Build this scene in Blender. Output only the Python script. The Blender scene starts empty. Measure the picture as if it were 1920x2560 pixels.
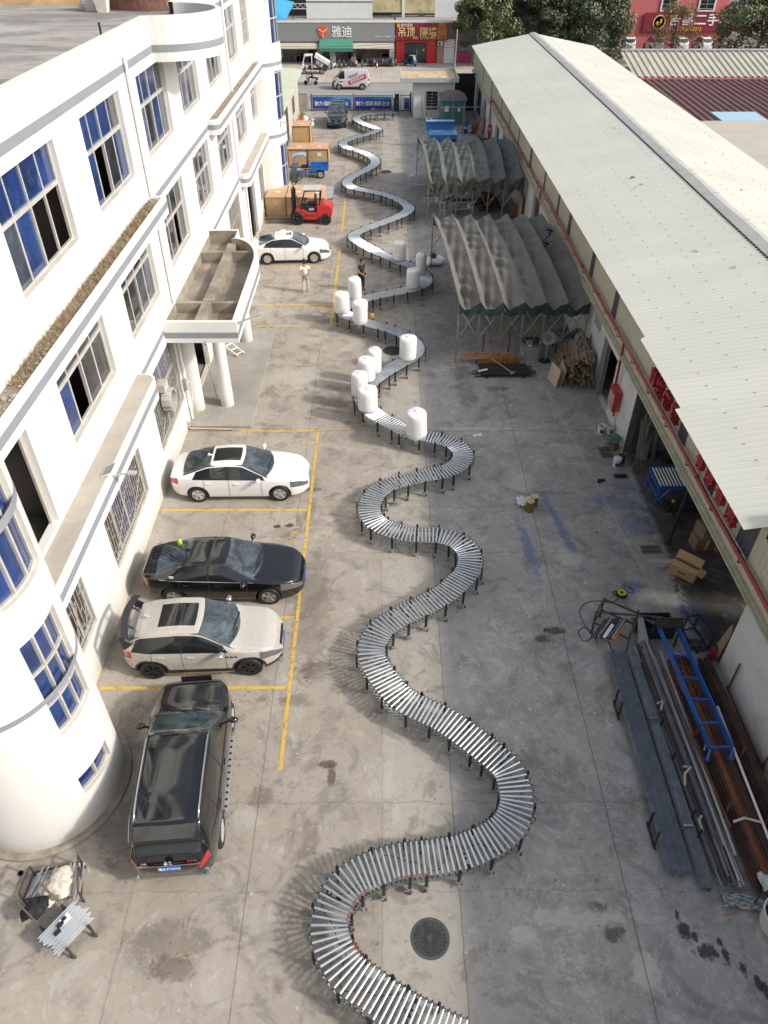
import bpy, bmesh, math, random
import numpy as np
from mathutils import Vector, Matrix, Euler
random.seed(7); rng=np.random.default_rng(7)
SC=bpy.context.scene; COL=SC.collection
R=math.radians
# ---------------- camera -------------------------------------------------
F=1830.; PITCH=math.atan(1542/F); H=16.3; YAW=-0.0029
cam=bpy.data.cameras.new('camera'); co=bpy.data.objects.new('camera',cam); COL.objects.link(co)
cam.sensor_fit='VERTICAL'; cam.sensor_height=36; cam.lens=36*F/2560; cam.clip_start=.1; cam.clip_end=3000
co.location=(0,0,H); co.rotation_euler=(math.pi/2-PITCH,0,YAW); SC.camera=co
# ---------------- sky and sun -------------------------------------------
W=bpy.data.worlds.new('World'); SC.world=W; W.use_nodes=True
SUN_EL=R(34); SUN_DIR=Vector((math.cos(SUN_EL)*math.cos(R(-18)),math.cos(SUN_EL)*math.sin(R(-18)),math.sin(SUN_EL)))
sky=W.node_tree.nodes.new('ShaderNodeTexSky'); sky.sky_type='NISHITA'; sky.sun_disc=False
sky.sun_elevation=SUN_EL; sky.sun_rotation=math.atan2(SUN_DIR.x,SUN_DIR.y); sky.air_density=1.2; sky.dust_density=4.0; sky.ozone_density=1.0
bg=W.node_tree.nodes['Background']; hs=W.node_tree.nodes.new('ShaderNodeHueSaturation'); hs.inputs['Saturation'].default_value=.45; W.node_tree.links.new(sky.outputs[0],hs.inputs['Color']); W.node_tree.links.new(hs.outputs[0],bg.inputs[0]); bg.inputs[1].default_value=0.15
sl=bpy.data.lights.new('sun','SUN'); sl.energy=2.5; sl.angle=R(3.5); sl.color=(1,.93,.83)
so=bpy.data.objects.new('sun',sl); COL.objects.link(so); so.rotation_euler=SUN_DIR.to_track_quat('Z','Y').to_euler(); so.location=(40,-15,40)
SC.view_settings.view_transform='Standard'; SC.view_settings.look='None'; SC.view_settings.gamma=1; SC.view_settings.use_curve_mapping=False
SC.view_settings.exposure=0.36
SC.cycles.use_denoising=True; SC.cycles.max_bounces=6; SC.cycles.diffuse_bounces=3; SC.cycles.glossy_bounces=3; SC.cycles.caustics_reflective=False; SC.cycles.caustics_refractive=False; SC.cycles.sample_clamp_indirect=4
# ---------------- pixel -> world (photo pixels 1920x2560) ------------------
def ray(px,py):
    u=(px-960)/F; v=(py-1280)/F
    c=(u,math.cos(PITCH)-v*math.sin(PITCH),-(math.sin(PITCH)+v*math.cos(PITCH)))
    cy,sy=math.cos(YAW),math.sin(YAW)
    return Vector((c[0]*cy-c[1]*sy,c[0]*sy+c[1]*cy,c[2]))
def G(px,py,z=0.):
    d=ray(px,py); return d*((z-H)/d.z)+Vector((0,0,H))
def S(ox,oy,s,z=0.): return lambda a,b,z=z: G(ox+a/s,oy+b/s,z)
# ---------------- node helper -------------------------------------------
class V:
    def __init__(s,t,o): s.t=t; s.o=o
    def _m(s,op,b,c=None):
        n=s.t.nodes.new('ShaderNodeMath'); n.operation=op
        for i,x in enumerate((s,b,c)):
            if x is None: continue
            if isinstance(x,V): s.t.links.new(x.o,n.inputs[i])
            else: n.inputs[i].default_value=x
        return V(s.t,n.outputs[0])
    def __add__(s,b): return s._m('ADD',b)
    def __sub__(s,b): return s._m('SUBTRACT',b)
    def __mul__(s,b): return s._m('MULTIPLY',b)
    def __truediv__(s,b): return s._m('DIVIDE',b)
    def pw(s,b): return s._m('POWER',b)
    def mx(s,b): return s._m('MAXIMUM',b)
    def mn(s,b): return s._m('MINIMUM',b)
    def ab(s): return s._m('ABSOLUTE',0)
    def lt(s,b): return s._m('LESS_THAN',b)
    def gt(s,b): return s._m('GREATER_THAN',b)
    def fr(s): return s._m('FRACT',0)
    def ss(s,a,b,lo=0.,hi=1.):
        n=s.t.nodes.new('ShaderNodeMapRange'); n.interpolation_type='SMOOTHSTEP'
        s.t.links.new(s.o,n.inputs[0]); n.inputs[1].default_value=a; n.inputs[2].default_value=b; n.inputs[3].default_value=lo; n.inputs[4].default_value=hi
        return V(s.t,n.outputs[0])
def node_mat(name):
    m=bpy.data.materials.new(name); m.use_nodes=True; t=m.node_tree
    return m,t,t.nodes['Principled BSDF']
def pos(t):
    g=t.nodes.new('ShaderNodeNewGeometry'); s=t.nodes.new('ShaderNodeSeparateXYZ'); t.links.new(g.outputs['Position'],s.inputs[0])
    return g.outputs['Position'],V(t,s.outputs[0]),V(t,s.outputs[1]),V(t,s.outputs[2])
def noise(t,vec,scale,detail=4,rough=.55,dist=0.,sx=None):
    if sx:
        mp=t.nodes.new('ShaderNodeMapping'); mp.inputs['Scale'].default_value=sx; t.links.new(vec,mp.inputs[0]); vec=mp.outputs[0]
    n=t.nodes.new('ShaderNodeTexNoise'); n.inputs['Scale'].default_value=scale; n.inputs['Detail'].default_value=detail
    n.inputs['Roughness'].default_value=rough; n.inputs['Distortion'].default_value=dist; t.links.new(vec,n.inputs['Vector'])
    return V(t,n.outputs[0])
def mixc(t,f,a,b):
    n=t.nodes.new('ShaderNodeMix'); n.data_type='RGBA'
    if isinstance(f,V): t.links.new(f.o,n.inputs[0])
    else: n.inputs[0].default_value=f
    for i,x in ((6,a),(7,b)):
        if isinstance(x,V): t.links.new(x.o,n.inputs[i])
        else: n.inputs[i].default_value=(*x,1)
    return V(t,n.outputs[2])
def bumpn(t,p,h,strength,dist=.02):
    b=t.nodes.new('ShaderNodeBump'); b.inputs['Strength'].default_value=strength; b.inputs['Distance'].default_value=dist
    t.links.new(h.o,b.inputs['Height']); t.links.new(b.outputs[0],p.inputs['Normal'])
_M={}
def M(name,col=None,rough=.6,metal=0.,var=.12,vs=1.5,bump=0.,bs=25.,coat=0.,dirt=None,da=.5,ds=.8,sx=None,fine=.08,emit=0.,spec=.5,trans=0.):
    """plain surface: base colour with two scales of noise, optional dirt colour in patches"""
    if name in _M: return _M[name]
    m,t,p=node_mat(name); P,x,y,z=pos(t)
    n=noise(t,P,vs,5,.6,0,sx); n2=noise(t,P,vs*9,3,.6,0,sx)
    f=n.ss(.25,.75); g=n2.ss(.2,.8)
    lo=tuple(c*(1-var) for c in col); hi=tuple(min(1,c*(1+var)) for c in col)
    c=mixc(t,f,lo,hi); c=mixc(t,g*fine*2.,c,tuple(v*.6 for v in col))
    if dirt:
        d=noise(t,P,ds,6,.7,.4).ss(.62-.3*da,.85-.2*da)
        c=mixc(t,d*da,c,dirt)
    t.links.new(c.o,p.inputs['Base Color'])
    r=n2.ss(.2,.8,max(.02,rough-.07),min(1,rough+.07)); t.links.new(r.o,p.inputs['Roughness'])
    p.inputs['Metallic'].default_value=metal; p.inputs['Coat Weight'].default_value=coat; p.inputs['Coat Roughness'].default_value=.05
    p.inputs['Specular IOR Level'].default_value=spec
    if trans: p.inputs['Transmission Weight'].default_value=trans
    if bump: bumpn(t,p,noise(t,P,bs,4,.6),bump)
    _M[name]=m; return m
# ---------------- mesh builder -------------------------------------------
class MB:
    def __init__(s): s.v=[]; s.f=[]
    def add(s,vs,fs):
        o=len(s.v); s.v+= [tuple(map(float,q)) for q in vs]; s.f+=[tuple(i+o for i in f) for f in fs]; return s
    def box(s,c,d,rz=0.,m=None):
        hx,hy,hz=d[0]/2,d[1]/2,d[2]/2
        vs=[Vector((x,y,z)) for z in(-hz,hz) for x,y in((-hx,-hy),(hx,-hy),(hx,hy),(-hx,hy))]
        if m is None: m=Matrix.Rotation(rz,3,'Z')
        vs=[m@q+Vector(c) for q in vs]
        return s.add(vs,[(3,2,1,0),(4,5,6,7),(0,1,5,4),(1,2,6,5),(2,3,7,6),(3,0,4,7)])
    def bb(s,x0,x1,y0,y1,z0,z1): return s.box(((x0+x1)/2,(y0+y1)/2,(z0+z1)/2),(abs(x1-x0),abs(y1-y0),abs(z1-z0)))
    def bar(s,a,b,w,h=None,up=(0,0,1)):
        a=Vector(a); b=Vector(b); d=b-a; L=d.length
        if L<1e-6: return s
        h=h or w; z=d/L; u=Vector(up)
        if abs(z.dot(u))>.98: u=Vector((1,0,0))
        x=u.cross(z).normalized(); y=z.cross(x)
        return s.box((a+b)/2,(w,h,L),m=Matrix((x,y,z)).transposed())
    def tube(s,a,b,r,n=8,r2=None,caps=True):
        a=Vector(a); b=Vector(b); d=b-a; L=d.length
        if L<1e-6: return s
        r2=r if r2 is None else r2
        z=d/L; u=Vector((0,0,1)) if abs(z.z)<.95 else Vector((1,0,0)); x=u.cross(z).normalized(); y=z.cross(x)
        cs=[(math.cos(2*math.pi*i/n),math.sin(2*math.pi*i/n)) for i in range(n)]
        vs=[a+x*(r*c)+y*(r*k) for c,k in cs]+[b+x*(r2*c)+y*(r2*k) for c,k in cs]
        fs=[(i,(i+1)%n,n+(i+1)%n,n+i) for i in range(n)]
        if caps: fs+=[tuple(range(n-1,-1,-1)),tuple(range(n,2*n))]
        return s.add(vs,fs)
    def path(s,pts,r,n=6):
        pts=[Vector(p) for p in pts]; vs=[]; fs=[]
        for i,p in enumerate(pts):
            d=(pts[min(i+1,len(pts)-1)]-pts[max(i-1,0)]); d=d.normalized() if d.length>1e-9 else Vector((1,0,0))
            u=Vector((0,0,1)) if abs(d.z)<.9 else Vector((1,0,0)); x=u.cross(d).normalized(); y=d.cross(x)
            vs+=[p+x*(r*math.cos(2*math.pi*k/n))+y*(r*math.sin(2*math.pi*k/n)) for k in range(n)]
        for i in range(len(pts)-1):
            fs+=[(i*n+k,i*n+(k+1)%n,(i+1)*n+(k+1)%n,(i+1)*n+k) for k in range(n)]
        fs+=[tuple(range(n-1,-1,-1)),tuple((len(pts)-1)*n+k for k in range(n))]
        return s.add(vs,fs)
    def lathe(s,prof,c=(0,0,0),n=20,m=None):
        vs=[];fs=[]
        for r,z in prof: vs+=[Vector((r*math.cos(2*math.pi*k/n),r*math.sin(2*math.pi*k/n),z)) for k in range(n)]
        for i in range(len(prof)-1): fs+=[(i*n+k,i*n+(k+1)%n,(i+1)*n+(k+1)%n,(i+1)*n+k) for k in range(n)]
        fs+=[tuple(range(n-1,-1,-1)),tuple((len(prof)-1)*n+k for k in range(n))]
        if m is not None: vs=[m@q for q in vs]
        return s.add([q+Vector(c) for q in vs],fs)
    def prism(s,poly,a,b,axis='z'):
        """polygon (2D) swept along axis from a to b. axis z: (x,y); y: (x,z); x: (y,z)"""
        f={'z':lambda p,t:(p[0],p[1],t),'y':lambda p,t:(p[0],t,p[1]),'x':lambda p,t:(t,p[0],p[1])}[axis]
        n=len(poly); vs=[f(p,a) for p in poly]+[f(p,b) for p in poly]
        return s.add(vs,[tuple(range(n-1,-1,-1)),tuple(range(n,2*n))]+[(i,(i+1)%n,n+(i+1)%n,n+i) for i in range(n)])
    def quad(s,a,b,c,d): return s.add([a,b,c,d],[(0,1,2,3)])
    def grid(s,P):
        P=np.asarray(P,float); a,b=P.shape[:2]
        return s.add(P.reshape(-1,3),[(i*b+j,i*b+j+1,(i+1)*b+j+1,(i+1)*b+j) for i in range(a-1) for j in range(b-1)])
    def build(s,name,mat,parent=None,world=False,smooth=False,rz=0.,loc=None,bevel=0.,fix=True,ang=None,**kw):
        off=Vector((0,0,0))
        if world:
            q=parent
            while q is not None: off+=q.location; q=q.parent
        me=bpy.data.meshes.new(name); me.from_pydata([tuple(Vector(q)-off) for q in s.v] if world else s.v,[],s.f)
        if fix:
            b=bmesh.new(); b.from_mesh(me); bmesh.ops.recalc_face_normals(b,faces=b.faces); b.to_mesh(me); b.free()
        if smooth:
            me.shade_smooth()
            if ang: me.set_sharp_from_angle(angle=R(ang))
        me.materials.append(mat)
        o=bpy.data.objects.new(name,me); COL.objects.link(o); o.parent=parent
        if loc is not None: o.location=loc
        if rz: o.rotation_euler=(0,0,rz)
        if bevel:
            md=o.modifiers.new('bevel','BEVEL'); md.width=bevel; md.segments=2; md.limit_method='ANGLE'
        for k,q in kw.items(): o[k]=q
        return o
def thing(name,label,cat,loc=(0,0,0),rz=0.,group=None):
    o=bpy.data.objects.new(name,None); COL.objects.link(o); o.location=loc; o.rotation_euler=(0,0,rz); o['label']=label; o['category']=cat
    o.empty_display_size=.1
    if group: o['group']=group
    return o
def tag(o,label,cat,group=None):
    o['label']=label; o['category']=cat
    if group: o['group']=group
    return o
def copy_tree(o,parent=None):
    c=o.copy(); COL.objects.link(c); c.parent=parent
    for ch in list(o.children): copy_tree(ch,c)
    return c
def text(body,size,mat,name,parent,loc,rot=(math.pi/2,0,0),depth=.01,align='CENTER',sx=1.,bold=0.,**kw):
    cu=bpy.data.curves.new('t','FONT'); cu.body=body; cu.size=size; cu.extrude=depth/2; cu.align_x=align; cu.align_y='CENTER'; cu.offset=bold
    cu.resolution_u=2
    o=bpy.data.objects.new('t',cu); COL.objects.link(o); dg=bpy.context.evaluated_depsgraph_get(); dg.update()
    me=bpy.data.meshes.new_from_object(o.evaluated_get(dg)); bpy.data.objects.remove(o); bpy.data.curves.remove(cu)
    me.name=name; me.materials.clear(); me.materials.append(mat)
    q=bpy.data.objects.new(name,me); COL.objects.link(q); q.parent=parent; q.location=loc; q.rotation_euler=rot; q.scale=(sx,1,1)
    for k,v in kw.items(): q[k]=v
    return q
def smoothline(pts,n=12,it=0):
    P=np.array([tuple(p) for p in pts],float); Q=np.vstack([2*P[0]-P[1],P,2*P[-1]-P[-2]]); out=[]
    for i in range(1,len(Q)-2):
        a,b,c,d=Q[i-1],Q[i],Q[i+1],Q[i+2]
        for t in np.linspace(0,1,n,endpoint=False):
            out.append(.5*((2*b)+(c-a)*t+(2*a-5*b+4*c-d)*t*t+(3*b-a-3*c+d)*t**3))
    out.append(Q[-2]); out=np.array(out)
    for _ in range(it): out[1:-1]=(out[:-2]+2*out[1:-1]+out[2:])/4
    return out
def interp(tab,x): return np.interp(x,[a for a,b in tab],[b for a,b in tab])
# common materials
BLK=M('black_rubber',(.015,.015,.016),.6,0,.2); STEEL=M('galvanised_steel',(.55,.57,.58),.32,.85,.1); DKST=M('dark_steel',(.05,.052,.055),.5,.5,.25)
WHT=M('white_plastic',(.75,.75,.73),.5,0,.05); GREYP=M('grey_paint',(.3,.31,.32),.55,0,.08)
# ================= GROUND =================================================
def ground_mat():
    m,t,p=node_mat('yard_concrete'); P,x,y,z=pos(t)
    n1=noise(t,P,.22,5,.6,.3); n2=noise(t,P,1.1,6,.65,.5); n3=noise(t,P,7,5,.7); n4=noise(t,P,40,3,.7); wob=noise(t,P,1.7,4,.6)
    wx=x+(wob-.5)*.10
    c=mixc(t,n1.ss(.3,.7),(.32,.285,.24),(.40,.36,.31))
    # warm dusty parking strip and the paler poured band in the middle, cooler slabs on the right
    c=mixc(t,wx.ss(-2.75,-2.45)*.55,c,(.33,.295,.25))
    c=mixc(t,wx.ss(-.03,.01)*wx.ss(1.60,1.66,1,0)*.65,c,(.41,.385,.345))
    c=mixc(t,wx.ss(1.60,1.66)*.75,c,(.30,.30,.295))
    c=mixc(t,(wx.ss(5.1,5.3))*.3,c,(.28,.28,.278))
    c=mixc(t,x.ss(-8.2,-7.0,1,0)*.35,c,(.40,.37,.34))
    c=mixc(t,n2.ss(.50,.70)*.7,c,(.20,.185,.165)); c=mixc(t,n2.ss(.28,.45,1,0)*.6,c,(.46,.435,.39))
    # brown damp blotches on the left, chalky patches on the right
    c=mixc(t,noise(t,P,.5,7,.75,1.2).ss(.53,.66)*x.ss(-1.5,.5,1,0)*.7,c,(.165,.125,.09))
    c=mixc(t,noise(t,P,.9,8,.8,.8).ss(.555,.60)*x.ss(1.3,2.5)*.6,c,(.43,.425,.41))
    c=mixc(t,noise(t,P,.35,6,.7,.9).ss(.50,.64)*x.ss(1.5,3.0)*.6,c,(.165,.167,.172))
    c=mixc(t,noise(t,P,.7,8,.7,2.2).ss(.49,.505)*noise(t,P,.7,8,.7,2.2).ss(.515,.53,1,0)*x.ss(1.5,3.0)*.45,c,(.46,.455,.44))
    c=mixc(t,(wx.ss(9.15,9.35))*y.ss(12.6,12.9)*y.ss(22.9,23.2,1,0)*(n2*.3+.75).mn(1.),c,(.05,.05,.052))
    c=mixc(t,n3.ss(.52,.78)*.5,c,(.17,.16,.15)); c=mixc(t,n3.ss(.25,.45,1,0)*.3,c,(.47,.445,.41)); c=mixc(t,n4.ss(.55,.72)*.35,c,(.13,.125,.12)); c=mixc(t,n4.ss(.25,.42,1,0)*.3,c,(.5,.48,.45))
    nS=noise(t,P,.62,9,.78,1.6); c=mixc(t,nS.ss(.53,.61)*.6,c,(.185,.17,.155)); c=mixc(t,nS.ss(.37,.44,1,0)*.5,c,(.46,.435,.395))
    sp=noise(t,P,5.5,2,.5).ss(.70,.745); c=mixc(t,sp*.6,c,(.09,.085,.08)); sp2=noise(t,P,6.3,2,.5,.4).ss(.71,.74); c=mixc(t,sp2*.55,c,(.60,.58,.54))
    # streaks dragged along the yard
    c=mixc(t,noise(t,P,1.,5,.6,.2,(3.,.25,1)).ss(.58,.75)*.25,c,(.2,.19,.18))
    nA=noise(t,P,2.6,7,.75,.8); nB=noise(t,P,9,5,.75)
    def blot(cx,cy,a,b,col,amt,soft=.45,rot=0.):
        nonlocal c
        dx=x-cx; dy=y-cy
        if rot: ca,sa=math.cos(rot),math.sin(rot); dx,dy=dx*ca+dy*sa,dy*ca-dx*sa
        big=max(a,b)>.3
        d=((dx/a).pw(2)+(dy/b).pw(2))*.55+((nA-.5)*(3.6 if big else 2.2))+((nB-.5)*(1.6 if big else 2.6))
        c=mixc(t,d.ss(.55-soft*.5,.55+soft*.7,amt,0),c,col)
    BLU=(.03,.10,.30)
    for (a,b,l,w,am,r) in ((4.75,17.6,.16,1.3,.5,.10),(6.0,18.6,.14,1.9,.5,.16),(8.3,19.8,.9,.35,.4,-.4),(7.7,15.7,.3,.25,.45,0),(9.2,14.6,.45,.55,.5,0),(8.6,18.6,.6,.5,.35,0),(8.9,20.6,.5,.3,.3,0)): blot(a,b,l,w,BLU,am,.6,r)
    OIL=(.035,.032,.03)
    for (a,b,l,w,am) in ((5.0,14.0,.32,.13,.9),(4.6,13.7,.22,.14,.8),(-3.55,18.6,.13,.10,.9),(-3.15,18.65,.14,.1,.9),(4.75,5.95,.2,.18,.7),(4.5,6.4,.2,.1,.7),
        (2.1,36.0,.2,.12,.6),(-3.0,20.6,.8,.1,.6),(3.6,29,.5,.5,.4),(3.6,27.2,.35,1.1,.35),(5.0,27.6,.5,.25,.5),(9.6,15.0,.6,1.5,.7),(10.5,18,1.4,3,.5)): blot(a,b,l,w,OIL,am,.6)
    # wet footprints lower right
    for (a,b,l,w) in ((6.15,6.25,.05,.12),(6.2,5.95,.12,.16),(6.55,5.55,.16,.14),(6.38,5.85,.05,.1),(6.9,5.5,.06,.16),(7.15,5.25,.06,.14),(7.35,5.0,.06,.14),(7.45,4.85,.07,.15),(7.6,4.75,.05,.12),(8.0,4.35,.12,.16),(6.85,5.75,.05,.07)): blot(a,b,l,w,(.03,.03,.032),.9,.5)
    BR=(.085,.06,.042)
    for (a,b,l,w,am) in ((-1.35,9.75,.2,.1,.85),(-1.25,9.45,.09,.25,.8),(-4.4,5.8,.8,.35,.4),(-4.2,5.3,.45,.22,.55),(-2.9,8.9,.3,.25,.5),(-1.9,12.6,.45,.35,.45),(-2.3,11.6,.4,.2,.45),(-6.5,10.5,.3,1.0,.4),(-5.9,8.0,.5,.7,.45),(-2.1,15,.5,2.2,.35),(-4.8,21.6,1.6,.25,.35)): blot(a,b,l,w,BR,am,.7)
    for (a,b,l,w,am) in ((6.0,17.0,.4,.35,.7),(4.0,6.2,.8,.22,.6),(2.9,5.9,.25,.15,.6),(5.3,24.3,1.6,.8,.35),(5.0,21,.4,.6,.5),(3.8,24.5,1.5,.1,.5),(5.2,5.2,.25,.3,.7),(9.0,16.9,.5,.1,.6),(7.0,23,.8,.5,.35),(-3.7,28.5,1.2,.8,.4)): blot(a,b,l,w,(.50,.47,.42),am,.7)
    # joints
    def joint(e,w,am,col=(.07,.065,.06)):
        nonlocal c
        c=mixc(t,e.ab().ss(w*.4,w,am,0),c,col)
    joint(wx-1.63,.018,.5); joint(wx+.01,.015,.3); joint(x+(wob-.5)*.06-5.2,.018,.65); joint(x+(wob-.5)*.04+2.92,.018,.5)
    joint(x+(wob-.5)*.25+5.35,.03,.25)
    yy=(y+(wob-.5)*.35)
    for k,am in ((8.75,.28),(14.55,.2),(17.3,.35),(19.6,.3),(24.35,.4),(29.6,.2),(35.8,.2),(47.5,.2),(60,.2),(6.75,.22)): joint(yy-k,.02 if k<22 else .035,am)
    joint(x+(wob-.5)*.2-8.05+(y-18)*.10,.03,.6,(.45,.43,.4))
    # cracks
    vo=t.nodes.new('ShaderNodeTexVoronoi'); vo.feature='DISTANCE_TO_EDGE'; vo.inputs['Scale'].default_value=.22
    ad=t.nodes.new('ShaderNodeMixRGB'); ad.blend_type='ADD'; ad.inputs[0].default_value=1; t.links.new(P,ad.inputs[1])
    nz=t.nodes.new('ShaderNodeTexNoise'); nz.inputs['Scale'].default_value=1.3; nz.inputs['Detail'].default_value=6; t.links.new(P,nz.inputs['Vector']); t.links.new(nz.outputs[1],ad.inputs[2]); t.links.new(ad.outputs[0],vo.inputs['Vector'])
    c=mixc(t,V(t,vo.outputs[0]).ss(.0,.0035,.5,0)*n1.ss(.5,.6),c,(.06,.055,.05))
    t.links.new(c.o,p.inputs['Base Color'])
    r=n2.ss(.3,.7,.62,.85); t.links.new(r.o,p.inputs['Roughness']); p.inputs['Specular IOR Level'].default_value=.35
    bumpn(t,p,n3*.6+n4*.4,.25,.01)
    return m
GM=ground_mat()
def sheet(name,mat,x0,x1,y0,y1,z,**kw):
    return MB().add([(x0,y0,z),(x1,y0,z),(x1,y1,z),(x0,y1,z)],[(0,1,2,3)]).build(name,mat,None,fix=False,kind='structure',**kw)
sheet('ground',M('earth',(.27,.24,.20),.9,0,.2,.4,dirt=(.2,.17,.13)),-700,900,-300,1500,-.03)
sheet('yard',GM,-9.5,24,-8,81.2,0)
def road_mat():
    m,t,p=node_mat('road_concrete'); P,x,y,z=pos(t)
    n=noise(t,P,.35,6,.65,.3,(.25,1,1)); n2=noise(t,P,3,5,.7)
    c=mixc(t,n.ss(.3,.7),(.25,.245,.24),(.32,.31,.295)); c=mixc(t,n2.ss(.55,.8)*.4,c,(.18,.175,.17))
    c=mixc(t,(y-86.5+(n-.5)).ab().ss(.1,1.4,.35,0),c,(.15,.15,.155)); c=mixc(t,(y-90+(n-.5)).ab().ss(.1,1.2,.3,0),c,(.16,.16,.165))
    t.links.new(c.o,p.inputs['Base Color']); p.inputs['Roughness'].default_value=.75; return m
sheet('road',road_mat(),-120,160,81.2,94.6,.0)
MB().bb(-120,160,94.6,94.85,-.03,.10).build('kerb',M('kerb_stone',(.33,.32,.3),.8,0,.15),kind='structure')
def pave_mat():
    m,t,p=node_mat('pavement_concrete'); P,x,y,z=pos(t)
    n=noise(t,P,.3,6,.7,.6); n2=noise(t,P,2.5,5,.7)
    c=mixc(t,n.ss(.3,.7),(.35,.31,.27),(.47,.42,.37)); c=mixc(t,n2.ss(.55,.8)*.4,c,(.24,.21,.18))
    d=((x/3.2).fr()-.5).ab().ss(.485,.497); c=mixc(t,d*.4,c,(.15,.14,.13)); d=((y/4.1).fr()-.5).ab().ss(.48,.495); c=mixc(t,d*.4,c,(.15,.14,.13))
    t.links.new(c.o,p.inputs['Base Color']); p.inputs['Roughness'].default_value=.85; return m
sheet('pavement',pave_mat(),-120,160,94.85,108,.09)
# parking lines: worn yellow paint, 4 mm above the concrete
def worn_paint(name,col):
    m,t,p=node_mat(name); P,x,y,z=pos(t)
    n=noise(t,P,2.2,6,.75,.3).ss(.36,.56); n2=noise(t,P,14,5,.75).ss(.36,.6); n3=noise(t,P,.12,2,.5).ss(.35,.6)
    p.inputs['Base Color'].default_value=(*col,1); p.inputs['Roughness'].default_value=.7
    al=(n*.55+n2*.45).ss(.12,.55,.25,1); t.links.new(al.o,p.inputs['Alpha']); return m
YEL=worn_paint('yellow_line_paint',(.62,.40,.08))
def line(pts,w,z=.004):
    mb=MB()
    for a,b in pts:
        a=Vector((*a,0)); b=Vector((*b,0)); d=(b-a).normalized(); nn=Vector((-d.y,d.x,0))*w/2
        n=max(2,int((b-a).length/2)); 
        for i in range(n):
            p0=a+(b-a)*i/n; p1=a+(b-a)*(i+1)/n
            mb.add([(*(p0+nn).xy,z),(*(p0-nn).xy,z),(*(p1-nn).xy,z),(*(p1+nn).xy,z)],[(0,1,2,3)])
    return mb.build('parking_line',YEL,kind='structure')
line([((-2.55,24.4),(-2.50,9.6))],.10)
for y in (24.36,): line([((-5.6,y),(-2.62,y))],.09)
for y in (12.02,14.52,17.0,19.46,21.95): line([((-7.6 if y!=21.95 else -3.2,y),(-2.62,y))],.10)
line([((-2.53,33.65),(-2.53,44.3))],.13); line([((-2.53,47.0),(-2.53,53))],.13)
for y in (33.65,36.1,38.6,41.2): line([((-6.2,y),(-2.62,y))],.09)
line([((-5.62,30.5),(-5.62,33.65))],.07)
for (s,x,y) in (('1',-2.95,18.55),('6',-2.95,18.25),('9',-3.05,17.85),('1',-2.95,25.4),('8',-3.0,23.5),('2',-3.05,35.8),('3',-3.05,35.3)):
    text(s,.42,YEL,'painted_number',None,(x,y,.005),(0,0,R(-90)),.002,kind='structure')
# oil-dark curb ring, manholes, drains
def manhole(x,y,r,label):
    t=thing('manhole_cover',label,'manhole',(x,y,0))
    MB().lathe([(r*1.12,-.01),(r*1.12,.006),(r*1.0,.008),(r*1.0,-.01)],n=40).build('rim',M('cast_iron_rim',(.10,.10,.10),.6,.3,.2),t)
    mb=MB().lathe([(r*.985,-.01),(r*.985,.006),(.001,.006)],n=40)
    for k in range(6):
        rr=r*(.18+.14*k); mb.lathe([(rr-.012,.005),(rr-.012,.012),(rr+.012,.012),(rr+.012,.005)],n=40)
    for k in range(24): a=k*math.pi/12; mb.bar((math.cos(a)*r*.2,math.sin(a)*r*.2,.007),(math.cos(a)*r*.9,math.sin(a)*r*.9,.007),.015,.01)
    mb.build('lid',M('cast_iron',(.085,.085,.085),.5,.4,.3,6),t)
manhole(.96,5.82,.36,'round cast iron manhole cover inside the nearest bend of the conveyor')
manhole(.5,31.05,.42,'dark manhole cover beside a white roll in the middle of the yard')
manhole(.34,60.0,.40,'distant flat manhole cover right of the far conveyor bends')
def grate(x,y,w,d,n,rz,label,open_=False):
    t=thing('drain_grate',label,'drain',(x,y,0),rz); mb=MB()
    for sx in(-1,1): mb.box((sx*w/2,0,.004),(.05,d+.05,.02))
    for sy in(-1,0,1) if not open_ else (-1,1): mb.box((0,sy*d/2,.004),(w,.045,.019))
    if not open_:
        for i in range(n): mb.box((-w/2+(i+.5)*w/n,0,.003),(w/n*.42,d,.016))
    mb.build('bars',M('drain_iron',(.16,.155,.15),.7,.2,.25),t)
    MB().box((0,0,-.0005),(w,d,.006)).build('pit',M('drain_hole',(.008,.008,.009),.9),t)
grate(8.75,17.42,.62,.36,9,.02,'barred drain grate in the concrete below the workshop post')
grate(8.75,21.35,.5,.26,4,.05,'open drain hole in front of the lidded white bucket',True)
grate(8.55,22.85,.45,.7,7,.05,'drain grate by the tree stump at the wall corner')
grate(8.95,13.45,.6,.42,9,.02,'drain grate at the head of the steel stacks')
# ================= LEFT BUILDING ==========================================
XF=-7.74
def wall_mat():
    m,t,p=node_mat('white_render'); P,x,y,z=pos(t); n=noise(t,P,.45,5,.6); st=noise(t,P,1.,5,.65,.2,(3.2,3.2,.16)); bl=noise(t,P,2.2,6,.7,.6); fi=noise(t,P,30,3,.6)
    c=mixc(t,n.ss(.3,.7),(.645,.635,.615),(.70,.69,.665)); c=mixc(t,st.ss(.56,.78)*.34,c,(.50,.48,.44)); c=mixc(t,bl.ss(.62,.8)*.22,c,(.54,.52,.48)); c=mixc(t,(z+(bl-.5)*.8).ss(.0,.7,1,0)*.55,c,(.48,.41,.32))
    t.links.new(c.o,p.inputs['Base Color']); p.inputs['Roughness'].default_value=.8; bumpn(t,p,fi*.5+bl*.5,.12,.01); return m
WALL=wall_mat()
STR=M('grey_band_paint',(.24,.26,.29),.7,0,.05)
CONC=M('weathered_concrete',(.36,.33,.28),.9,0,.18,1.2,.3,12,dirt=(.16,.14,.11),da=.7,ds=.9)
ALU=M('aluminium_frame',(.56,.55,.52),.45,.25,.12,3)
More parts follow.
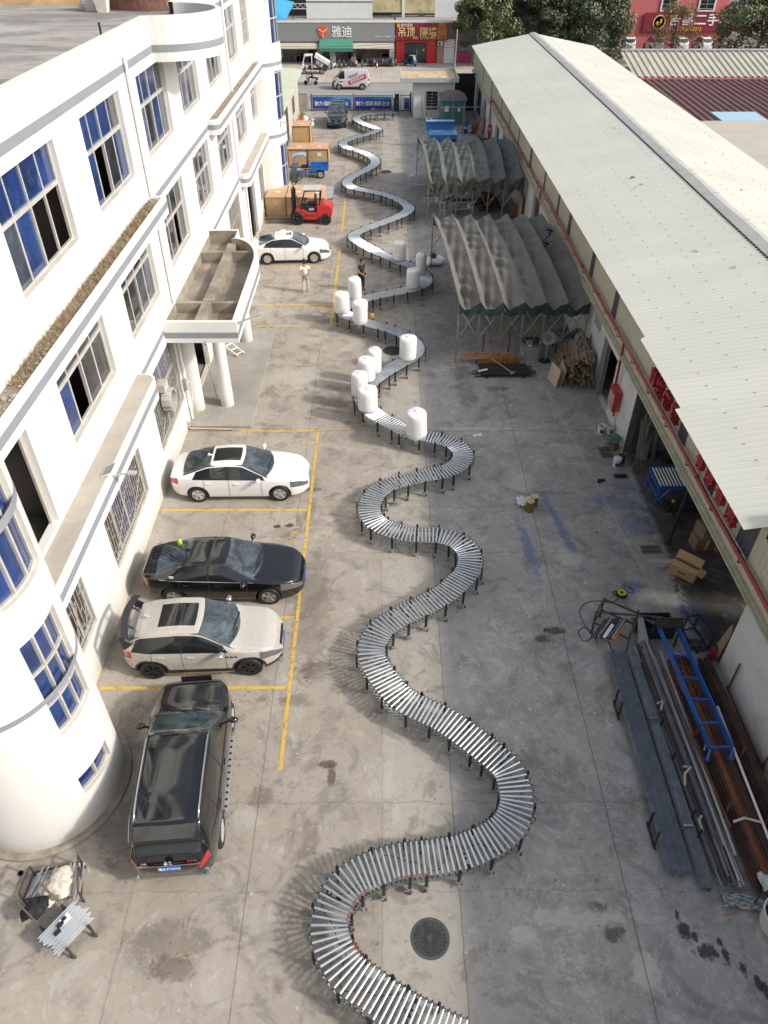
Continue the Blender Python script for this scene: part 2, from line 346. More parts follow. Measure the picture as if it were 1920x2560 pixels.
def film(name,col,rough=.12):
    m,t,p=node_mat(name); P,x,y,z=pos(t)
    n=noise(t,P,1.1,4,.6); d=noise(t,P,9,3,.6,0,(1,1,.5)).ss(.69,.76); dust=noise(t,P,2.5,4,.7,.6).ss(.55,.85)
    c=mixc(t,n.ss(.3,.7),tuple(v*.6 for v in col),tuple(min(1,v*1.35) for v in col)); c=mixc(t,d*.6,c,(.20,.38,.8)); c=mixc(t,dust*.28,c,(.35,.4,.5))
    t.links.new(c.o,p.inputs['Base Color']); p.inputs['Roughness'].default_value=rough; p.inputs['Coat Weight'].default_value=.6; p.inputs['Coat Roughness'].default_value=.04; return m
BLUE=film('blue_window_film',(.016,.042,.155)); SLATE=film('slate_glass',(.06,.075,.10)); DARK=film('dark_glass',(.018,.022,.028),.08); VIOL=film('grey_violet_glass',(.10,.11,.17))
ROOMF=M('room_concrete',(.25,.24,.22),.9,0,.2,.8)
LB=thing('white_building','long white three storey factory building with grey bands, blue windows and rounded corner towers','building',(XF,30,0))
def lb(mb,name,mat,par=None,**k): return mb.build(name,mat,par or LB,world=True,**k)
FZ=[(1.2,4.02),(5.7,8.07),(9.57,11.93)]
win=[]   # (y0,y1,z0,z1,transom,columns,kind,pattern upper, pattern lower)
B,D_,O,S_,V_='B','D','O','S','V'
win+=[(15.15,18.83,9.57,11.93,11.0,4,'w','BBBB','SBOO'),(20.8,24.42,9.57,11.93,11.0,4,'w','BBBS','BODB'),(26.4,30.05,9.57,11.93,11.0,4,'w','BBBS','VDBS'),
 (32.0,35.37,9.62,11.93,11.0,4,'w','VSVS','VVSS'),(37.5,41.0,9.62,11.9,11.0,4,'w','VVSS','VSDS'),(42.95,46.2,9.7,12.0,11.1,4,'w','VSVV','VSDV')]
win+=[(15.3,19.0,5.66,8.0,7.08,4,'w','DDDD','BODD'),(20.95,24.5,5.66,8.0,7.08,4,'w','DDDD','DDSS'),(26.6,30.0,5.74,8.05,7.1,4,'w','DDDD','DDOD'),
 (32.2,35.48,5.78,8.07,7.1,4,'w','DDDS','DDSS'),(37.65,41.2,5.75,8.05,7.1,4,'w','VVVS','VSDV'),(43.2,46.45,5.78,8.05,7.1,4,'w','VSSS','VSSV'),(48.9,51.1,5.78,8.05,7.1,3,'w','VVS','VSV')]
win+=[(12.05,13.33,1.28,3.9,0,2,'b','D','D'),(15.37,19.1,1.15,3.9,2.95,4,'b','BBBB','DBBD'),(21.2,24.82,1.2,3.95,2.85,4,'b','BBBB','SDBS'),(38.0,41.4,1.4,4.1,2.9,4,'b','VVVV','DSDS'),(48.9,50.9,1.1,3.4,0,3,'b','S','S')]
doors=[(12.0,13.33,4.83,7.75),(26.9,29.6,.12,3.0),(44.2,46.8,.05,3.7)]
ops=[(w[0],w[1],w[2],w[3]) for w in win]+doors+[(48.3,50.78,9.72,12.0)]
Y0,Y1,ZT=9.3,51.27,13.27
ys=sorted({Y0,Y1,28.96,33.04}|{o[0] for o in ops}|{o[1] for o in ops}); zs=sorted({0,ZT,12.42}|{o[2] for o in ops}|{o[3] for o in ops})
mb=MB()
for i in range(len(ys)-1):
    run=None
    for j in range(len(zs)-1):
        cy,cz=(ys[i]+ys[i+1])/2,(zs[j]+zs[j+1])/2
        if any(o[0]<cy<o[1] and o[2]<cz<o[3] for o in ops+[(28.96,33.04,12.42,13.4)]):
            if run is not None: mb.quad((XF,ys[i],run),(XF,ys[i+1],run),(XF,ys[i+1],zs[j]),(XF,ys[i],zs[j])); run=None
        elif run is None: run=zs[j]
    if run is not None: mb.quad((XF,ys[i],run),(XF,ys[i+1],run),(XF,ys[i+1],ZT),(XF,ys[i],ZT))
DP=.22
for (a,b,c,d) in ops:
    x=XF-DP
    mb.quad((XF,a,c),(XF,b,c),(x,b,c),(x,a,c)); mb.quad((XF,a,d),(x,a,d),(x,b,d),(XF,b,d)); mb.quad((XF,a,c),(x,a,c),(x,a,d),(XF,a,d)); mb.quad((XF,b,c),(XF,b,d),(x,b,d),(x,b,c))
lb(mb,'facade_wall',WALL,fix=False)
# rear of the shell, floors and partitions seen through the openings
mb=MB(); mb.bb(-14,-13.8,Y0,Y1,0,12.4); mb.bb(-13.8,-9,9.1,9.29,0,13.2)
for yy in (9.5,14.2,19.9,25.4,31.0,36.4,42,47.5,51.2): mb.bb(-13.8,XF-DP-.01,yy-.08,yy+.08,0,12.4)
for zz in (0.05,4.35,8.4): mb.bb(-13.8,XF-.24,Y0,Y1,zz-.1,zz)
lb(mb,'room_interior',ROOMF)
# parapet and flat roof
mb=MB(); mb.bb(XF-.22,XF,Y0,28.95,ZT,ZT+.004); mb.bb(XF-.225,XF-.22,Y0,28.95,12.4,ZT); mb.bb(XF-.22,XF,33.05,Y1,ZT,ZT+.004); mb.bb(XF-.225,XF-.22,33.05,41.9,12.4,ZT)
lb(mb,'parapet',M('parapet_cap',(.74,.69,.64),.85,0,.06))
m,t,p=node_mat('roof_screed'); P,x,y,z=pos(t); n=noise(t,P,.30,7,.7,1.2,(.45,1,1)); n2=noise(t,P,2.2,5,.7)
c=mixc(t,n.ss(.38,.62),(.20,.19,.185),(.40,.37,.34)); c=mixc(t,n2.ss(.5,.75)*.4,c,(.17,.16,.155)); t.links.new(c.o,p.inputs['Base Color']); p.inputs['Roughness'].default_value=.9
lb(MB().bb(-60,XF-.23,Y0,52,12.3,12.42),'roof',m)
def stripes(y0,y1,x,z): return (x-.001,x+.006,y0,y1,*z)
for q in (stripes(Y0,28.98,XF,(12.23,12.45)),stripes(33.0,51.25,XF,(12.23,12.45)),stripes(25.55,35.95,XF,(8.28,8.48)),stripes(20.6,23.95,XF,(4.36,4.56)),stripes(33.3,42.3,XF,(4.4,4.6))): lb(MB().bb(*q),'band',STR)
# ---- windows
def window(y0,y1,z0,z1,tr,nc,kind,up,lowp,x=None):
    x0=XF-.17; mb=MB(); fw=.06; fd=.07
    def fr(a,b,c,d,w=fd): mb.bb(x0-w/2,x0+w/2,a,b,c,d)
    fr(y0,y0+fw,z0,z1); fr(y1-fw,y1,z0,z1); fr(y0+fw,y1-fw,z1-fw,z1); fr(y0+fw,y1-fw,z0,z0+fw)
    dy=(y1-y0)/nc
    if tr:
        fr(y0+fw,y1-fw,tr-.05,tr+.05,.11)
        for k in range(1,nc): fr(y0+k*dy-.025,y0+k*dy+.025,tr+.05,z1-fw,.06)
    ztop=(tr-.05) if tr else z1-fw
    for k in range(1,nc): fr(y0+k*dy-.035,y0+k*dy+.035,z0+fw,ztop,.055 if k%2 else .085)
    w=lb(mb,'window',ALU)
    pan={}
    def pane(k,c,d,ch):
        if ch=='O': return
        xo=x0-.012 if k%2 else x0+.012
        pan.setdefault((ch,len(pan)),MB()).bb(xo-.004,xo+.004,y0+fw*.5+k*dy,y0+(k+1)*dy-fw*.3,c,d)
    up=up*nc if len(up)==1 else up; lowp=lowp*nc if len(lowp)==1 else lowp
    for k in range(nc):
        if tr: pane(k,tr+.05,z1-fw,up[k])
        pane(k,z0+fw,ztop,lowp[k])
    for (ch,_),q in pan.items(): lb(q,'pane',{'B':BLUE,'D':DARK,'S':SLATE,'V':VIOL}[ch],w)
    lb(MB().bb(XF-.16,XF+.012,y0+.003,y1-.003,z0+.001,z0+.03),'sill',M('window_sill_stone',(.60,.56,.50),.8,0,.15),w)
    if kind=='b':
        g=MB(); xb=XF-.05; n=max(6,int((y1-y0)/.16)); st=(y1-y0)/n
        for k in range(n+1): g.bb(xb-.009,xb+.009,y0+k*st-.009 if k else y0+.002,y0+k*st+.009 if k<n else y1-.002,z0+.04,z1-.002)
        rows=int((z1-z0)/.42)
        for r_ in range(rows+1):
            zz=z0+.05+r_*(z1-z0-.08)/rows
            for k in range(n):
                if (k+r_)%2==0 or r_ in(0,rows): g.bb(xb-.007,xb+.007,y0+k*st+.009,y0+(k+1)*st-.009,zz-.009,zz+.009)
        g.bar((xb+.02,y0,z0+.1),(xb+.02,(y0+y1)/2,z0+1.3),.02); g.bar((xb+.02,(y0+y1)/2,z0+.1),(xb+.02,y1,z0+1.3),.02)
        lb(g,'security_grille',M('grille_steel',(.50,.46,.40),.6,.3,.2,6),w)
    return w
for q in win: window(*q)
g=MB()
for k in range(6): g.bb(XF-.14,XF-.11,48.3+k*.413+.02,48.3+(k+1)*.413-.02,9.74,11.98)
lb(g,'louvre_panel',M('glass_block_grey',(.27,.26,.235),.5,0,.1,2))
g=MB()
for k in range(5): g.bb(XF-.108,XF-.10,48.31,50.77,9.75+k*.55,9.78+k*.55)
lb(g,'louvre_joint',ALU)
# red straps lying inside behind the near top window
t=thing('red_strap','tangled red strap lying on the floor behind the largest top floor window','strap',(-9.1,18.2,8.41)); mb=MB()
for k in range(5):
    pp=[(math.sin(k*2+i*.9)*.35+i*.05,math.cos(k*1.3+i*.7)*.3,.03+.02*math.sin(i+k)) for i in range(9)]; mb.path(smoothline(pp,4),.02,5)
mb.build('webbing',M('red_webbing',(.45,.05,.05),.7,0,.15),t)
# doors
d=lb(MB().bb(XF-.20,XF-.16,44.25,45.1,.06,3.65).bb(XF-.20,XF-.16,46.0,46.75,.06,3.65),'door',M('dark_door',(.05,.05,.055),.5,0,.2))
d=lb(MB().bb(XF-.2,XF-.14,12.0,12.06,4.83,7.75).bb(XF-.2,XF-.14,13.2,13.33,4.83,7.75),'door_frame',M('bare_cement',(.42,.40,.37),.9,0,.12))
# ---- ledges with planter troughs
def ledge(y0,y1,xo,zb,band,zt,round0=False,round1=False,trough=True):
    def outl(ins):
        P=[(XF,y0+ins)]; r=.35
        xo_=xo-ins
        if round0: P+=[(xo_-r+r*math.sin(a),y0+ins+r-r*math.cos(a)) for a in np.linspace(0,math.pi/2,7)]
        else: P+=[(xo_,y0+ins)]
        if round1: P+=[(xo_-r+r*math.cos(a),y1-ins-r+r*math.sin(a)) for a in np.linspace(0,math.pi/2,7)]
        else: P+=[(xo_,y1-ins)]
        P+=[(XF,y1-ins)]; return P
    o=outl(0); mb=MB().prism(o,zb,zt-(.12 if trough else 0))
    if trough:
        i=outl(.13); n=len(o)
        for k in range(n-1):
            mb.quad((*o[k],zt-.12),(*o[k+1],zt-.12),(*o[k+1],zt),(*o[k],zt)); mb.quad((*o[k],zt),(*o[k+1],zt),(*i[k+1],zt),(*i[k],zt)); mb.quad((*i[k],zt),(*i[k+1],zt),(*i[k+1],zt-.11),(*i[k],zt-.11))
    L=lb(mb,'ledge',WALL)
    b=MB(); o2=outl(-.006)
    for k in range(len(o2)-1): b.quad((*o2[k],band[0]),(*o2[k+1],band[0]),(*o2[k+1],band[1]),(*o2[k],band[1]))
    lb(b,'band',STR,L)
    if trough: lb(MB().add([(a,b_,zt-.06) for a,b_ in outl(.132)],[tuple(range(len(o)))]),'trough_bed',M('trough_soil',(.22,.18,.135),.95,0,.35,3,.6,14,dirt=(.36,.33,.28),da=.6,ds=2.5),L)
    else: lb(MB().add([(a,b_,zt+.004) for a,b_ in outl(.05)],[tuple(range(len(o)))]),'ledge_top',M('ledge_screed',(.40,.365,.315),.9,0,.12,.8,.2,18,dirt=(.28,.25,.22),da=.4),L)
ledge(8.5,25.5,-7.20,8.07,(8.28,8.49),8.63)
ledge(9.5,20.55,-7.12,4.02,(4.26,4.47),4.72,round1=True,trough=False)
ledge(35.98,51.6,-7.22,8.07,(8.28,8.49),8.66,round0=True)
ledge(42.3,52.2,-7.22,4.02,(4.24,4.45),4.70,round0=True,trough=False)
# dry grass in the near trough
mb=MB()
for k in range(5200):
    y=random.uniform(13.2,24.9); x=random.uniform(XF+.02,-7.36)
    if random.random()>(.45+.5*math.sin(y*2.3)*math.sin(y*.9+1)) and random.random()<.55: continue
    h=random.uniform(.05,.20)*(1.5 if random.random()<.06 else 1); a=random.uniform(0,6.28); le=random.uniform(.3,1.3)*h
    w=random.uniform(.006,.013); dx,dy=math.cos(a),math.sin(a); z=8.55
    mb.add([(x-dy*w,y+dx*w,z),(x+dy*w,y-dx*w,z),(x+dx*le,y+dy*le,z+h)],[(0,1,2)])
o=mb.build('dry_grass',M('straw_grass',(.27,.205,.12),.9,0,.5,9),fix=False); tag(o,'dry yellow grass growing along the upper ledge trough of the white building','grass'); o['kind']='stuff'
mb=MB()
for k in range(170):
    y=random.choice([random.uniform(36.3,51),random.uniform(23.5,25.3),random.uniform(11.5,15)]); x=random.uniform(XF+.04,-7.38); s=random.uniform(.02,.065)
    mb.lathe([(s*.8,0),(s,s*.35),(s*.4,s*.7)],(x,y,8.575 if y<30 else 8.6),6)
o=mb.build('rubble',M('trough_rubble',(.30,.27,.23),.9,0,.3,6)); tag(o,'loose pale rubble and chips lying in the ledge troughs of the white building','rubble'); o['kind']='stuff'
# ---- round roof bay
cb=(XF,31.0); rb=2.05
arc=lambda r,n=28:[(cb[0]+r*math.cos(a),cb[1]+r*math.sin(a)) for a in np.linspace(-math.pi/2,math.pi/2,n)]
o_,i_=arc(rb),arc(rb-.16); mb=MB(); mb.add([(x,y,11.95) for x,y in o_],[tuple(range(28))])
for k in range(27):
    mb.quad((*o_[k],11.95),(*o_[k+1],11.95),(*o_[k+1],13.27),(*o_[k],13.27)); mb.quad((*o_[k],13.27),(*o_[k+1],13.27),(*i_[k+1],13.27),(*i_[k],13.27)); mb.quad((*i_[k],13.27),(*i_[k+1],13.27),(*i_[k+1],12.4),(*i_[k],12.4))
bay=lb(mb,'roof_bay',WALL)
lb(MB().add([(x,y,12.43) for x,y in i_],[tuple(range(28))]),'bay_floor',M('bay_screed',(.16,.155,.15),.9,0,.25,1.5),bay)
b=MB(); o2=arc(rb+.006)
for k in range(27): b.quad((*o2[k],12.23),(*o2[k+1],12.23),(*o2[k+1],12.45),(*o2[k],12.45))
lb(b,'band',STR,bay)
# ---- corner towers
def tower(cx,cy,r,zt,windows,band_z,curb=True):
    n=96; ang=[2*math.pi*k/n for k in range(n)]; zs=sorted({0.,zt}|{w[2] for w in windows}|{w[3] for w in windows})
    mb=MB(); pt=lambda a,z,rr=r:(cx+rr*math.cos(a),cy+rr*math.sin(a),z)
    def inw(a,z):
        d=math.degrees(a); d=d-360 if d>180 else d
        return any(w[0]<d<w[1] and w[2]<z<w[3] for w in windows)
    for k in range(n):
        a,b=ang[k],ang[k]+2*math.pi/n; m_=(a+b)/2
        for j in range(len(zs)-1):
            if inw(m_,(zs[j]+zs[j+1])/2): continue
            mb.quad(pt(a,zs[j]),pt(b,zs[j]),pt(b,zs[j+1]),pt(a,zs[j+1]))
    T=lb(mb,'corner_tower',WALL,fix=False,smooth=True,ang=40)
    for (a0,a1,z0,z1,ncol,rows) in windows:
        st=2*math.pi/n; ks=[k for k in range(n) if inw(ang[k]+st/2,(z0+z1)/2) and a0<((math.degrees(ang[k])+180)%360-180)+2<a1]
        seq=sorted(((math.degrees(ang[k])+180)%360-180) for k in ks); lo,hi=R(seq[0]),R(seq[-1])+st; ri=r-.14
        g=MB(); rev=MB(); aa=np.linspace(lo,hi,13)
        for k in range(12):
            g.quad(pt(aa[k],z0,ri),pt(aa[k+1],z0,ri),pt(aa[k+1],z1,ri),pt(aa[k],z1,ri))
            rev.quad(pt(aa[k],z0),pt(aa[k+1],z0),pt(aa[k+1],z0,ri-.02),pt(aa[k],z0,ri-.02)); rev.quad(pt(aa[k],z1),pt(aa[k],z1,ri-.02),pt(aa[k+1],z1,ri-.02),pt(aa[k+1],z1))
        for a in(lo,hi): rev.quad(pt(a,z0),pt(a,z1),pt(a,z1,ri-.02),pt(a,z0,ri-.02))
        f=MB()
        for k in range(ncol+1):
            a=lo+(hi-lo)*k/ncol; f.bar(pt(a,z0,ri+.02),pt(a,z1,ri+.02),.06,.07)
        for zz in rows:
            for k in range(12): f.bar(pt(aa[k],zz,ri+.02),pt(aa[k+1],zz,ri+.02),.075,.06)
        w=lb(f,'window',ALU,T); lb(g,'pane',BLUE,w,fix=False); lb(rev,'reveal',M('window_sill_stone'),w,fix=False)
    b=MB(); n2=96
    for z0,z1 in band_z:
        for k in range(n2): b.quad(pt(ang[k],z0,r+.006),pt(ang[k]+2*math.pi/n2,z0,r+.006),pt(ang[k]+2*math.pi/n2,z1,r+.006),pt(ang[k],z1,r+.006))
    if band_z: lb(b,'band',STR,T)
    if curb: lb(MB().lathe([(r+.17,0),(r+.16,.07),(r+.10,.10),(r-.05,.10)],(cx,cy,0),64),'kerb_ring',M('rough_kerb',(.33,.29,.23),.95,0,.25,4,.8,10,dirt=(.15,.13,.11),da=.7,ds=2),T)
    return T
tower(-8.0,9.3,1.75,13.3,[(-30,14,6.95,9.35,3,(6.98,8.27,9.32)),(-29,8,3.3,6.02,3,(3.33,4.15,5.1,6.0)),(-32,0,1.2,1.8,2,(1.23,1.77))],[(4.38,4.52),(8.28,8.48)])
tower(-8.0,53.0,1.75,15,[(-36,40,9.4,12.0,4,(9.43,10.7,11.9)),(-36,40,5.3,8.0,4,(5.33,6.6,7.9)),(-36,40,1.1,3.9,4,(1.13,2.5,3.8)),(-36,40,13.0,14.9,4,(13.1,14.8))],[(8.28,8.48),(4.3,4.5),(12.23,12.45)])
lb(MB().bb(-30,-8,51.25,54.5,0,15),'rear_block',WALL)
# ---- drain pipes
def pipe(y,z0,z1,x=XF+.075,elbow=True):
    mb=MB().tube((x,y,z0),(x,y,z1),.055,12)
    if elbow: mb.path(smoothline([(x,y,z1-.02),(x,y,z1+.08),(x-.05,y,z1+.13),(XF-.05,y,z1+.14)],5),.055,10)
    for z in np.arange(z0+.4,z1,1.6): mb.tube((x,y,z),(x,y,z+.03),.065,12)
    lb(mb,'drainpipe',M('white_pipe',(.76,.74,.70),.5,0,.05),smooth=True,ang=40)
pipe(25.42,8.6,12.5); pipe(42.6,8.62,14,elbow=False); pipe(25.6,4.8,8.0,elbow=False); pipe(41.9,4.72,8.05,elbow=False); pipe(25.1,.1,4.0,elbow=False); pipe(43.5,.1,4.0,elbow=False)
lb(MB().tube((XF+.04,51.1,0),(XF+.04,51.1,13.2),.012,6).tube((XF+.1,24.45,.07),(-5.95,24.4,.06),.035,8).tube((XF+.05,24.5,.02),(XF+.05,24.5,.35),.03,8),'conduit',M('cream_pipe',(.55,.47,.34),.6,0,.1))
# ---- entrance canopy on columns
yo0,yo1,xo=23.95,33.3,-5.12
def canopy(ins):
    P=[(XF,yo0+ins),(xo-ins,yo0+ins),(xo-ins,29.6)]
    P+=[(xo-ins-(1.35-ins*.3)*(1-math.cos(a)),29.6+(2.75-ins)*math.sin(a)) for a in np.linspace(.15,math.pi/2,9)]
    P+=[(-6.42-ins*.2,32.4-ins),(-6.42-ins*.2,yo1-ins),(XF,yo1-ins)]; return P
o_,i_=canopy(0),canopy(.17); n=len(o_); zb,zt,zf=4.05,4.84,4.22; mb=MB(); mb.add([(*q,zb) for q in o_],[tuple(range(n))])
for k in range(n-1):
    mb.quad((*o_[k],zb),(*o_[k+1],zb),(*o_[k+1],zt),(*o_[k],zt)); mb.quad((*o_[k],zt),(*o_[k+1],zt),(*i_[k+1],zt),(*i_[k],zt))
cpy=lb(mb,'entrance_canopy',WALL)
mb=MB(); mb.add([(*q,zf) for q in i_],[tuple(range(n))])
for k in range(n-1): mb.quad((*i_[k],zf),(*i_[k],zt-.001),(*i_[k+1],zt-.001),(*i_[k+1],zf))
mb.quad((XF+.01,yo0+.17,zf),(XF+.01,yo1-.17,zf),(XF+.01,yo1-.17,4.66),(XF+.01,yo0+.17,4.66))
mb.bb(-6.75,-6.38,yo0+.18,32.2,zf,4.62); mb.bb(XF+.02,-6.76,26.0,26.18,zf,4.63); mb.bb(-6.37,-5.3,26.0,26.18,zf,4.63); mb.bb(XF+.02,-6.76,31.0,31.18,zf,4.66); mb.bb(-6.37,-5.3,31.0,31.18,zf,4.66)
lb(mb,'canopy_trough',M('stained_concrete',(.34,.30,.24),.95,0,.22,.9,.35,10,dirt=(.13,.115,.09),da=.8,ds=.7),cpy)
b=MB(); o2=canopy(-.006)
for k in range(n-1): b.quad((*o2[k],4.23),(*o2[k+1],4.23),(*o2[k+1],4.45),(*o2[k],4.45))
lb(b,'band',STR,cpy)
lb(MB().tube((-6.3,yo0-.02,4.1),(-6.3,yo0-.16,4.05),.045,8).bar((xo-.1,yo0+.1,4.72),(xo+.75,yo0+.55,4.86),.05),'spout',M('grey_spout',(.30,.30,.29),.7,.2,.1),cpy)
for y in (26.2,31.95): lb(MB().lathe([(.265,.1),(.245,2),(.24,4.05)],(-6.42,y,0),32),'column',WALL,smooth=True,ang=40)
lb(MB().lathe([(.30,.1),(.30,4.05)],(-7.6,25.9,0),32),'column',WALL,smooth=True,ang=40)
lb(MB().prism([(XF,24.55),(-5.24,24.55),(-5.22,27.35),(-5.22,33.2),(XF,33.2)],0,.11),'plinth',M('plinth_concrete',(.335,.315,.285),.85,0,.15,.6,.1,12,dirt=(.20,.18,.155),da=.6,ds=.5))
lb(MB().bb(XF-1.2,XF-1.15,27,29.5,.1,2.9),'entrance_door',M('dark_door'))
# roof clutter at the top left
def planter(x,y,label,soil):
    t=thing('planter',label,'planter',(x,y,12.42)); MB().lathe([(.28,0),(.42,.62),(.46,.62),(.46,.7),(.40,.7),(.38,.6),(.001,.6)],n=4,m=Matrix.Rotation(math.pi/4,3,'Z')).build('pot',M('planter_white',(.72,.69,.62),.8,0,.15,2,dirt=(.3,.25,.18),da=.5),t)
    mb=MB()
    if soil: mb.lathe([(.37,.61),(.001,.64)],n=4,m=Matrix.Rotation(math.pi/4,3,'Z')); mb.build('soil',M('orange_soil',(.34,.19,.09),.95,0,.2),t)
    else:
        for k in range(60): a=random.uniform(0,6.28); r_=random.uniform(.02,.3); mb.add([(r_*math.cos(a),r_*math.sin(a),.55),(r_*math.cos(a)+.04,r_*math.sin(a),.55),(r_*1.5*math.cos(a)+.05,r_*1.5*math.sin(a),.75+random.random()*.2)],[(0,1,2)])
        mb.build('plant',M('dull_green',(.12,.16,.06),.8,0,.3),t,fix=False)
planter(-12.75,38.9,'white square planter with a low green plant, left of two on the roof',False); planter(-12.05,38.3,'white square planter of orange soil, right of two on the roof',True)
t=thing('brick_basin','round red brick basin with a pale rim on the flat roof','basin',(-10.2,40.8,12.42)); 
MB().lathe([(2.3,0),(2.3,.8)],n=48).build('brick_wall',M('red_brick',(.24,.12,.09),.9,0,.3,8,.5,20,dirt=(.12,.09,.08),da=.5),t)
MB().lathe([(2.45,.8),(2.45,.95),(1.8,.95),(1.8,.8)],n=48).build('rim',M('basin_rim',(.42,.38,.33),.9,0,.2,3),t)
t=thing('earth_mound','low orange earth bank along the far side of the flat roof','earth bank',(-20,43.2,12.42)); mb=MB(); Pn=np.zeros((40,10,3))
for i in range(40):
    for j in range(10):
        a=j/9; Pn[i,j]=(-18+i*.62,(a-.5)*5,max(0,math.sin(a*math.pi))*(1.2+.5*math.sin(i*.7)+.35*math.sin(i*2.1+j))) 
mb.grid(Pn).build('earth',M('orange_earth',(.42,.28,.15),.95,0,.3,.8,.8,4),t,smooth=True)
tag(lbx:=MB().bb(-8.62,-8.57,26.6,26.65,12.42,13.35).build('iron_post',DKST),'short black iron post standing behind the roof parapet','post')
# ---- exhaust fan and small wall fittings
t=thing('exhaust_fan','grey round exhaust fan with ribbed housing mounted in a barred ground floor window','fan',(XF+.02,22.45,2.62))
mx=Matrix.Rotation(math.pi/2,3,'Y')
MB().lathe([(.42,0),(.44,.18),(.42,.34),(.36,.34),(.34,.05),(.001,.05)],n=28,m=mx).build('housing',M('fan_grey',(.42,.41,.37),.6,0,.1),t,smooth=True,ang=35)
mb=MB()
for k in range(14): a=k*2*math.pi/14; mb.box((.17,.44*math.cos(a),.44*math.sin(a)),(.3,.03,.05),m=Matrix.Rotation(a,3,'X'))
mb.build('rib',M('fan_grey'),t); MB().box((.0,-.0,.55),(.34,.5,.28)).build('duct',M('fan_duct',(.50,.47,.42),.7,0,.1),t)
mb=MB()
for k in range(5): mb.box((.1,0,0),(.02,.14,.62),m=Matrix.Rotation(k*math.pi*.4,3,'X'))
mb.build('blade',M('fan_blade',(.06,.06,.06),.5),t)
t=thing('wall_box','small grey cable box with looping white cable beside the barred window','cable box',(XF+.08,24.98,1.75)); MB().box((0,0,0),(.14,.16,.5)).build('box',GREYP,t,bevel=.02)
MB().path(smoothline([(0,0,.1),(.06,.12,-.3),(.05,.3,-.8),(.04,.2,-1.2),(.03,-.1,-.9),(.03,-.1,-.2)],8),.015,5).path(smoothline([(.05,.1,0),(.1,.4,-.1),(.08,.45,-.7),(.05,.3,-.9),(.05,.12,-.4)],8),.015,5).build('cable',WHT,t)
def solar(loc,rz,label,arm):
    t=thing('solar_lamp',label,'solar lamp',loc,rz); MB().box((0,0,.32),(.34,.46,.025),m=Matrix.Rotation(R(-25),3,'Y')).build('panel_frame',WHT,t)
    MB().box((.003,0,.336),(.29,.41,.008),m=Matrix.Rotation(R(-25),3,'Y')).build('panel',M('solar_cell',(.012,.018,.05),.15,0,.2,30,coat=.6),t)
    MB().bar((0,0,0),(0,0,.32),.05).bar((0,0,.12),arm,.05,.03).build('bracket',M('lamp_bracket',(.5,.5,.5),.5,.2),t); MB().box(arm,(.22,.14,.05)).build('lamp_head',M('lamp_bracket'),t)
solar((-7.15,15.35,4.5),0,'small solar wall lamp on the near lower ledge above the barred window',(.55,.1,.15))
solar((-6.5,52.1,5.05),0,'small solar wall lamp on the far rounded tower',(.3,-.1,.1))
t=thing('bamboo_pole','thin broom pole leaning against the canopy column','pole',(-6.9,26.4,.11)); MB().tube((.15,-.35,0),(-.42,1.0,1.75),.018,6).build('pole',M('bamboo',(.34,.27,.18),.7,0,.2),t)
t=thing('folding_ladder','short white ladder lying behind the canopy column','ladder',(-7.1,30.9,.11),.9); mb=MB()
for s in(-.2,.2): mb.bar((s,-.8,.05),(s,.8,.5),.05)
for k in range(5): yy=-.7+k*.35; mb.bar((-.2,yy,.07+.28*(yy+.8)),(.2,yy,.07+.28*(yy+.8)),.04)
mb.build('frame',WHT,t)
# ================= RIGHT WORKSHOP =========================================
XW=9.2
RB=thing('workshop_building','long low workshop under a cream gable roof, red letters on its fascia','building',(XW,45,0))
def rb_(mb,name,mat,par=None,**k): return mb.build(name,mat,par or RB,world=True,**k)
WW=M('whitewashed_wall',(.62,.62,.61),.85,0,.06,.7,dirt=(.33,.31,.27),da=.55,ds=.55)
CREAM=M('cream_sheet',(.50,.48,.36),.55,0,.05,.6,dirt=(.36,.33,.22),da=.35,ds=.7); DKP=M('dark_sheet',(.07,.065,.085),.4,0,.2,1.5)
wops=[(25.62,27.25,.02,2.4),(44.2,46.2,.02,3.0),(49.8,51.5,.02,2.3),(58.3,60.9,.02,2.7),(62.9,65.2,.02,2.3),(72.2,74.2,1.0,2.4),(76.3,80.4,.02,2.4)]
ys=sorted({22.93,84}|{o[0] for o in wops}|{o[1] for o in wops}); zs=sorted({0,5.0}|{o[2] for o in wops}|{o[3] for o in wops}); mb=MB()
for i in range(len(ys)-1):
    for j in range(len(zs)-1):
        if any(o[0]<(ys[i]+ys[i+1])/2<o[1] and o[2]<(zs[j]+zs[j+1])/2<o[3] for o in wops): continue
        mb.quad((XW,ys[i],zs[j]),(XW,ys[i],zs[j+1]),(XW,ys[i+1],zs[j+1]),(XW,ys[i+1],zs[j]))
for a,b,c,d in wops:
    x=XW+.2; mb.quad((XW,a,c),(x,a,c),(x,b,c),(XW,b,c)); mb.quad((XW,a,d),(XW,b,d),(x,b,d),(x,a,d)); mb.quad((XW,a,c),(XW,a,d),(x,a,d),(x,a,c)); mb.quad((XW,b,c),(x,b,c),(x,b,d),(XW,b,d))
mb.quad((XW,22.93,0),(XW+.25,22.93,0),(XW+.25,22.93,5),(XW,22.93,5))
rb_(mb,'wall',WW,fix=False)
rb_(MB().bb(XW+.26,XW+.5,22.95,23.25,0,5).bb(XW+.001,XW+.26,22.86,22.928,0,4.9),'wall_end',M('rough_black_end',(.10,.095,.09),.95,0,.4,6,.6,12))
DRKW=M('workshop_inner_wall',(.22,.22,.23),.9,0,.2,.7)
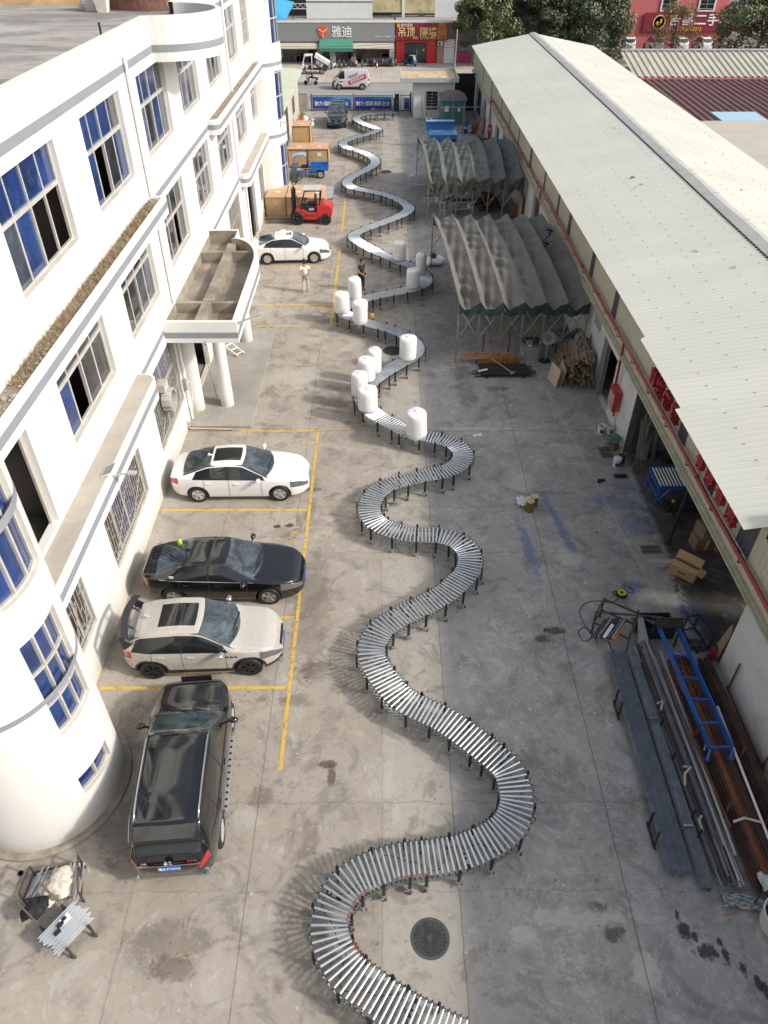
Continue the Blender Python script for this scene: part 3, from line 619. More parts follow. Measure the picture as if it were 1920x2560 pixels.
rb_(MB().bb(XW+.5,20.4,23.0,23.2,0,5).bb(20.4,20.6,5,84,0,4.9).bb(XW+.3,20.4,41,41.2,0,5).bb(XW+.3,20.4,56,56.2,0,5).bb(XW+.3,20.4,70,70.2,0,5).bb(XW+.3,20.4,83.8,84,0,5),'inner_wall',DRKW)
# nearer white wall
rb_(MB().bb(9.3,9.55,3,12.75,0,3.05),'near_wall',WW)
# roof: ribbed sheets, eave line steps out towards the camera
def eave(y): return 8.42 if y<18 else (8.58 if y<22.4 else (8.75 if y<62 else 8.80))
YR0,YR1=12.75,84.2; pit=.25; n=int((YR1-YR0)/pit)
mbW=MB(); mbE=MB()
def zroof(x): return 5.05+(min(x,29.4-x)-8.75)*.175
rib=[(0,0),(.15,0),(.18,.007),(.22,.007)]
yl=[]
for k in range(n):
    for dy,dz in rib: yl.append((YR0+k*pit+dy,dz))
W_=np.array([[(x if x>9 else eave(y),y,zroof(x if x>9 else eave(y))+dz) for x in (8,10.5,12.6,14.65)] for y,dz in yl]); mbW.grid(W_)
E_=np.array([[(x,y,zroof(x)+dz) for x in (14.75,17,19,20.75)] for y,dz in yl]); mbE.grid(E_)
m,t,p=node_mat('cream_roof_sheet'); P,x,y,z=pos(t); n1=noise(t,P,.25,5,.6,.5); n2=noise(t,P,1.3,6,.7,.3,(.35,2,1)); n3=noise(t,P,12,3,.7)
c=mixc(t,n1.ss(.3,.7),(.55,.55,.485),(.605,.605,.54)); c=mixc(t,n2.ss(.55,.8)*.25,c,(.48,.47,.42)); c=mixc(t,n3.ss(.62,.8)*.25,c,(.42,.41,.37)); lap=((y/.75).fr()-.5).ab().ss(.485,.497); c=mixc(t,lap*.22,c,(.35,.34,.30))
wn=t.nodes.new('ShaderNodeTexWhiteNoise'); wn.noise_dimensions='1D'; fl=(y/1.5)._m('FLOOR',0); t.links.new(fl.o,wn.inputs['W']); c=mixc(t,V(t,wn.outputs[0])*.16,c,(.44,.44,.40)); run=noise(t,P,1.,5,.7,.2,(.12,2.2,1)).ss(.58,.8); c=mixc(t,run*.22,c,(.40,.36,.29))
t.links.new(c.o,p.inputs['Base Color']); p.inputs['Roughness'].default_value=.5
ROOFM=m
rb_(mbW,'roof_slope',ROOFM,fix=False); rb_(mbE,'roof_slope',ROOFM,fix=False)
mb=MB(); sg=60
for k in range(sg):
    a=YR0+(YR1-YR0)*k/sg; b=YR0+(YR1-YR0)*(k+1)/sg; w0=.04*math.sin(a*.9); w1=.04*math.sin(b*.9); zz=6.1
    mb.quad((14.30,a,zroof(14.3)+.045),(14.30,b,zroof(14.3)+.045),(14.72+w1,b,zz+.07),(14.72+w0,a,zz+.07)); mb.quad((14.72+w0,a,zz+.07),(14.72+w1,b,zz+.07),(15.1,b,zroof(15.1)+.045),(15.1,a,zroof(15.1)+.045))
    if k%3==0: mb.bb(14.28,15.1,a,a+.02,6.13,6.15)
rb_(mb,'ridge_cap',M('ridge_flashing',(.48,.49,.46),.4,.2,.1),fix=False)
mb=MB()
for k in range(int((YR1-YR0)/pit)): yy=YR0+k*pit; mb.bb(14.24,14.31,yy+.02,yy+.11,zroof(14.28)+.002,zroof(14.28)+.03)
rb_(mb,'ridge_closure',DKST)['kind']='stuff'
mb=MB()
for x0 in (9.6,10.7,11.8,12.9,13.9,15.9,17.2,18.5,19.7):
    for k in range(int((YR1-YR0)/.75)):
        yy=YR0+k*.75+.18+random.uniform(-.03,.03); xx=x0+random.uniform(-.04,.04); zz=zroof(xx)+.03; mb.box((xx,yy,zz),(.035,.03,.012))
rb_(mb,'roof_screw',M('roof_screw_dark',(.09,.085,.08),.6,.2,.2))['kind']='stuff'
mb=MB()
for k in range(26): xx=random.uniform(9.5,20); yy=random.uniform(22,70); mb.box((xx,yy,zroof(xx)+.045),(random.uniform(.05,.2),random.uniform(.03,.06),.015),rz=random.uniform(0,3))
mb.box((12.3,38.0,zroof(12.3)+.05),(.18,.1,.08)).build('roof_debris',M('roof_debris',(.20,.18,.15),.9,0,.5,9),None).__setitem__('kind','stuff')
tag(bpy.data.objects['roof_debris'],'scattered bits of debris lying on the cream workshop roof','debris')
# vertical fascia with darker panels, trim and brackets
def corr(y0,y1,x,z0,z1,mat,name,pt=.2):
    mb=MB(); k=0; ys=[]
    while y0+k*pt<y1-1e-6:
        for dy,dx in ((0,0),(.10,0),(.125,-.022),(.175,-.022)):
            if y0+k*pt+dy<y1: ys.append((y0+k*pt+dy,dx))
        k+=1
    ys.append((y1,0)); mb.grid([[(x+dx,y,z0),(x+dx,y,z1)] for y,dx in ys]); return rb_(mb,name,mat,fix=False)
dark=[(13.2,14.0),(15.75,16.4),(18.15,18.85),(20.6,21.25),(26.75,27.35),(30.8,31.4),(35.85,36.45),(38.9,39.35),(43.0,43.5),(47.8,48.4),(53.0,53.5),(57.5,58),(62,62.4),(68.5,69),(75,75.5)]
corr(3,12.9,9.13,3.1,4.6,CREAM,'fascia_panel'); y=12.9
for a,b in dark: corr(y,a,9.13,3.1,4.98,CREAM,'fascia_panel'); corr(a,b,9.13,3.52,4.98,DKP,'dark_panel'); corr(a,b,9.13,3.1,3.515,CREAM,'fascia_panel'); y=b
corr(y,83.9,9.13,3.1,4.98,CREAM,'fascia_panel')
rb_(MB().bb(9.02,9.19,3,83.9,3.02,3.095).bb(8.93,9.015,3.0,83.9,3.0,3.05),'fascia_trim',M('cream_trim',(.46,.44,.33),.6,0,.12,2,dirt=(.25,.22,.15),da=.5))
rb_(MB().bb(10.1,16,-12,12.7,0,6.1),'added_shade_block',WW)  # block added to cast shade over the near right ground
rb_(MB().bb(9.25,12,3,12.6,3.06,4.62),'near_parapet',M('grey_mottled',(.40,.40,.39),.9,0,.3,4,.5,8))
# dark doors / openings
rb_(MB().bb(9.22,9.27,27.26,28.0,.03,2.45).bb(9.16,9.195,27.0,27.6,.03,2.42),'door_leaf',M('grey_steel_door',(.19,.20,.205),.6,.2,.12,1.5))
for (a,b,c,d) in wops[1:]: rb_(MB().bb(9.36,9.39,a+.01,b-.01,c,d-.01),'door',M('dark_door'))
rb_(MB().bb(9.17,9.195,28.45,29.5,2.2,2.95),'vent_panel',GREYP)
# red sprinkler main and branches
PIPE=M('red_pipe_paint',(.30,.035,.045),.4,0,.1)
mb=MB(); pts=[(8.97,y,3.62+.03*math.sin(y*.35)+.02*math.sin(y*1.1)) for y in np.linspace(5,67.9,100)]; mb.path(pts,.06,10); mb.tube((8.99,67.9,3.68),(9.05,67.6,1.2),.06,10)
for y in np.arange(13.5,67,3.1): mb.tube((8.97,y-.05,3.62),(8.97,y+.05,3.62),.075,10)
mb.tube((9.0,24.85,3.6),(9.05,24.85,1.75),.05,10); mb.tube((9.0,43.4,3.6),(9.05,43.4,.3),.05,10)
rb_(mb,'fire_pipe',PIPE,smooth=True,ang=50)
mb=MB()
for y in np.arange(13.2,67,2.05): mb.bar((9.12,y,3.45),(8.92,y,3.5),.03).bar((8.9,y,3.5),(8.9,y,3.62),.02)
rb_(mb,'pipe_bracket',DKST)
rb_(MB().path([(8.93,yy,3.80+.02*math.sin(yy*2)) for yy in np.linspace(13,45,80)],.012,4),'cable',M('cable_grey',(.35,.35,.35),.6))
# eight raised red characters
REDC=M('sign_red',(.36,.025,.03),.45,0,.08)
for ch,yc in zip('科技管理有限有限',(21.43,20.76,19.96,19.2,16.75,15.97,15.2,14.4)):
    text(ch,.56,REDC,'sign_character',RB,Vector((9.04,yc,4.03))-RB.location,(math.pi/2,0,-math.pi/2),.14,bold=.016)
# hose cabinet
t=thing('hose_cabinet','red fire hose cabinet with a white glazed front hanging on the white workshop wall','cabinet',(9.05,24.6,1.35))
MB().box((0,0,0),(.28,.72,.85)).build('case',M('cabinet_red',(.42,.03,.035),.4,0,.08),t,bevel=.01); MB().box((-.146,0,-.06),(.012,.62,.62)).build('glass_panel',M('cabinet_front',(.45,.46,.47),.25,0,.12,5),t)
mb=MB()
for k in range(5): mb.box((-.155,0,-.28+k*.1),(.01,.58,.015))
mb.box((-.155,0,.33),(.012,.5,.1)); mb.build('front_trim',M('cabinet_red'),t); MB().tube((.06,-.1,-.42),(.06,-.1,-.75),.04,8).build('valve',PIPE,t)
# wall extinguisher far along
t=thing('hose_reel_box','small far red fire box under the red pipe by the transformer fence','fire box',(9.0,67.4,1.3)); MB().box((0,0,0),(.25,.5,.75)).build('case',M('cabinet_red'),t,bevel=.015); MB().tube((0,0,-.37),(0,0,-.8),.05,8).build('valve',PIPE,t); MB().box((0,-.26,.1),(.2,.012,.2)).build('glass_panel',M('cabinet_front'),t)
# ================= FAR END ===============================================
# ---- gate with banners
BAN=None
def banner_mat(name,x0,x1,z0,z1):
    m,t,p=node_mat(name); P,x,y,z=pos(t); u=(x-x0)/(x1-x0); v=(z-z0)/(z1-z0)
    w=noise(t,P,1.2,3,.6,.8)
    c=mixc(t,v.ss(0,1),(.010,.035,.20),(.012,.075,.36)); st=((v-.92)+(u-.75).pw(2)*.9+(w-.5)*.25).ab().ss(.02,.18,1,0)*u.ss(.35,.7); c=mixc(t,st*.8,c,(.05,.38,.75))
    lo=v.ss(.0,.14,1,0); c=mixc(t,lo*w.ss(.35,.6)*.8,c,(.42,.25,.38)); gl=((u-.5).ab().ss(0,.08,1,0))*v.ss(.0,.2,1,0); c=mixc(t,gl,c,(.75,.55,.3))
    t.links.new(c.o,p.inputs['Base Color']); p.inputs['Roughness'].default_value=.5; return m
WTX=M('banner_white',(.75,.78,.82),.5,0,.02); GATE=M('gate_black',(.035,.04,.045),.5,.3,.15)
def gate(x0,x1,label):
    t=thing('gate',label,'gate',((x0+x1)/2,80.8,0),0,'banner gates'); w=x1-x0
    mb=MB()
    for z in(.08,1.33): mb.box((0,.03,z),(w,.05,.06))
    for k in range(9): mb.box((-w/2+.03+k*(w-.06)/8,.03,.7),(.05,.05,1.3))
    mb.build('frame',GATE,t)
    b=MB().box((0,-.01,.69),(w-.22,.015,1.12)).build('banner',banner_mat('banner_%d'%int(x0*10),x0,x1,.13,1.25),t)
    text('耐力·国家高新企业',.42,WTX,'lettering',b,(0,-.03,.64),(math.pi/2,0,0),.008,sx=.96,bold=.006)
    MB().box((-w/2+.02,.0,.75),(.1,.14,1.5)).build('post',GATE,t)
gate(-6.9,-2.9,'left of two black gate leaves with blue banner, behind the dark parked car'); gate(-2.80,1.10,'right of two black gate leaves with blue banner, right of the dark car')
t=thing('gate_motor','black gate drive cabinet between the blue banner and the pedestrian gate','gate motor',(1.5,80.8,0)); MB().box((0,0,.74),(.42,.42,1.48)).build('cabinet',GATE,t,bevel=.02); MB().box((-.28,-.05,.62),(.12,.2,1.1)).build('hinge_box',M('gate_black2',(.015,.015,.02),.4),t)
MB().box((.0,-.215,.9),(.3,.008,.3)).build('hatch',M('gate_hatch',(.06,.065,.07),.4),t)
t=thing('pedestrian_gate','small black pedestrian gate with white bars and a narrow blue banner','gate',(2.3,80.8,0)); mb=MB()
for z in(.06,1.38): mb.box((0,0,z),(1.0,.05,.06))
for x in(-.48,.48): mb.box((x,0,.75),(.05,.06,1.5))
mb.box((.56,0,.8),(.12,.14,1.65)).build('frame',GATE,t); MB().box((-.33,0,.72),(.07,.04,1.2)).box((-.2,0,.72),(.07,.04,1.2)).build('bar',WTX,t)
b=MB().box((.16,-.01,.65),(.52,.02,1.05)).build('banner',banner_mat('banner_small',2.2,2.72,.1,1.2),t); text('耐力',.24,WTX,'lettering',b,(.16,-.03,1.0),(math.pi/2,0,0),.008); text('国家高新企业',.07,WTX,'lettering',b,(.16,-.03,.78),(math.pi/2,0,0),.008)
t=thing('gate_pillar','short grey concrete gate pillar at the left end of the gates','pillar',(-7.7,80.9,0)); MB().box((0,0,.78),(.85,.5,1.56)).build('shaft',M('pillar_grey',(.27,.26,.24),.9,0,.2,2),t); MB().box((0,0,1.585),(.92,.56,.05)).build('cap',M('pillar_cap',(.34,.33,.3),.9,0,.2,2),t)
# ---- low building on the left beside the gate
t=thing('low_shed','low pale green lean to shed with stained walls at the left of the gates','shed',(-10,74,0)); LW=M('stained_wall',(.50,.46,.40),.9,0,.12,.8,dirt=(.26,.23,.19),da=.6,ds=.8)
mb=MB().bb(-12,-8.1,64.5,80.6,0,3.3); mb.build('wall',LW,t,world=True)
MB().add([(-14,63.2,3.75),(-7.72,63.2,3.22),(-7.72,82.6,3.22),(-14,82.6,3.75),(-14,63.2,3.82),(-7.72,63.2,3.30),(-7.72,82.6,3.30),(-14,82.6,3.82)],[(0,1,2,3),(7,6,5,4),(0,4,5,1),(1,5,6,2),(2,6,7,3),(3,7,4,0)]).build('roof',M('pale_green_roof',(.52,.56,.43),.6,0,.08,.5),t,world=True)
MB().bb(-8.1,-8.05,67.5,70.2,.0,2.5).build('door',M('brown_dark_door',(.06,.045,.04),.7,0,.2),t,world=True); w=MB().bb(-8.1,-8.04,74.5,76.0,1.0,2.3).build('window',DARK,t,world=True); MB().bb(-8.1,-8.02,74.4,76.1,.93,.995).build('sill',LW,w,world=True)
# ---- guard house
t=thing('guard_house','small white gatehouse with a flat roof holding tan debris and a dark window','gatehouse',(4.9,79.7,0)); GH=M('gatehouse_white',(.70,.71,.70),.8,0,.05,.6,dirt=(.5,.47,.42),da=.25)
MB().bb(3.03,6.8,77.85,81.6,0,3.05).build('wall',GH,t,world=True); GR=M('gatehouse_roof_edge',(.42,.44,.47),.7,0,.06)
mb=MB().bb(1.75,7.15,77.3,82.2,3.05,3.18)
for q in ((1.75,7.15,77.3,77.42),(1.75,7.15,82.08,82.2),(1.75,1.87,77.42,82.08),(7.03,7.15,77.42,82.08)): mb.bb(*q,3.181,3.42)
mb.build('roof',GR,t,world=True); MB().bb(1.88,7.02,77.43,82.07,3.182,3.24).build('roof_fill',M('tan_debris',(.55,.42,.26),.95,0,.3,2,.4,8,dirt=(.12,.09,.06),da=.5),t,world=True)
w=MB(); 
for q in ((4.2,5.3,77.80,77.848,.75,2.25),): w.bb(*q)
w=w.build('window',DARK,t,world=True); f=MB()
for x in(4.2,4.74,5.28): f.bb(x-.02,x+.02,77.76,77.795,.75,2.25)
for z in np.linspace(.75,2.25,7): f.bb(4.2,5.3,77.765,77.79,z-.012,z+.012)
f.build('bars',GREYP,w,world=True); MB().tube((3.2,77.75,2.85),(3.2,77.5,2.75),.05,8).build('camera',WHT,t,world=True)
# ---- transformer kiosk and its fence
t=thing('transformer_kiosk','green metal transformer kiosk with a brown hipped roof and blue eave','kiosk',(6.5,75.6,0)); GRN=M('kiosk_green',(.055,.19,.15),.5,0,.1,.8,dirt=(.10,.22,.17),da=.3)
MB().bb(5.42,7.6,74.6,76.7,.12,2.1).build('cabinet',GRN,t,world=True)
mb=MB()
for x in(5.45,6.5,7.57): mb.bb(x-.04,x+.04,74.54,74.598,.12,2.1)
mb.bb(5.35,7.68,74.5,76.8,0,.118); mb.build('frame',GREYP,t,world=True)
MB().bb(5.32,7.72,74.45,76.85,2.1,2.26).build('eave',M('eave_blue',(.14,.30,.58),.5),t,world=True)
MB().add([(5.3,74.4,2.27),(7.74,74.4,2.27),(7.74,76.9,2.27),(5.3,76.9,2.27),(6.0,75.7,2.75),(7.0,75.7,2.75)],[(0,1,5,4),(1,2,5),(2,3,4,5),(3,0,4),(3,2,1,0)]).build('roof',M('kiosk_roof_brown',(.15,.095,.085),.7,0,.2),t,world=True)
MB().bb(5.75,6.1,74.585,74.597,1.2,1.65).bb(6.95,7.15,74.585,74.597,1.2,1.5).build('notice',WTX,t,world=True)
def fence(a,b,h,n,label):
    t=thing('mesh_fence',label,'fence',(*a,0)); a=Vector((*a,0)); b=Vector((*b,0)); d=b-a
    for k in range(n+1): MB().bar(d*k/n,d*k/n+Vector((0,0,h)),.06).build('post',M('fence_post',(.36,.37,.37),.5,.4,.15),t)
    MB().bar((0,0,h-.04),d+Vector((0,0,h-.04)),.045).bar((0,0,.45),d+Vector((0,0,.45)),.035).build('rail',M('fence_post'),t)
fence((3.75,72.6),(9.0,72.6),2.0,3,'galvanised rail fence in front of the green transformer kiosk'); fence((3.75,72.7),(3.75,77.3),2.3,2,'galvanised rail fence running back beside the white gatehouse')
t=thing('dark_screen','tall dark sheet metal screen between the gatehouse and the workshop','screen',(8.1,81,0)); MB().box((0,0,1.6),(2.0,.1,3.2)).build('sheet',M('screen_black',(.03,.032,.035),.8,0,.3,1.5),t)
mb=MB()
for k in range(9): mb.box((-.95+k*.24,-.07,1.6),(.05,.04,3.2))
mb.build('rib',M('screen_black'),t)
# small things by the fence
for i,(x,y,h,r_,col,lab) in enumerate(((7.5,71.9,1.15,.16,(.03,.05,.14),'tall dark blue gas drum by the fence, tallest of three'),(7.85,71.75,.75,.17,(.25,.33,.38),'pale blue and white drum beside the tall blue one'),(7.1,71.9,.5,.15,(.28,.26,.28),'short dusty drum left of the tall blue one'))):
    t=thing('drum',lab,'drum',(x,y,0),0,'drums by the kiosk fence'); MB().lathe([(r_,0),(r_,h*.8),(r_*.6,h*.9),(r_*.35,h)],n=14).build('body',M('drum_%d'%i,col,.4,0,.2,4),t,smooth=True,ang=35); MB().lathe([(r_*1.03,h*.35),(r_*1.03,h*.5)],n=14).build('label_band',M('drum_label',(.55,.58,.6),.5,0,.2,9),t)
t=thing('brick_heap','heap of loose red bricks beside the drums','brick pile',(8.4,72.0,0)); mb=MB()
for k in range(150): z=random.random()**1.5; mb.box((random.uniform(-.45,.45)*(1-z*.5),random.uniform(-.4,.4)*(1-z*.5),.06+z*.75),(.22,.11,.07),m=Euler((random.uniform(-.4,.4),random.uniform(-.4,.4),random.uniform(0,3))).to_matrix())
mb.build('bricks',M('loose_brick',(.27,.12,.08),.9,0,.35,5),t)['kind']='stuff'
for i,(x,l) in enumerate(((4.0,'straw broom leaning on the fence, left of two'),(4.38,'straw broom leaning on the fence, right of two'))):
    t=thing('broom',l,'broom',(x,72.1,0),0,'brooms by the fence'); MB().tube((0,0,0),(.02,.3,1.25),.018,6).build('handle',M('bamboo'),t)
    mb=MB(); 
    for k in range(40): a=random.uniform(0,6.28); mb.add([(.0,.28,1.1),(.02,.28,1.12),(math.cos(a)*.2+.02,.32+math.sin(a)*.08,1.75+random.random()*.12)],[(0,1,2)])
    mb.build('bristles',M('straw_grass'),t,fix=False); MB().box((0,.24,1.12),(.2,.06,.12)).build('binding',WTX,t)
t=thing('timber_offcut','long grey boards leaning against the workshop wall by the far red pipe','boards',(8.9,69.5,0)); mb=MB()
for k in range(6): mb.bar((-.8+k*.12,-.3-.4*(k%3),.05),(-.1+k*.03,.5,2.0-.1*k),.13,.03)
mb.build('board',M('grey_board',(.22,.19,.16),.9,0,.3,3),t)
t=thing('steel_trestle','black steel trestle frame standing near the far workshop doors','trestle',(8.4,65.3,0)); mb=MB()
for x,y in((-.5,-.4),(.5,-.4),(-.5,.4),(.5,.4)): mb.bar((x,y,0),(x*.9,y*.7,1.3),.09)
for z in(.5,1.0): mb.bar((-.5,-.35,z),(.5,-.35,z),.09).bar((-.5,.35,z),(.5,.35,z),.09)
mb.build('frame',M('trestle_black',(.03,.028,.027),.7,.2,.2),t)
t=thing('baling_machine','bright blue metal machine with its long lid standing open, behind the far canopy','machine',(4.95,66.4,0)); BM=M('machine_blue',(.035,.17,.48),.4,0,.12,1.5); LBM=M('machine_light_blue',(.20,.42,.72),.4,0,.08)
MB().prism([(-1.25,.25),(1.25,.25),(1.25,1.3),(-.95,1.3)],-.8,.75,'y').build('body',BM,t,bevel=.02); MB().box((.12,0,1.325),(2.25,1.5,.05)).build('top_panel',LBM,t); MB().box((-.35,-.2,1.42),(.9,.5,.12)).build('hatch',LBM,t,bevel=.02)
MB().box((-.1,.9,1.6),(2.25,.12,.75),m=Matrix.Rotation(R(-8),3,'X')).build('lid',BM,t); MB().box((-.1,.80,2.02),(2.35,.45,.07)).build('lid_rim',LBM,t); MB().box((.9,-.815,.8),(.5,.02,.4)).build('grille',M('grille_navy',(.01,.02,.08),.5),t); MB().box((.25,-.815,.8),(.4,.02,.35)).build('notice',WTX,t)
MB().box((-1,-.6,.12),(.15,.15,.25)).box((1,-.6,.12),(.15,.15,.25)).box((-1,.6,.12),(.15,.15,.25)).box((1,.6,.12),(.15,.15,.25)).build('foot',DKST,t)
# ---- garbage and crates on the left
t=thing('rubbish_heap','heap of white sacks, plastic and a red drum against the shed wall','rubbish',(-7.2,74.1,0)); mb=MB(); mb2=MB()
def blob(mb,c,r,sq=.6,seed=0,n=10,wr=.25):
    q=random.Random(seed); ph=[q.uniform(0,6.28) for _ in range(6)]; P=[]
    for i in range(n+1):
        th=math.pi*i/n; row=[]
        for j in range(n*2+1):
            a=2*math.pi*j/(n*2); k=1+wr*(math.sin(3*a+ph[0]+th*2)*.4+math.sin(5*a+ph[1]-th*3)*.3+math.sin(7*th+ph[2]+2*a)*.3+math.sin(9*a+6*th+ph[3])*.25)*math.sin(th)
            row.append((c[0]+r*k*math.sin(th)*math.cos(a),c[1]+r*k*math.sin(th)*math.sin(a),c[2]+r*sq*k*math.cos(th)))
        P.append(row)
    mb.grid(P)
for i,(x,y,z,r_) in enumerate(((0,0,.3,.45),(.5,-.3,.2,.4),(-.3,.3,.35,.45),(.1,.5,.6,.4),(.7,.2,.25,.35),(-.2,-.4,.2,.4))): blob(mb,(x,y,z),r_,.7,i)
mb.build('sack',M('sack_white',(.58,.56,.53),.6,0,.25,3),t,smooth=True); MB().tube((-.1,.15,.4),(-.1,.15,1.0),.22,12).build('red_drum',M('drum_red',(.5,.09,.05),.5),t)
blob(mb2,(.05,.35,1.1),.22,.6,9); mb2.build('green_bag',M('bag_green',(.06,.3,.12),.5),t,smooth=True); mb=MB(); blob(mb,(.8,.5,.55),.25,.6,4); mb.build('blue_bag',M('bag_blue',(.25,.45,.55),.5,0,.4,8),t,smooth=True)
PLY=M('crate_plywood',(.50,.33,.17),.75,0,.22,1.0,sx=(1,1,.25),fine=.15); PLYT=M('crate_top',(.60,.37,.22),.75,0,.15,1.2,sx=(.3,1,1)); PLYE=M('crate_edge',(.16,.055,.03),.7,0,.2)
def crate(x0,x1,y0,y1,h,label,dark=False,lab=None,z0=0):
    t=thing('wooden_crate',label,'crate',((x0+x1)/2,(y0+y1)/2,z0),0,'plywood crates'); w,d=x1-x0,y1-y0
    MB().box((0,0,h/2+.05),(w,d,h-.12)).build('body',PLY,t); mb=MB()
    for k in range(3): mb.box((0,-d/2+d/6+k*d/3,h+.005),(w+.03,d/3-.015,.04))
    mb.build('lid',PLYT,t); e=MB()
    for sx in(-1,1):
        for sy in(-1,1): e.box((sx*(w/2),sy*(d/2),h/2),(.05,.05,h-.04))
    for sy in(-1,1): e.box((0,sy*(d/2+.004),h-.05),(w,.045,.06)).box((0,sy*(d/2+.004),.05),(w,.045,.1))
    for sx in(-1,1): e.box((sx*(w/2+.004),0,h-.05),(.045,d,.06))
    e.build('batten',PLYE if dark else M('batten_pale',(.42,.27,.14),.75,0,.2),t); MB().box((-w*.15+.3,-d*.1,h+.03),(.3,.22,.006)).build('sticker',WTX,t)
    if lab: MB().box((lab,-d/2-.012,h*.72),(.32,.012,.25)).build('notice',WTX,t)
crate(-7.6,-6.35,49.7,52.3,1.25,'plywood crate nearest the building wall, behind the forklift mast'); crate(-6.25,-5.0,49.7,52.3,1.25,'plywood crate in the middle of the row, mostly hidden by the forklift'); crate(-4.95,-3.75,49.7,52.3,1.2,'plywood crate at the outer end of the row, behind the forklift seat')
crate(-7.25,-5.75,61.1,63.0,1.35,'plywood crate with dark edges directly under the stacked one',True); crate(-5.7,-4.15,61.1,63.1,1.35,'plywood crate with dark edges and a white notice, right of the stack',True,.1); crate(-7.0,-5.65,63.2,65.0,2.5,'tallest plywood crate, rising behind the blue tricycle',True)
t=thing('loading_ramp','pale grey steel ramp plate lying at the end of the crate row','ramp',(-3.68,54.5,0)); MB().add([(-.2,-1.2,.06),(.22,-1.2,.06),(.28,1.2,.16),(-.4,1.2,.16),(-.2,-1.2,.1),(.22,-1.2,.1),(.28,1.2,.2),(-.4,1.2,.2)],[(3,2,1,0),(4,5,6,7),(0,1,5,4),(1,2,6,5),(2,3,7,6),(3,0,4,7)]).build('plate',M('plate_pale',(.50,.54,.57),.4,.4,.08),t); MB().tube((-.2,-1.1,.05),(-.2,-1.2,.05),.05,8).tube((.2,-1.1,.05),(.2,-1.2,.05),.05,8).build('roller',BLK,t)
t=thing('cable_trolley','tangle of grey cable coils hanging on a thin stand by the far tower','cable stand',(-6.1,56.2,0)); mb=MB()
for k in range(34):
    a=random.uniform(0,6.28); c=(random.uniform(-.65,.1),random.uniform(-.3,.3),random.uniform(.35,.95)); mb.path([(c[0]+.25*math.cos(q+a)+.03*q,c[1]+.1*math.sin(q*2),c[2]+.28*math.sin(q)) for q in np.linspace(0,6.3,12)],.018,4)
mb.build('cable',M('cable_dark',(.12,.13,.13),.6,0,.4,9),t); MB().bar((.45,0,0),(.5,0,1.3),.04).bar((.7,0,0),(.72,0,1.2),.04).bar((.45,0,1.1),(.72,0,1.1),.03).build('stand',GREYP,t)
t=thing('green_bin','small green bin between the shed and the tall crate','bin',(-7.0,67.5,0)); MB().lathe([(.25,0),(.32,.7)],n=4,m=Matrix.Rotation(math.pi/4,3,'Z')).build('body',M('bin_green',(.03,.16,.06),.6),t); MB().box((0,0,.72),(.5,.5,.05)).build('lid',M('bin_green'),t)
# ---- shops across the road
SY=107.3
t=thing('scooter_shop','single storey scooter shop with a long grey sign and shuttered open bays','shop',(-6,SY,0)); SG=M('sign_grey',(.23,.24,.25),.6,0,.05,.5)
MB().bb(-60,-13.2,SY+.1,SY+8,0,4.2).bb(-13.2,1.66,SY+1.4,SY+8,0,4.2).build('wall',M('shop_wall',(.30,.29,.27),.9,0,.15),t,world=True)
for x in(-13.2,-7.6,-3.4,1.5): MB().bb(x-.2,x+.2,SY,SY+1.4,.09,2.6).build('pillar',M('shop_pillar',(.33,.33,.34),.8,0,.15),t,world=True)
sg=MB().bb(-16,1.65,SY-.5,SY,2.45,4.4).build('sign_board',SG,t,world=True); MB().bb(-16,8.3,SY-.55,SY+.6,4.4,4.52).build('roof_edge',M('roof_edge_pale',(.55,.54,.52),.7,0,.1),t,world=True)
text('雅迪',1.28,M('sign_white',(.82,.82,.82),.5),'lettering',sg,Vector((-4.9,SY-.53,3.38))-t.location,(math.pi/2,0,0),.06,bold=.008)
text('中堂店 0769-88887171店',.24,M('sign_white'),'lettering',sg,Vector((.45,SY-.52,2.95))-t.location,(math.pi/2,0,0),.03)
# emblem: rounded triangular shield cut by a white three armed star
em=[(-.62,.42),(-.60,.60),(-.30,.74),(.30,.74),(.60,.60),(.62,.42),(.45,-.15),(.12,-.62),(-.12,-.62),(-.45,-.15)]
MB().prism([(a*.98-7.22,b*.92+3.37) for a,b in em],SY-.58,SY-.505,'y').build('emblem',M('emblem_orange',(.75,.09,.02),.5,0,.03),sg,world=True)
mb=MB(); cxx,czz=-7.22,3.42
for a in (-90,35,145): mb.bar((cxx,SY-.60,czz),(cxx+.66*math.cos(R(a)),SY-.60,czz+.66*math.sin(R(a))),.10,.03,(0,1,0))
mb.build('emblem_star',M('emblem_pale',(.6,.58,.55),.5),sg,world=True)
for a,b in((-13.1,-7.65),(-3.55,1.55)): MB().prism([(SY-.1,2.42),(SY-1.5,1.88),(SY-1.5,1.8),(SY-.1,2.34)],a,b,'x').build('awning',M('awning_cream',(.46,.44,.36),.8,0,.1),t,world=True)
a_=MB().prism([(SY-.52,2.72),(SY-2.0,1.95),(SY-2.0,1.6),(SY-1.96,1.6),(SY-1.96,1.9),(SY-.52,2.66)],-7.65,-3.55,'x').build('awning',M('awning_green',(.06,.24,.17),.7,0,.08),t,world=True)
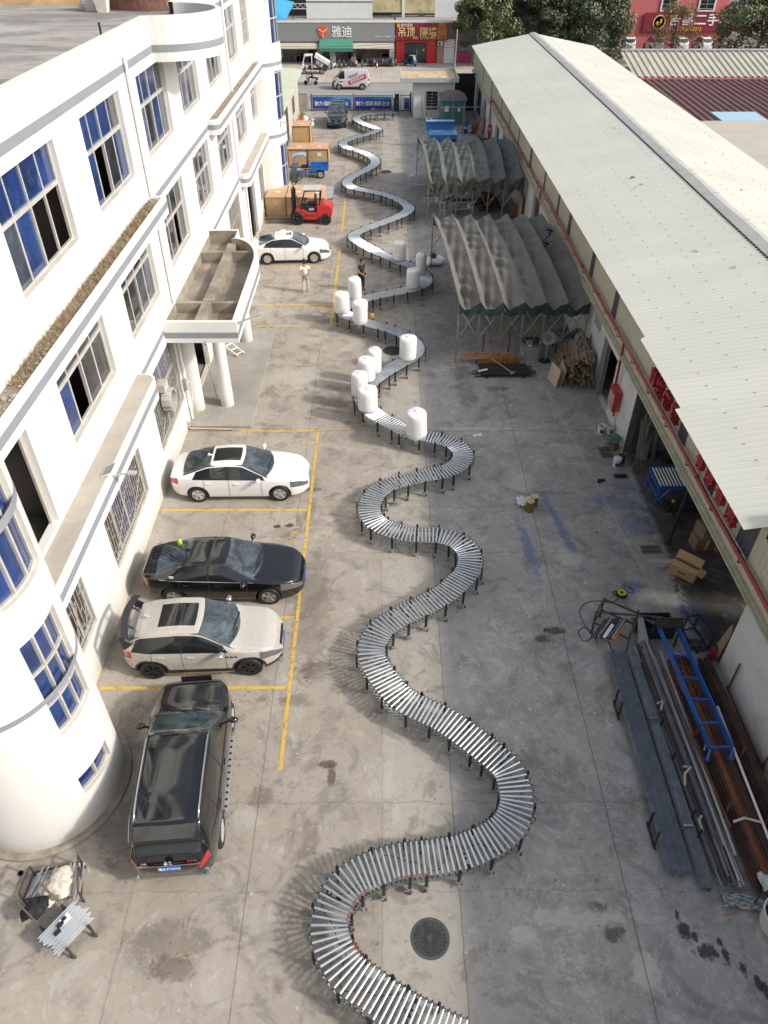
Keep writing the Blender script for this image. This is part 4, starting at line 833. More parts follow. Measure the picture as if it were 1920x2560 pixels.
# shop interior: shelves, posters, counters in the dark bays
mb=MB()
for k in range(26): x=random.uniform(-12.8,1.2); mb.bb(x,x+random.uniform(.3,1.2),SY+.9,SY+1.35,.1,random.uniform(.4,1.7))
mb.build('shelf',M('shop_stock',(.14,.13,.125),.7,0,.6,4),t,world=True)['kind']='stuff'
[MB().bb(*q).build('poster',M('poster_pale',(.50,.54,.57),.5,0,.3,6),t,world=True) for q in ((-6.45,-5.75,SY-.35,SY-.28,.15,1.55),(1.0,1.6,SY-.2,SY-.14,.6,1.9),(-13.1,-12.4,SY-.2,SY-.14,.7,1.8))]; MB().bb(-6.45,-5.75,SY-.36,SY-.29,1.56,2.05).build('poster_top',M('poster_red',(.45,.07,.06),.5),t,world=True)
t=thing('red_shop','red fronted shop with a dark red sign, gold characters and dark glass doors','shop',(5,SY,0)); RSH=M('shop_red',(.58,.02,.025),.5,0,.04)
MB().bb(1.8,2.85,SY-.3,SY+.5,.09,2.55).bb(5.65,6.75,SY-.3,SY+.5,.09,2.55).bb(2.85,5.65,SY-.3,SY+.5,2.32,2.55).build('wall',RSH,t,world=True)
d=MB().bb(2.85,4.24,SY+.05,SY+.1,.09,2.32).bb(4.26,5.65,SY+.05,SY+.1,.09,2.32).build('glass_door',M('shop_glass',(.035,.05,.05),.08,0,.2,.7),t,world=True); MB().bb(4.05,4.1,SY-.03,SY+.04,.8,1.6).bb(4.4,4.45,SY-.03,SY+.04,.8,1.6).build('handle',STEEL,d,world=True); MB().bb(5.15,5.4,SY+.03,SY+.045,1.35,1.6).build('notice',M('notice_yellow',(.6,.5,.1),.5),d,world=True)
sg=MB().bb(1.75,8.25,SY-.55,SY-.1,2.6,4.4).build('sign_board',M('sign_dark_red',(.22,.018,.03),.5,0,.06),t,world=True); GOLD=M('sign_gold',(.72,.58,.24),.5,0,.06); YO=M('sign_yellow',(.8,.42,.03),.5)
for s,x,sz in(('吊顶',3.05,1.08),('隔墙',5.75,1.08)): text(s,sz,GOLD,'lettering',sg,Vector((x,SY-.58,3.36))-t.location,(math.pi/2,0,0),.05,bold=.01)
text('泰华装饰',.36,M('sign_white'),'lettering',sg,Vector((3.1,SY-.57,4.12))-t.location,(math.pi/2,0,0),.02); text('电话：137 2582 9566',.30,GOLD,'lettering',sg,Vector((5.2,SY-.57,2.83))-t.location,(math.pi/2,0,0),.02,bold=.004)
for k,s in enumerate(('轻钢龙','PVC天花板','铝扣天花','集成墙板','玻璃隔墙','装饰工程','承接大小工程')): text(s,.27 if len(s)<6 else .2,YO,'lettering',sg,Vector((7.45,SY-.57,4.2-k*.235))-t.location,(math.pi/2,0,0),.02)
MB().lathe([(.2,0),(.2,.03)],(2.1,SY-.55,4.12),20,m=Matrix.Rotation(math.pi/2,3,'X')).build('emblem',YO,sg,world=True); MB().bar((2.0,SY-.6,4.05),(2.2,SY-.6,4.2),.05,.02,(0,1,0)).build('emblem_mark',M('emblem_orange'),sg,world=True)
MB().bb(6.9,7.75,SY-.1,SY+.4,.09,2.6).build('brick_pier',M('pier_brick',(.40,.26,.20),.9,0,.35,7),t,world=True); MB().bb(7.8,9.1,SY-.05,SY+.4,.09,2.6).build('white_pier',GH,t,world=True); q=MB().bb(7.0,7.55,SY-.5,SY-.12,2.0,2.5).build('air_conditioner',WHT,t,world=True); MB().bb(7.1,7.35,SY-.515,SY-.5,2.08,2.42).build('fan_grille',DKST,q,world=True); MB().bb(1.8,20,SY+.6,SY+8,0,4.3).build('rear_wall',M('shop_wall'),t,world=True)
t=thing('shop_wing','low grey shop front under the trees with pink and grey goods inside','shop',(12,SY,0)); MB().bb(9.3,17,SY+1,SY+1.2,0,3.6).bb(9.2,17,SY-.2,SY+1,2.4,3.8).build('wall',M('wing_grey',(.12,.125,.13),.8,0,.2),t,world=True); MB().bb(9.5,11.2,SY+.3,SY+.9,.1,1.3).build('goods',M('goods_pink',(.40,.06,.14),.7,0,.3,2),t,world=True); MB().bb(11.3,13.5,SY+.4,SY+.9,.1,1.0).build('goods',M('goods_grey',(.35,.36,.36),.7,0,.3,2),t,world=True)
# ---- taller hall behind the shops
t=thing('market_hall','tall white and yellow stained hall with dark openings rising behind the shops','building',(0,115,0)); HW=M('hall_white',(.66,.67,.68),.85,0,.05,1.0,.2,30); HY=M('hall_yellow',(.50,.44,.26),.9,0,.2,.8,dirt=(.13,.12,.08),da=.55,ds=1.1); HD=M('hall_dark',(.02,.022,.028),.8,0,.3,1)
MB().bb(-30,30,118,119,0,12).build('back_wall',HD,t,world=True); MB().bb(-9.6,-1.15,113,113.4,3,7.2).build('white_panel',HW,t,world=True); MB().bb(6.85,20,113,113.4,3,6.6).build('white_panel',HW,t,world=True); MB().bb(-1.14,2.62,113,113.3,4.82,8).bb(2.98,6.84,113,113.3,4.72,8).build('yellow_panel',HY,t,world=True); MB().bb(2.63,2.97,112.9,113.4,3,8).build('column',HW,t,world=True)
MB().bb(-9.6,-1.15,112.95,112.998,5.9,5.98).build('groove',DKST,t,world=True); mb=MB().bar((-13.5,113,5.2),(-9.6,113,5.2),.06).bar((-13.5,113,5.75),(-9.6,113,5.75),.06)
for k in range(6): mb.bar((-13.5+k*.7,113,5.2),(-13.15+k*.7,113,5.75),.04).bar((-13.15+k*.7,113,5.75),(-12.8+k*.7,113,5.2),.04)
mb.build('truss',WTX,t,world=True); MB().bb(1.3,2.2,113.5,114.3,3.9,4.5).bb(4.8,5.6,113.5,114.3,3.9,4.5).build('vent_unit',GREYP,t,world=True)
t=thing('blue_awning','sloping bright blue sheet awning beside the far tower','awning',(-13,110,0)); MB().add([(-16,111,7.0),(-10.9,111,6.05),(-11.9,109.5,4.45),(-16,109.5,4.5),(-16,111.1,7.05),(-10.9,111.1,6.1),(-11.9,109.6,4.5),(-16,109.6,4.55)],[(0,1,2,3),(7,6,5,4),(0,4,5,1),(1,5,6,2),(2,6,7,3),(3,7,4,0)]).build('sheet',M('awning_blue',(.06,.36,.72),.5,0,.05),t,world=True); MB().bar((-11.2,110.9,6.0),(-11.2,111.2,2.5),.08).build('bracket',DKST,t,world=True)
# ---- utility pole and wires
t=thing('utility_pole','thin grey concrete utility pole by the road behind the gatehouse','pole',(8.9,103.3,0)); MB().tube((0,0,0),(.1,0,4.1),.13,10,.08).build('pole',M('pole_concrete',(.34,.33,.31),.85,0,.15),t); MB().bar((-.4,0,3.9),(.5,0,3.9),.05).build('crossarm',DKST,t)
mb=MB()
for k in range(4):
    mb.path([(9.0+q*(9+k*2),103.3+q*3,3.6-k*.25-1.1*math.sin(q*math.pi)*.5-q*.3) for q in np.linspace(0,1,12)],.02,4); mb.path([(9.0-q*23,103.3+q*2.5,3.3-k*.3-q*1.2-.4*math.sin(q*math.pi)) for q in np.linspace(0,1,14)],.018,4)
tag(mb.build('overhead_wire',M('wire_black',(.04,.04,.04),.7)),'sagging black overhead wires running both ways from the utility pole','wires')
# ---- trees
LEAF=[]
def leafm(name,a,b):
    m,t,p=node_mat(name); P,x,y,z=pos(t); n=noise(t,P,.8,4,.6); n2=noise(t,P,9,2,.5); c=mixc(t,n.ss(.3,.7),a,b); c=mixc(t,n2.ss(.45,.7)*.6,c,tuple(v*1.7 for v in b)); t.links.new(c.o,p.inputs['Base Color']); p.inputs['Roughness'].default_value=.55; p.inputs['Subsurface Weight'].default_value=0; return m
L1=leafm('leaf_olive',(.07,.09,.035),(.15,.165,.075)); L2=leafm('leaf_dark',(.042,.06,.032),(.10,.12,.06)); L3=leafm('leaf_sparse',(.14,.09,.045),(.22,.16,.075)); BARK=M('bark',(.11,.085,.06),.95,0,.3,4,.5,10)
def tree(x,y,h,r_,mat,label,n=7000,ls=.26,z0=1.5,seed=1,dens=1.):
    q=random.Random(seed); t=thing('tree',label,'tree',(x,y,0),0,'trees along the road'); tr=MB().tube((0,0,0),(.1,.05,h*.55),.28,10,.14)
    cl=[]
    for k in range(int(46*dens)):
        a=q.uniform(0,6.28); ph=q.uniform(-.25,1); zz=z0+(h-z0)*(.5+.48*math.sin(ph*1.5)) if q.random()<.7 else q.uniform(z0+.3,h-.3); s=(zz-z0)/(h-z0); rr=r_*(math.sqrt(max(0,1-(2*s-.85)**2*.72)))*q.uniform(.45,1.0); c=(rr*math.cos(a),rr*math.sin(a),zz); cl.append((c,q.uniform(.5,1.05)*r_*.34))
        if k%3==0: tr.tube((.05,.02,h*.3+q.random()*h*.2),(c[0]*.8,c[1]*.8,c[2]),.07,6,.02)
    tr.build('trunk',BARK,t); mb=MB(); vs=[];fs=[]
    for k in range(n):
        c,cr=cl[q.randrange(len(cl))]; u=Vector((q.gauss(0,1),q.gauss(0,1),q.gauss(0,1))).normalized()*cr*(q.random()**.35); p_=Vector(c)+Vector((u.x,u.y,u.z*.8)); 
        d=(u.normalized()+Vector((q.gauss(0,.6),q.gauss(0,.6),q.gauss(0,.6)+.35))).normalized(); e=d.cross(Vector((q.gauss(0,1),q.gauss(0,1),q.gauss(0,1)))).normalized(); f=d.cross(e); s=ls*q.uniform(.6,1.3); o=len(vs)
        vs+=[p_+e*s*.5,p_+f*s*.28,p_-e*s*.5,p_-f*s*.28]; fs.append((o,o+1,o+2,o+3))
    mb.add(vs,fs); mb.build('crown',mat,t,fix=False)
tree(12.6,105.5,8.2,3.6,L1,'olive green bushy tree left of the others, beside the red shop',17000,.36,1.2,3,1.5)
tree(19.3,106.5,9.0,4.0,L2,'large dark tree behind the roof ridge, second from the left',20000,.36,.4,4,1.6)
tree(26.2,106,8.6,4.4,L2,'large dark rounded tree at the right of the roof ridge, before the red building',20000,.36,.4,5,1.6)
tree(17.0,112,6.0,2.4,L2,'smaller shaded tree wedged between the two big dark trees',7000,.36,.5,8)
tree(35.8,106,6.3,3.0,L3,'sparse reddish brown tree with thin leaves in front of the red sign',7000,.17,.8,6,1.)
tree(45.2,103,7.6,5.0,L1,'wide olive tree at the top right corner',18000,.34,.6,7,1.5)
# ---- red building at the top right
t=thing('red_building','pinkish red building with white framed windows and a dark red sign at the top right','building',(42,121,0)); RBM=M('pink_render',(.50,.13,.14),.8,0,.08,.6,dirt=(.35,.10,.10),da=.4)
MB().bb(33.2,47,120,128,-1,14).build('wall',RBM,t,world=True)
for x in (39.0,44.1):
    w=MB()
    for a,b,c,d in((x-1.15,x-.95,4.2,7.4),(x+.95,x+1.15,4.2,7.4),(x-.95,x+.95,4.2,4.36),(x-.95,x+.95,7.2,7.4)): w.bb(a,b,119.86,120,c,d)
    w=w.build('window',GH,t,world=True); MB().bb(x-.95,x+.95,119.96,119.99,4.36,7.2).build('pane',DARK,w,world=True); g=MB()
    for k in range(5): g.bb(x-.95,x+.95,119.90,119.93,4.5+k*.5,4.56+k*.5)
    g.bb(x-.03,x+.03,119.90,119.93,4.36,7.2).build('bars',GREYP,w,world=True)
sg=MB().bb(35.9,50,119.7,119.85,1.9,4.1).build('sign_board',M('sign_maroon',(.20,.012,.03),.6,0,.1),t,world=True)
text('吉昌二手车',1.5,M('sign_white'),'lettering',sg,Vector((43.6,119.66,3.2))-t.location,(math.pi/2,0,0),.05,sx=1.15,bold=.02); text('13712365013',.62,YO,'lettering',sg,Vector((42.3,119.66,2.2))-t.location,(math.pi/2,0,0),.04,bold=.01)
mb=MB().lathe([(.85,0),(.85,.06),(.72,.06),(.72,0)],(38.0,119.7,3.0),28,m=Matrix.Rotation(math.pi/2,3,'X')); mb.build('emblem_ring',GOLD,sg,world=True); MB().bb(37.6,37.95,119.62,119.68,2.7,3.1).bb(38.1,38.35,119.62,119.68,2.9,3.4).build('emblem_mark',YO,sg,world=True)
MB().bb(33.0,33.2,119.8,120.3,-1,14).build('white_pipe',WHT,t,world=True); MB().bb(28,33,122,128,-1,14).build('side_block',M('side_grey',(.34,.33,.33),.8,0,.1),t,world=True); w=MB().bb(29.2,32.4,121.95,122,4,8).build('window',DARK,t,world=True)
t=thing('grey_house','plain grey rendered house wall at the far top right corner','building',(54,125,0)); MB().bb(47.5,70,124,132,0,9).build('wall',M('grey_render',(.36,.35,.345),.9,0,.06),t,world=True); MB().bb(50,51,123.95,124,4.5,6).bb(53.2,54.2,123.95,124,4.5,6).build('window',DARK,t,world=True)
# ---- roofs right of the workshop
def ribroof(x0,x1,y0,y1,z0,z1,mat,label,pt=.6,h=.09,along='y',name='metal_roof'):
    t=thing(name,label,'roof',(x0,y0,0)); mb=MB()
    if along=='y':
        xs=[]
        for k in range(int((x1-x0)/pt)): 
            for a,b in((0,0),(pt*.55,0),(pt*.68,h),(pt*.87,h)): xs.append((x0+k*pt+a,b))
        mb.grid([[(x,y0,z0+dz),(x,y1,z1+dz)] for x,dz in xs])
    else:
        ys_=[]
        for k in range(int((y1-y0)/pt)):
            for a,b in((0,0),(pt*.55,0),(pt*.68,h),(pt*.87,h)): ys_.append((y0+k*pt+a,b))
        mb.grid([[(x0,y,z0+dz),(x1,y,z1+dz)] for y,dz in ys_])
    mb.build('sheet',mat,t,world=True,fix=False); MB().bb(x0+.2,x1-.2,y0+.1,y1-.1,0,min(z0,z1)-.1).build('wall',M('shop_wall'),t,world=True); return t
CR2=M('old_cream_sheet',(.48,.46,.38),.6,0,.08,.5,dirt=(.3,.28,.22),da=.4); MR=M('maroon_sheet',(.17,.075,.07),.55,0,.12,.6,dirt=(.24,.14,.12),da=.5)
t=ribroof(23.6,62,78.3,84.6,3.3,4.5,CR2,'old cream ribbed roof with dark seams, farthest right of the workshop',.62,.10); MB().tube((23.6,84.5,4.62),(62,84.5,4.62),.12,8).build('ridge_pipe',GREYP,t,world=True)
t=ribroof(23.4,58,61.5,77.6,2.75,3.15,MR,'maroon ribbed roof with one pale blue skylight',.62,.12); MB().bb(23.4,58,77.6,78.2,3.05,3.3).build('ridge_flashing',M('flash_red',(.30,.10,.11),.5),t,world=True)
MB().add([(26.4,61.6,2.90),(30.0,61.6,2.90),(30.0,65.6,3.0),(26.4,65.6,3.0)],[(0,1,2,3)]).build('skylight',M('skylight_blue',(.36,.55,.68),.4,0,.08),t,world=True,fix=False)
ribroof(21.6,50,30,60.9,3.3,3.5,M('grey_cream_sheet',(.42,.40,.36),.6,0,.08,.5),'grey cream finely ribbed roof nearest the workshop ridge',.3,.03,'x')
# ================= VEHICLES ==============================================
def paint(name,col,metal=0.,rough=.22,coat=1.): return M(name,col,rough,metal,.02,.3,coat=coat,fine=.0)
def carglass():
    m,t,p=node_mat('car_glass'); P,x,y,z=pos(t); n=noise(t,P,1.6,5,.7,.8); c=mixc(t,n.ss(.35,.7),(.02,.028,.032),(.10,.13,.145)); t.links.new(c.o,p.inputs['Base Color'])  # paler grey-blue streaks in the colour stand in for reflected sky
    p.inputs['Roughness'].default_value=.06; p.inputs['Coat Weight'].default_value=1; p.inputs['Coat Roughness'].default_value=.03; return m
CG=carglass(); CGD=M('tinted_glass',(.012,.014,.016),.07,0,.2,1,coat=1); LAMP=M('headlight_lens',(.15,.16,.17),.1,.3,.15,8,coat=1,fine=.02); TAIL=M('taillight_red',(.42,.01,.015),.15,0,.15,6,coat=1); PLB=M('black_trim',(.018,.018,.02),.45,0,.15); CHR=M('chrome',(.65,.66,.67),.12,1,.05); PLATE=M('plate_blue',(.02,.14,.55),.4,0,.04)
def gs(tab,xs,sig=.06):
    f=np.arange(xs[0]-.6,xs[-1]+.6,.01); y=interp(tab,f); k=np.arange(-int(3*sig/.01),int(3*sig/.01)+1); w=np.exp(-.5*(k*.01/sig)**2); w/=w.sum()
    yp=np.pad(y,len(k)//2,mode='edge'); return np.interp(xs,f,np.convolve(yp,w,'valid'))
def wheel(par,x,y,r,w,rimmat,spokes=5,side=1,tw=.5):
    mx=Matrix.Rotation(-side*math.pi/2,3,'X')
    o=MB().lathe([(r*.62,-w/2),(r*.93,-w/2),(r,-w*.36),(r,w*.36),(r*.93,w/2),(r*.66,w/2),(r*.64,w*.40),(.01,w*.30)],(0,0,0),28,m=mx).build('wheel',BLK,par,loc=(x,y,r),smooth=True,ang=35)
    mb=MB()
    for k in range(spokes):
        a=2*math.pi*k/spokes+.3
        for d in(-tw*.22,tw*.22):
            p0=mx@Vector((r*.10*math.cos(a),r*.10*math.sin(a),w*.46)); p1=mx@Vector((r*.63*math.cos(a+d),r*.63*math.sin(a+d),w*.44)); mb.bar(p0,p1,r*.10,.025,mx@Vector((0,0,1)))
    mb.lathe([(r*.14,w*.40),(r*.13,w*.49),(.001,w*.49)],(0,0,0),14,m=mx); mb.lathe([(r*.60,w*.40),(r*.60,w*.47),(r*.67,w*.47),(r*.67,w*.40)],(0,0,0),28,m=mx)
    mb.build('rim',rimmat,o); return o
def car(name,label,cat,loc,rz,C,body,glass=None,rim=None):
    t=thing(name,label,cat,loc,rz,C.get('group')); L,Wd=C['L'],C['W']; glass=glass or CG; sg=C.get('glass_side',CGD)
    N=int(L/.026); xr=C.get('x0',-L/2); xs=np.linspace(xr,L/2,N); zt=gs(C['top'],xs,C.get('sig',.07)); bl=gs(C['belt'],xs,.08); w=gs(C['plan'],xs,.05)*Wd/2; wr=gs(C['roofw'],xs,.06)*Wd/2; zb=gs(C['bot'],xs,.04)
    e=np.minimum(xs-xr,L/2-xs); s=np.sqrt(np.clip(1-(1-np.clip(e/.16,0,1))**2,0,1)); mid=(zt+zb)/2; zt=mid+(zt-mid)*(.82+.18*s); zb=mid+(zb-mid)*(.82+.18*s); w=w*(.93+.07*s); bl=np.minimum(bl,zt-.03); wr=np.minimum(wr,w*.93)
    d=np.minimum(.07,.55*(zt-bl)); R_=[]
    def row(y,z): R_.append(np.stack([y,z],1))
    row(0*w,zb); row(w*.80,zb); row(w*.95,zb+.035); row(w*.985,zb+.17); row(w,zb+(bl-zb)*.55); row(w*.985,bl-.11*(bl-zb)/.6); row(w*.955,bl)
    for q in(.33,.67): row(w*.955*(1-q)+wr*q+.018*np.clip((zt-bl)/.5,0,1),bl+(zt-d-bl)*q)
    row(wr,zt-d); row(wr*.945,zt-d*.35); row(wr*.62,zt-d*.05); row(0*w,zt)
    Q=np.stack(R_,1); nr=Q.shape[1]; NSS=[4,4,8,12,10,6]+[4]*20; Qe=np.concatenate([2*Q[:,:1]-Q[:,1:2],Q,2*Q[:,-1:]-Q[:,-2:-1]],1); out=[];ri=[]
    for i in range(nr-1):
        a,b,c,dd=Qe[:,i],Qe[:,i+1],Qe[:,i+2],Qe[:,i+3]
        for k in range(NSS[i]):
            u=k/NSS[i]; cr=.5*(2*b+(c-a)*u+(2*a-5*b+4*c-dd)*u*u+(3*b-a-3*c+dd)*u**3); li=b*(1-u)+c*u; out.append(cr*.6+li*.4); ri.append(i+u)
    out.append(Q[:,-1]); ri.append(nr-1); D=np.stack(out,1); nd=D.shape[1]
    full=np.concatenate([D,(D*np.array([-1,1]))[:,::-1][:,1:]],1); rr=ri+ri[::-1][1:]; nf=full.shape[1]
    # pull the columns so that glass edges and pillars follow grid lines
    gl=C['gl']; kn=[(xr,0.)]
    if gl.get('rb') is not None: kn+=[(gl['rb'],.15),(gl['rt'],.05)]
    kn+=[(gl['wt'],-.12),(gl['wb'],-.30),(L/2,0.)]; kn=[(a,b) for a,b in kn if xr<=a<=L/2]
    k2=[(xr,0.),(gl['s0'],gl.get('sk0',0.))]+[(b,.06) for b in sorted(gl['pil'])]+[(gl['s1'],-gl.get('sk1',0.)),(L/2,0.)]
    sh1=interp(kn,xs); sh2=interp(k2,xs); rA=np.array(rr); full0=full; XX=np.zeros((N,nf)); full=np.zeros_like(full0)
    for j in range(nf):
        yn=full0[:,j,0]/(Wd/2); dz=np.clip(full0[:,j,1]-bl,0,.6); wgt=np.clip(rA[j]-9,0,1) if rA[j]>9 else 0.
        lo=sh2*dz*(1 if rA[j]>=6 else 0); nx=xs+(lo*(1-wgt)+sh1*yn*yn*wgt); nx=np.maximum.accumulate(nx); XX[:,j]=nx
        for q in(0,1): full[:,j,q]=np.interp(nx,xs,full0[:,j,q])
    V3=np.concatenate([XX[:,:,None],full],2); wx=C['wx']; wrad=C['wr']
    for a_,ex_ in [(q,w_) for q in wx for w_ in ((.055,.12) if C.get('clad') else (.055,))]:   # round off the wheel arches
        dx=V3[:,:,0]-a_; dz=V3[:,:,2]-wrad; d_=np.sqrt(dx*dx+dz*dz); Ra=wrad+ex_; mk=(np.abs(d_-Ra)<.022)&(rA[None,:]<6)&(np.abs(V3[:,:,1])>Wd*.28); f_=np.where(mk,Ra/np.maximum(d_,.01),1.); V3[:,:,0]=a_+dx*f_; V3[:,:,2]=wrad+dz*f_
    parts={}
    def put(k,f): parts.setdefault(k,[]).append(f)
    for i in range(N-1):
        xu=(xs[i]+xs[i+1])/2
        for j in range(nf-1):
            r_=(rr[j]+rr[j+1])/2; c=(V3[i,j]+V3[i+1,j+1])/2; y=abs(c[1]); z=c[2]; xc=c[0]; f=(i*nf+j,i*nf+j+1,(i+1)*nf+j+1,(i+1)*nf+j); k='body'; yn=y/(Wd/2)
            if any((xc-a)**2+(z-wrad)**2<(wrad+.055)**2 for a in wx) and r_<6 and y>Wd*.28: continue
            if any((xc-a)**2+(z-wrad)**2<(wrad+.12)**2 for a in wx) and r_<6 and y>Wd*.3 and C.get('clad'): k='arch_cladding'
            elif C.get('clad') and r_<C['clad']: k='sill_cladding'
            if 6.12<r_<8.85 and gl['s0']<xu<gl['s1'] and zt[i]-bl[i]>.13: k='side_window' if not any(abs(xu-b)<.035 for b in gl['pil']) else 'window_pillar'
            elif r_>9.1 and gl['wt']<xu<gl['wb']: k='windshield'
            elif r_>9.1 and gl.get('rb') is not None and gl['rb']<xu<gl['rt']: k='rear_window'
            elif r_>11 and gl.get('sun') and gl['sun'][0]<xu<gl['sun'][1] and y<gl['sun'][2]: k='sunroof'
            elif 4.35<r_<6.05+.25*(xc>0) and xc>L/2-C['hl'] and y>C.get('hly',.5)*Wd/2 and z>C.get('hlz',0): k='headlight'
            elif 4.6<r_<6.3 and xc<xr+C['tl'] and y>.55*Wd/2: k='taillight'
            put(k,f)
    mats={'body':body,'side_window':sg,'window_pillar':PLB,'windshield':glass,'rear_window':C.get('rearglass',glass),'sunroof':CGD,'headlight':LAMP,'taillight':TAIL,'arch_cladding':PLB,'sill_cladding':PLB}
    # close the nose and the tail
    put('body',tuple(range(nf))[::-1]); put('body',tuple((N-1)*nf+j for j in range(nf)))
    for k,fs in parts.items():
        for sd in ((1,-1) if k in('headlight','taillight','side_window','window_pillar','arch_cladding') else (0,)):
            ff=[f for f in fs if sd==0 or sum(V3.reshape(-1,3)[q][1] for q in f)*sd>0]
            if not ff: continue
            used=sorted({q for f in ff for q in f}); mp={q:n_ for n_,q in enumerate(used)}; mb=MB(); mb.add(V3.reshape(-1,3)[used],[tuple(mp[q] for q in f) for f in ff]); mb.build(k,mats[k],t,smooth=True,ang=45)
    MB().box((0,0,(zb.min()+.62)/2+.05),(L-.5,Wd*.62,.55)).build('underbody',BLK,t)
    hw=C.get('tyre',.22)
    for a in wx:
        for sd in(1,-1): wheel(t,a,sd*(Wd/2-hw/2-.03),wrad,hw,rim or CHR,C.get('spokes',5),sd)
    ix=lambda x:int(np.clip((x-xr)/(L/2-xr)*(N-1),0,N-1))
    mb=MB()
    for x in C.get('seams',()):
        for sd in(1,-1):
            i=ix(x); mb.path([(xs[i]+ (0 if j<nd else 0),sd*(D[i,j,0]+.001),D[i,j,1]) for j in range(nd) if 2.6<ri[j]<6.05],.006,4)
    if C.get('seams'): mb.build('door_seam',M('seam_dark',(.03,.03,.03),.7),t)
    for x in C.get('handles',()):
        for sd in(1,-1): i=ix(x); MB().box((x,sd*(w[i]*.985+.015),bl[i]-.13),(.2,.035,.03)).build('door_handle',C.get('handle_mat',body),t,bevel=.01)
    for sd in(1,-1):
        i=ix(C['mir']); y0=w[i]*.95; mb=MB(); P=[]
        for a in np.linspace(0,math.pi,7):
            P.append([(C['mir']+.02+.075*math.sin(a)*math.cos(b)*1.2,sd*(y0+.17-.125*math.cos(a)),bl[i]+.10+.075*math.sin(a)*math.sin(b)) for b in np.linspace(0,2*math.pi,11)])
        mb.grid(P); mb.bar((C['mir']+.02,sd*(y0-.02),bl[i]+.03),(C['mir']+.02,sd*(y0+.1),bl[i]+.06),.05,.03); mb.build('mirror',C.get('mirmat',body),t,smooth=True)
    fx=L/2-.01
    MB().box((fx-.015,0,C['grz']),(.03,Wd*.40,C.get('grh',.16))).build('grille',PLB,t,bevel=.02); MB().box((fx+.02,0,C['grz']+.02),(.015,Wd*.1,.06)).build('badge',CHR,t)
    MB().box((fx+.02,0,C['grz']-C.get('grh',.16)*.5-.10),(.015,.42,.13)).build('number_plate',PLATE,t)
    MB().box((L/2-.02,0,zb.min()+.14),(.05,Wd*.40,.09)).build('air_intake',PLB,t,bevel=.02)
    if C.get('wiper',True): i=ix(gl['wb']-.12); MB().bar((gl['wb']-.06,.45,zt[i]-.01),(gl['wb']-.16,-.25,zt[i]+.03),.025).bar((gl['wb']-.06,-.1,zt[i]),(gl['wb']-.2,-.6,zt[i]-.0),.025).build('wiper',BLK,t)
    if C.get('fin'): i=ix(C['fin']); MB().prism([(C['fin']-.1,zt[i]-.01),(C['fin']+.12,zt[i]-.01),(C['fin']-.07,zt[i]+.075)],-.025,.025,'y').build('antenna_fin',C.get('finmat',body),t)
    if C.get('rails'):
        for sd in(1,-1): mb=MB(); mb.path([(x,sd*(wr[ix(x)]*.93),zt[ix(x)]-.005+(.0 if a in(0,11) else .035)) for a,x in enumerate(np.linspace(*C['rails'],12))],.02,6); mb.build('roof_rail',C.get('railmat',CHR),t,smooth=True)
    if C.get('trim'):
        for sd in(1,-1): mb=MB(); mb.path([(x,sd*(w[ix(x)]*.965),bl[ix(x)]+.012) for x in np.linspace(*C['trim'],24)],.010,4); mb.build('window_trim',CHR,t)
    t['_h']=0; del t['_h']
    return t,dict(xs=xs,zt=zt,bl=bl,w=w,wr=wr,ix=ix,zb=zb)
SEDAN=dict(L=4.82,x0=-2.36,W=1.86,wx=(-1.42,1.41),wr=.335,top=[(-2.45,.80),(-2.40,1.02),(-1.95,1.09),(-1.0,1.40),(-.35,1.455),(.15,1.44),(1.02,1.02),(1.5,.95),(2.1,.84),(2.36,.70),(2.45,.55)],
 belt=[(-2.45,.78),(-2.2,.98),(-1.4,.98),(.9,.92),(1.6,.86),(2.2,.74),(2.45,.52)],plan=[(-2.36,.66),(-2.15,.86),(-1.4,1.0),(1.35,1.0),(1.9,.93),(2.22,.76),(2.41,.50)],roofw=[(-2.45,.6),(-1.8,.78),(-1.0,.66),(0,.66),(.2,.67),(1.0,.86),(2.0,.84),(2.45,.5)],bot=[(-2.45,.34),(-2.0,.22),(2.1,.18),(2.45,.26)],
 gl=dict(s0=-1.55,s1=.95,sk0=.9,sk1=1.6,pil=(-.32,),wt=.22,wb=1.18,rb=-1.92,rt=-.92,sun=(-.82,.14,.52)),hl=.62,hly=.52,tl=.30,seams=(-1.15,-.30,.82),handles=(-.98,-.05),mir=.72,grz=.56,grw=.55,grh=.14,fin=-.98,spokes=5)
CW=paint('car_white',(.74,.74,.73)); CB=paint('car_black',(.006,.007,.009),0,.12); CBE=paint('car_champagne',(.50,.475,.43),0.15,.28); CDK=paint('car_dark_grey',(.022,.027,.032),.3,.2); ALLOY=M('alloy_bright',(.62,.62,.61),.35,.4,.1); DALLOY=M('alloy_dark',(.025,.025,.027),.4,.3,.1); BALLOY=M('alloy_two_tone',(.36,.36,.36),.35,.4,.4,8)
t,i=car('parked_sedan','glossy white sedan with a dark sunroof parked second from the entrance canopy steps','car',(-5.0,20.80,0),R(1.2),dict(SEDAN,mirmat=CW),CW,rim=ALLOY)
mb=MB(); mb.box((-1.2,.25,.98),(.35,.22,.14)).box((-1.25,-.2,.98),(.3,.2,.14)); mb.build('rear_shelf_box',M('shelf_box',(.42,.33,.18),.7,0,.5,9),t); 
S2=dict(SEDAN); S2['gl']=dict(SEDAN['gl'],sun=(-.5,.1,.3)); S2['trim']=(-1.75,1.0); S2['tl']=.22
t,i=car('parked_sedan','glossy black sedan with silver window trim and a green toy behind its rear glass','car',(-4.78,15.93,0),R(-.4),S2,CB,rim=BALLOY)
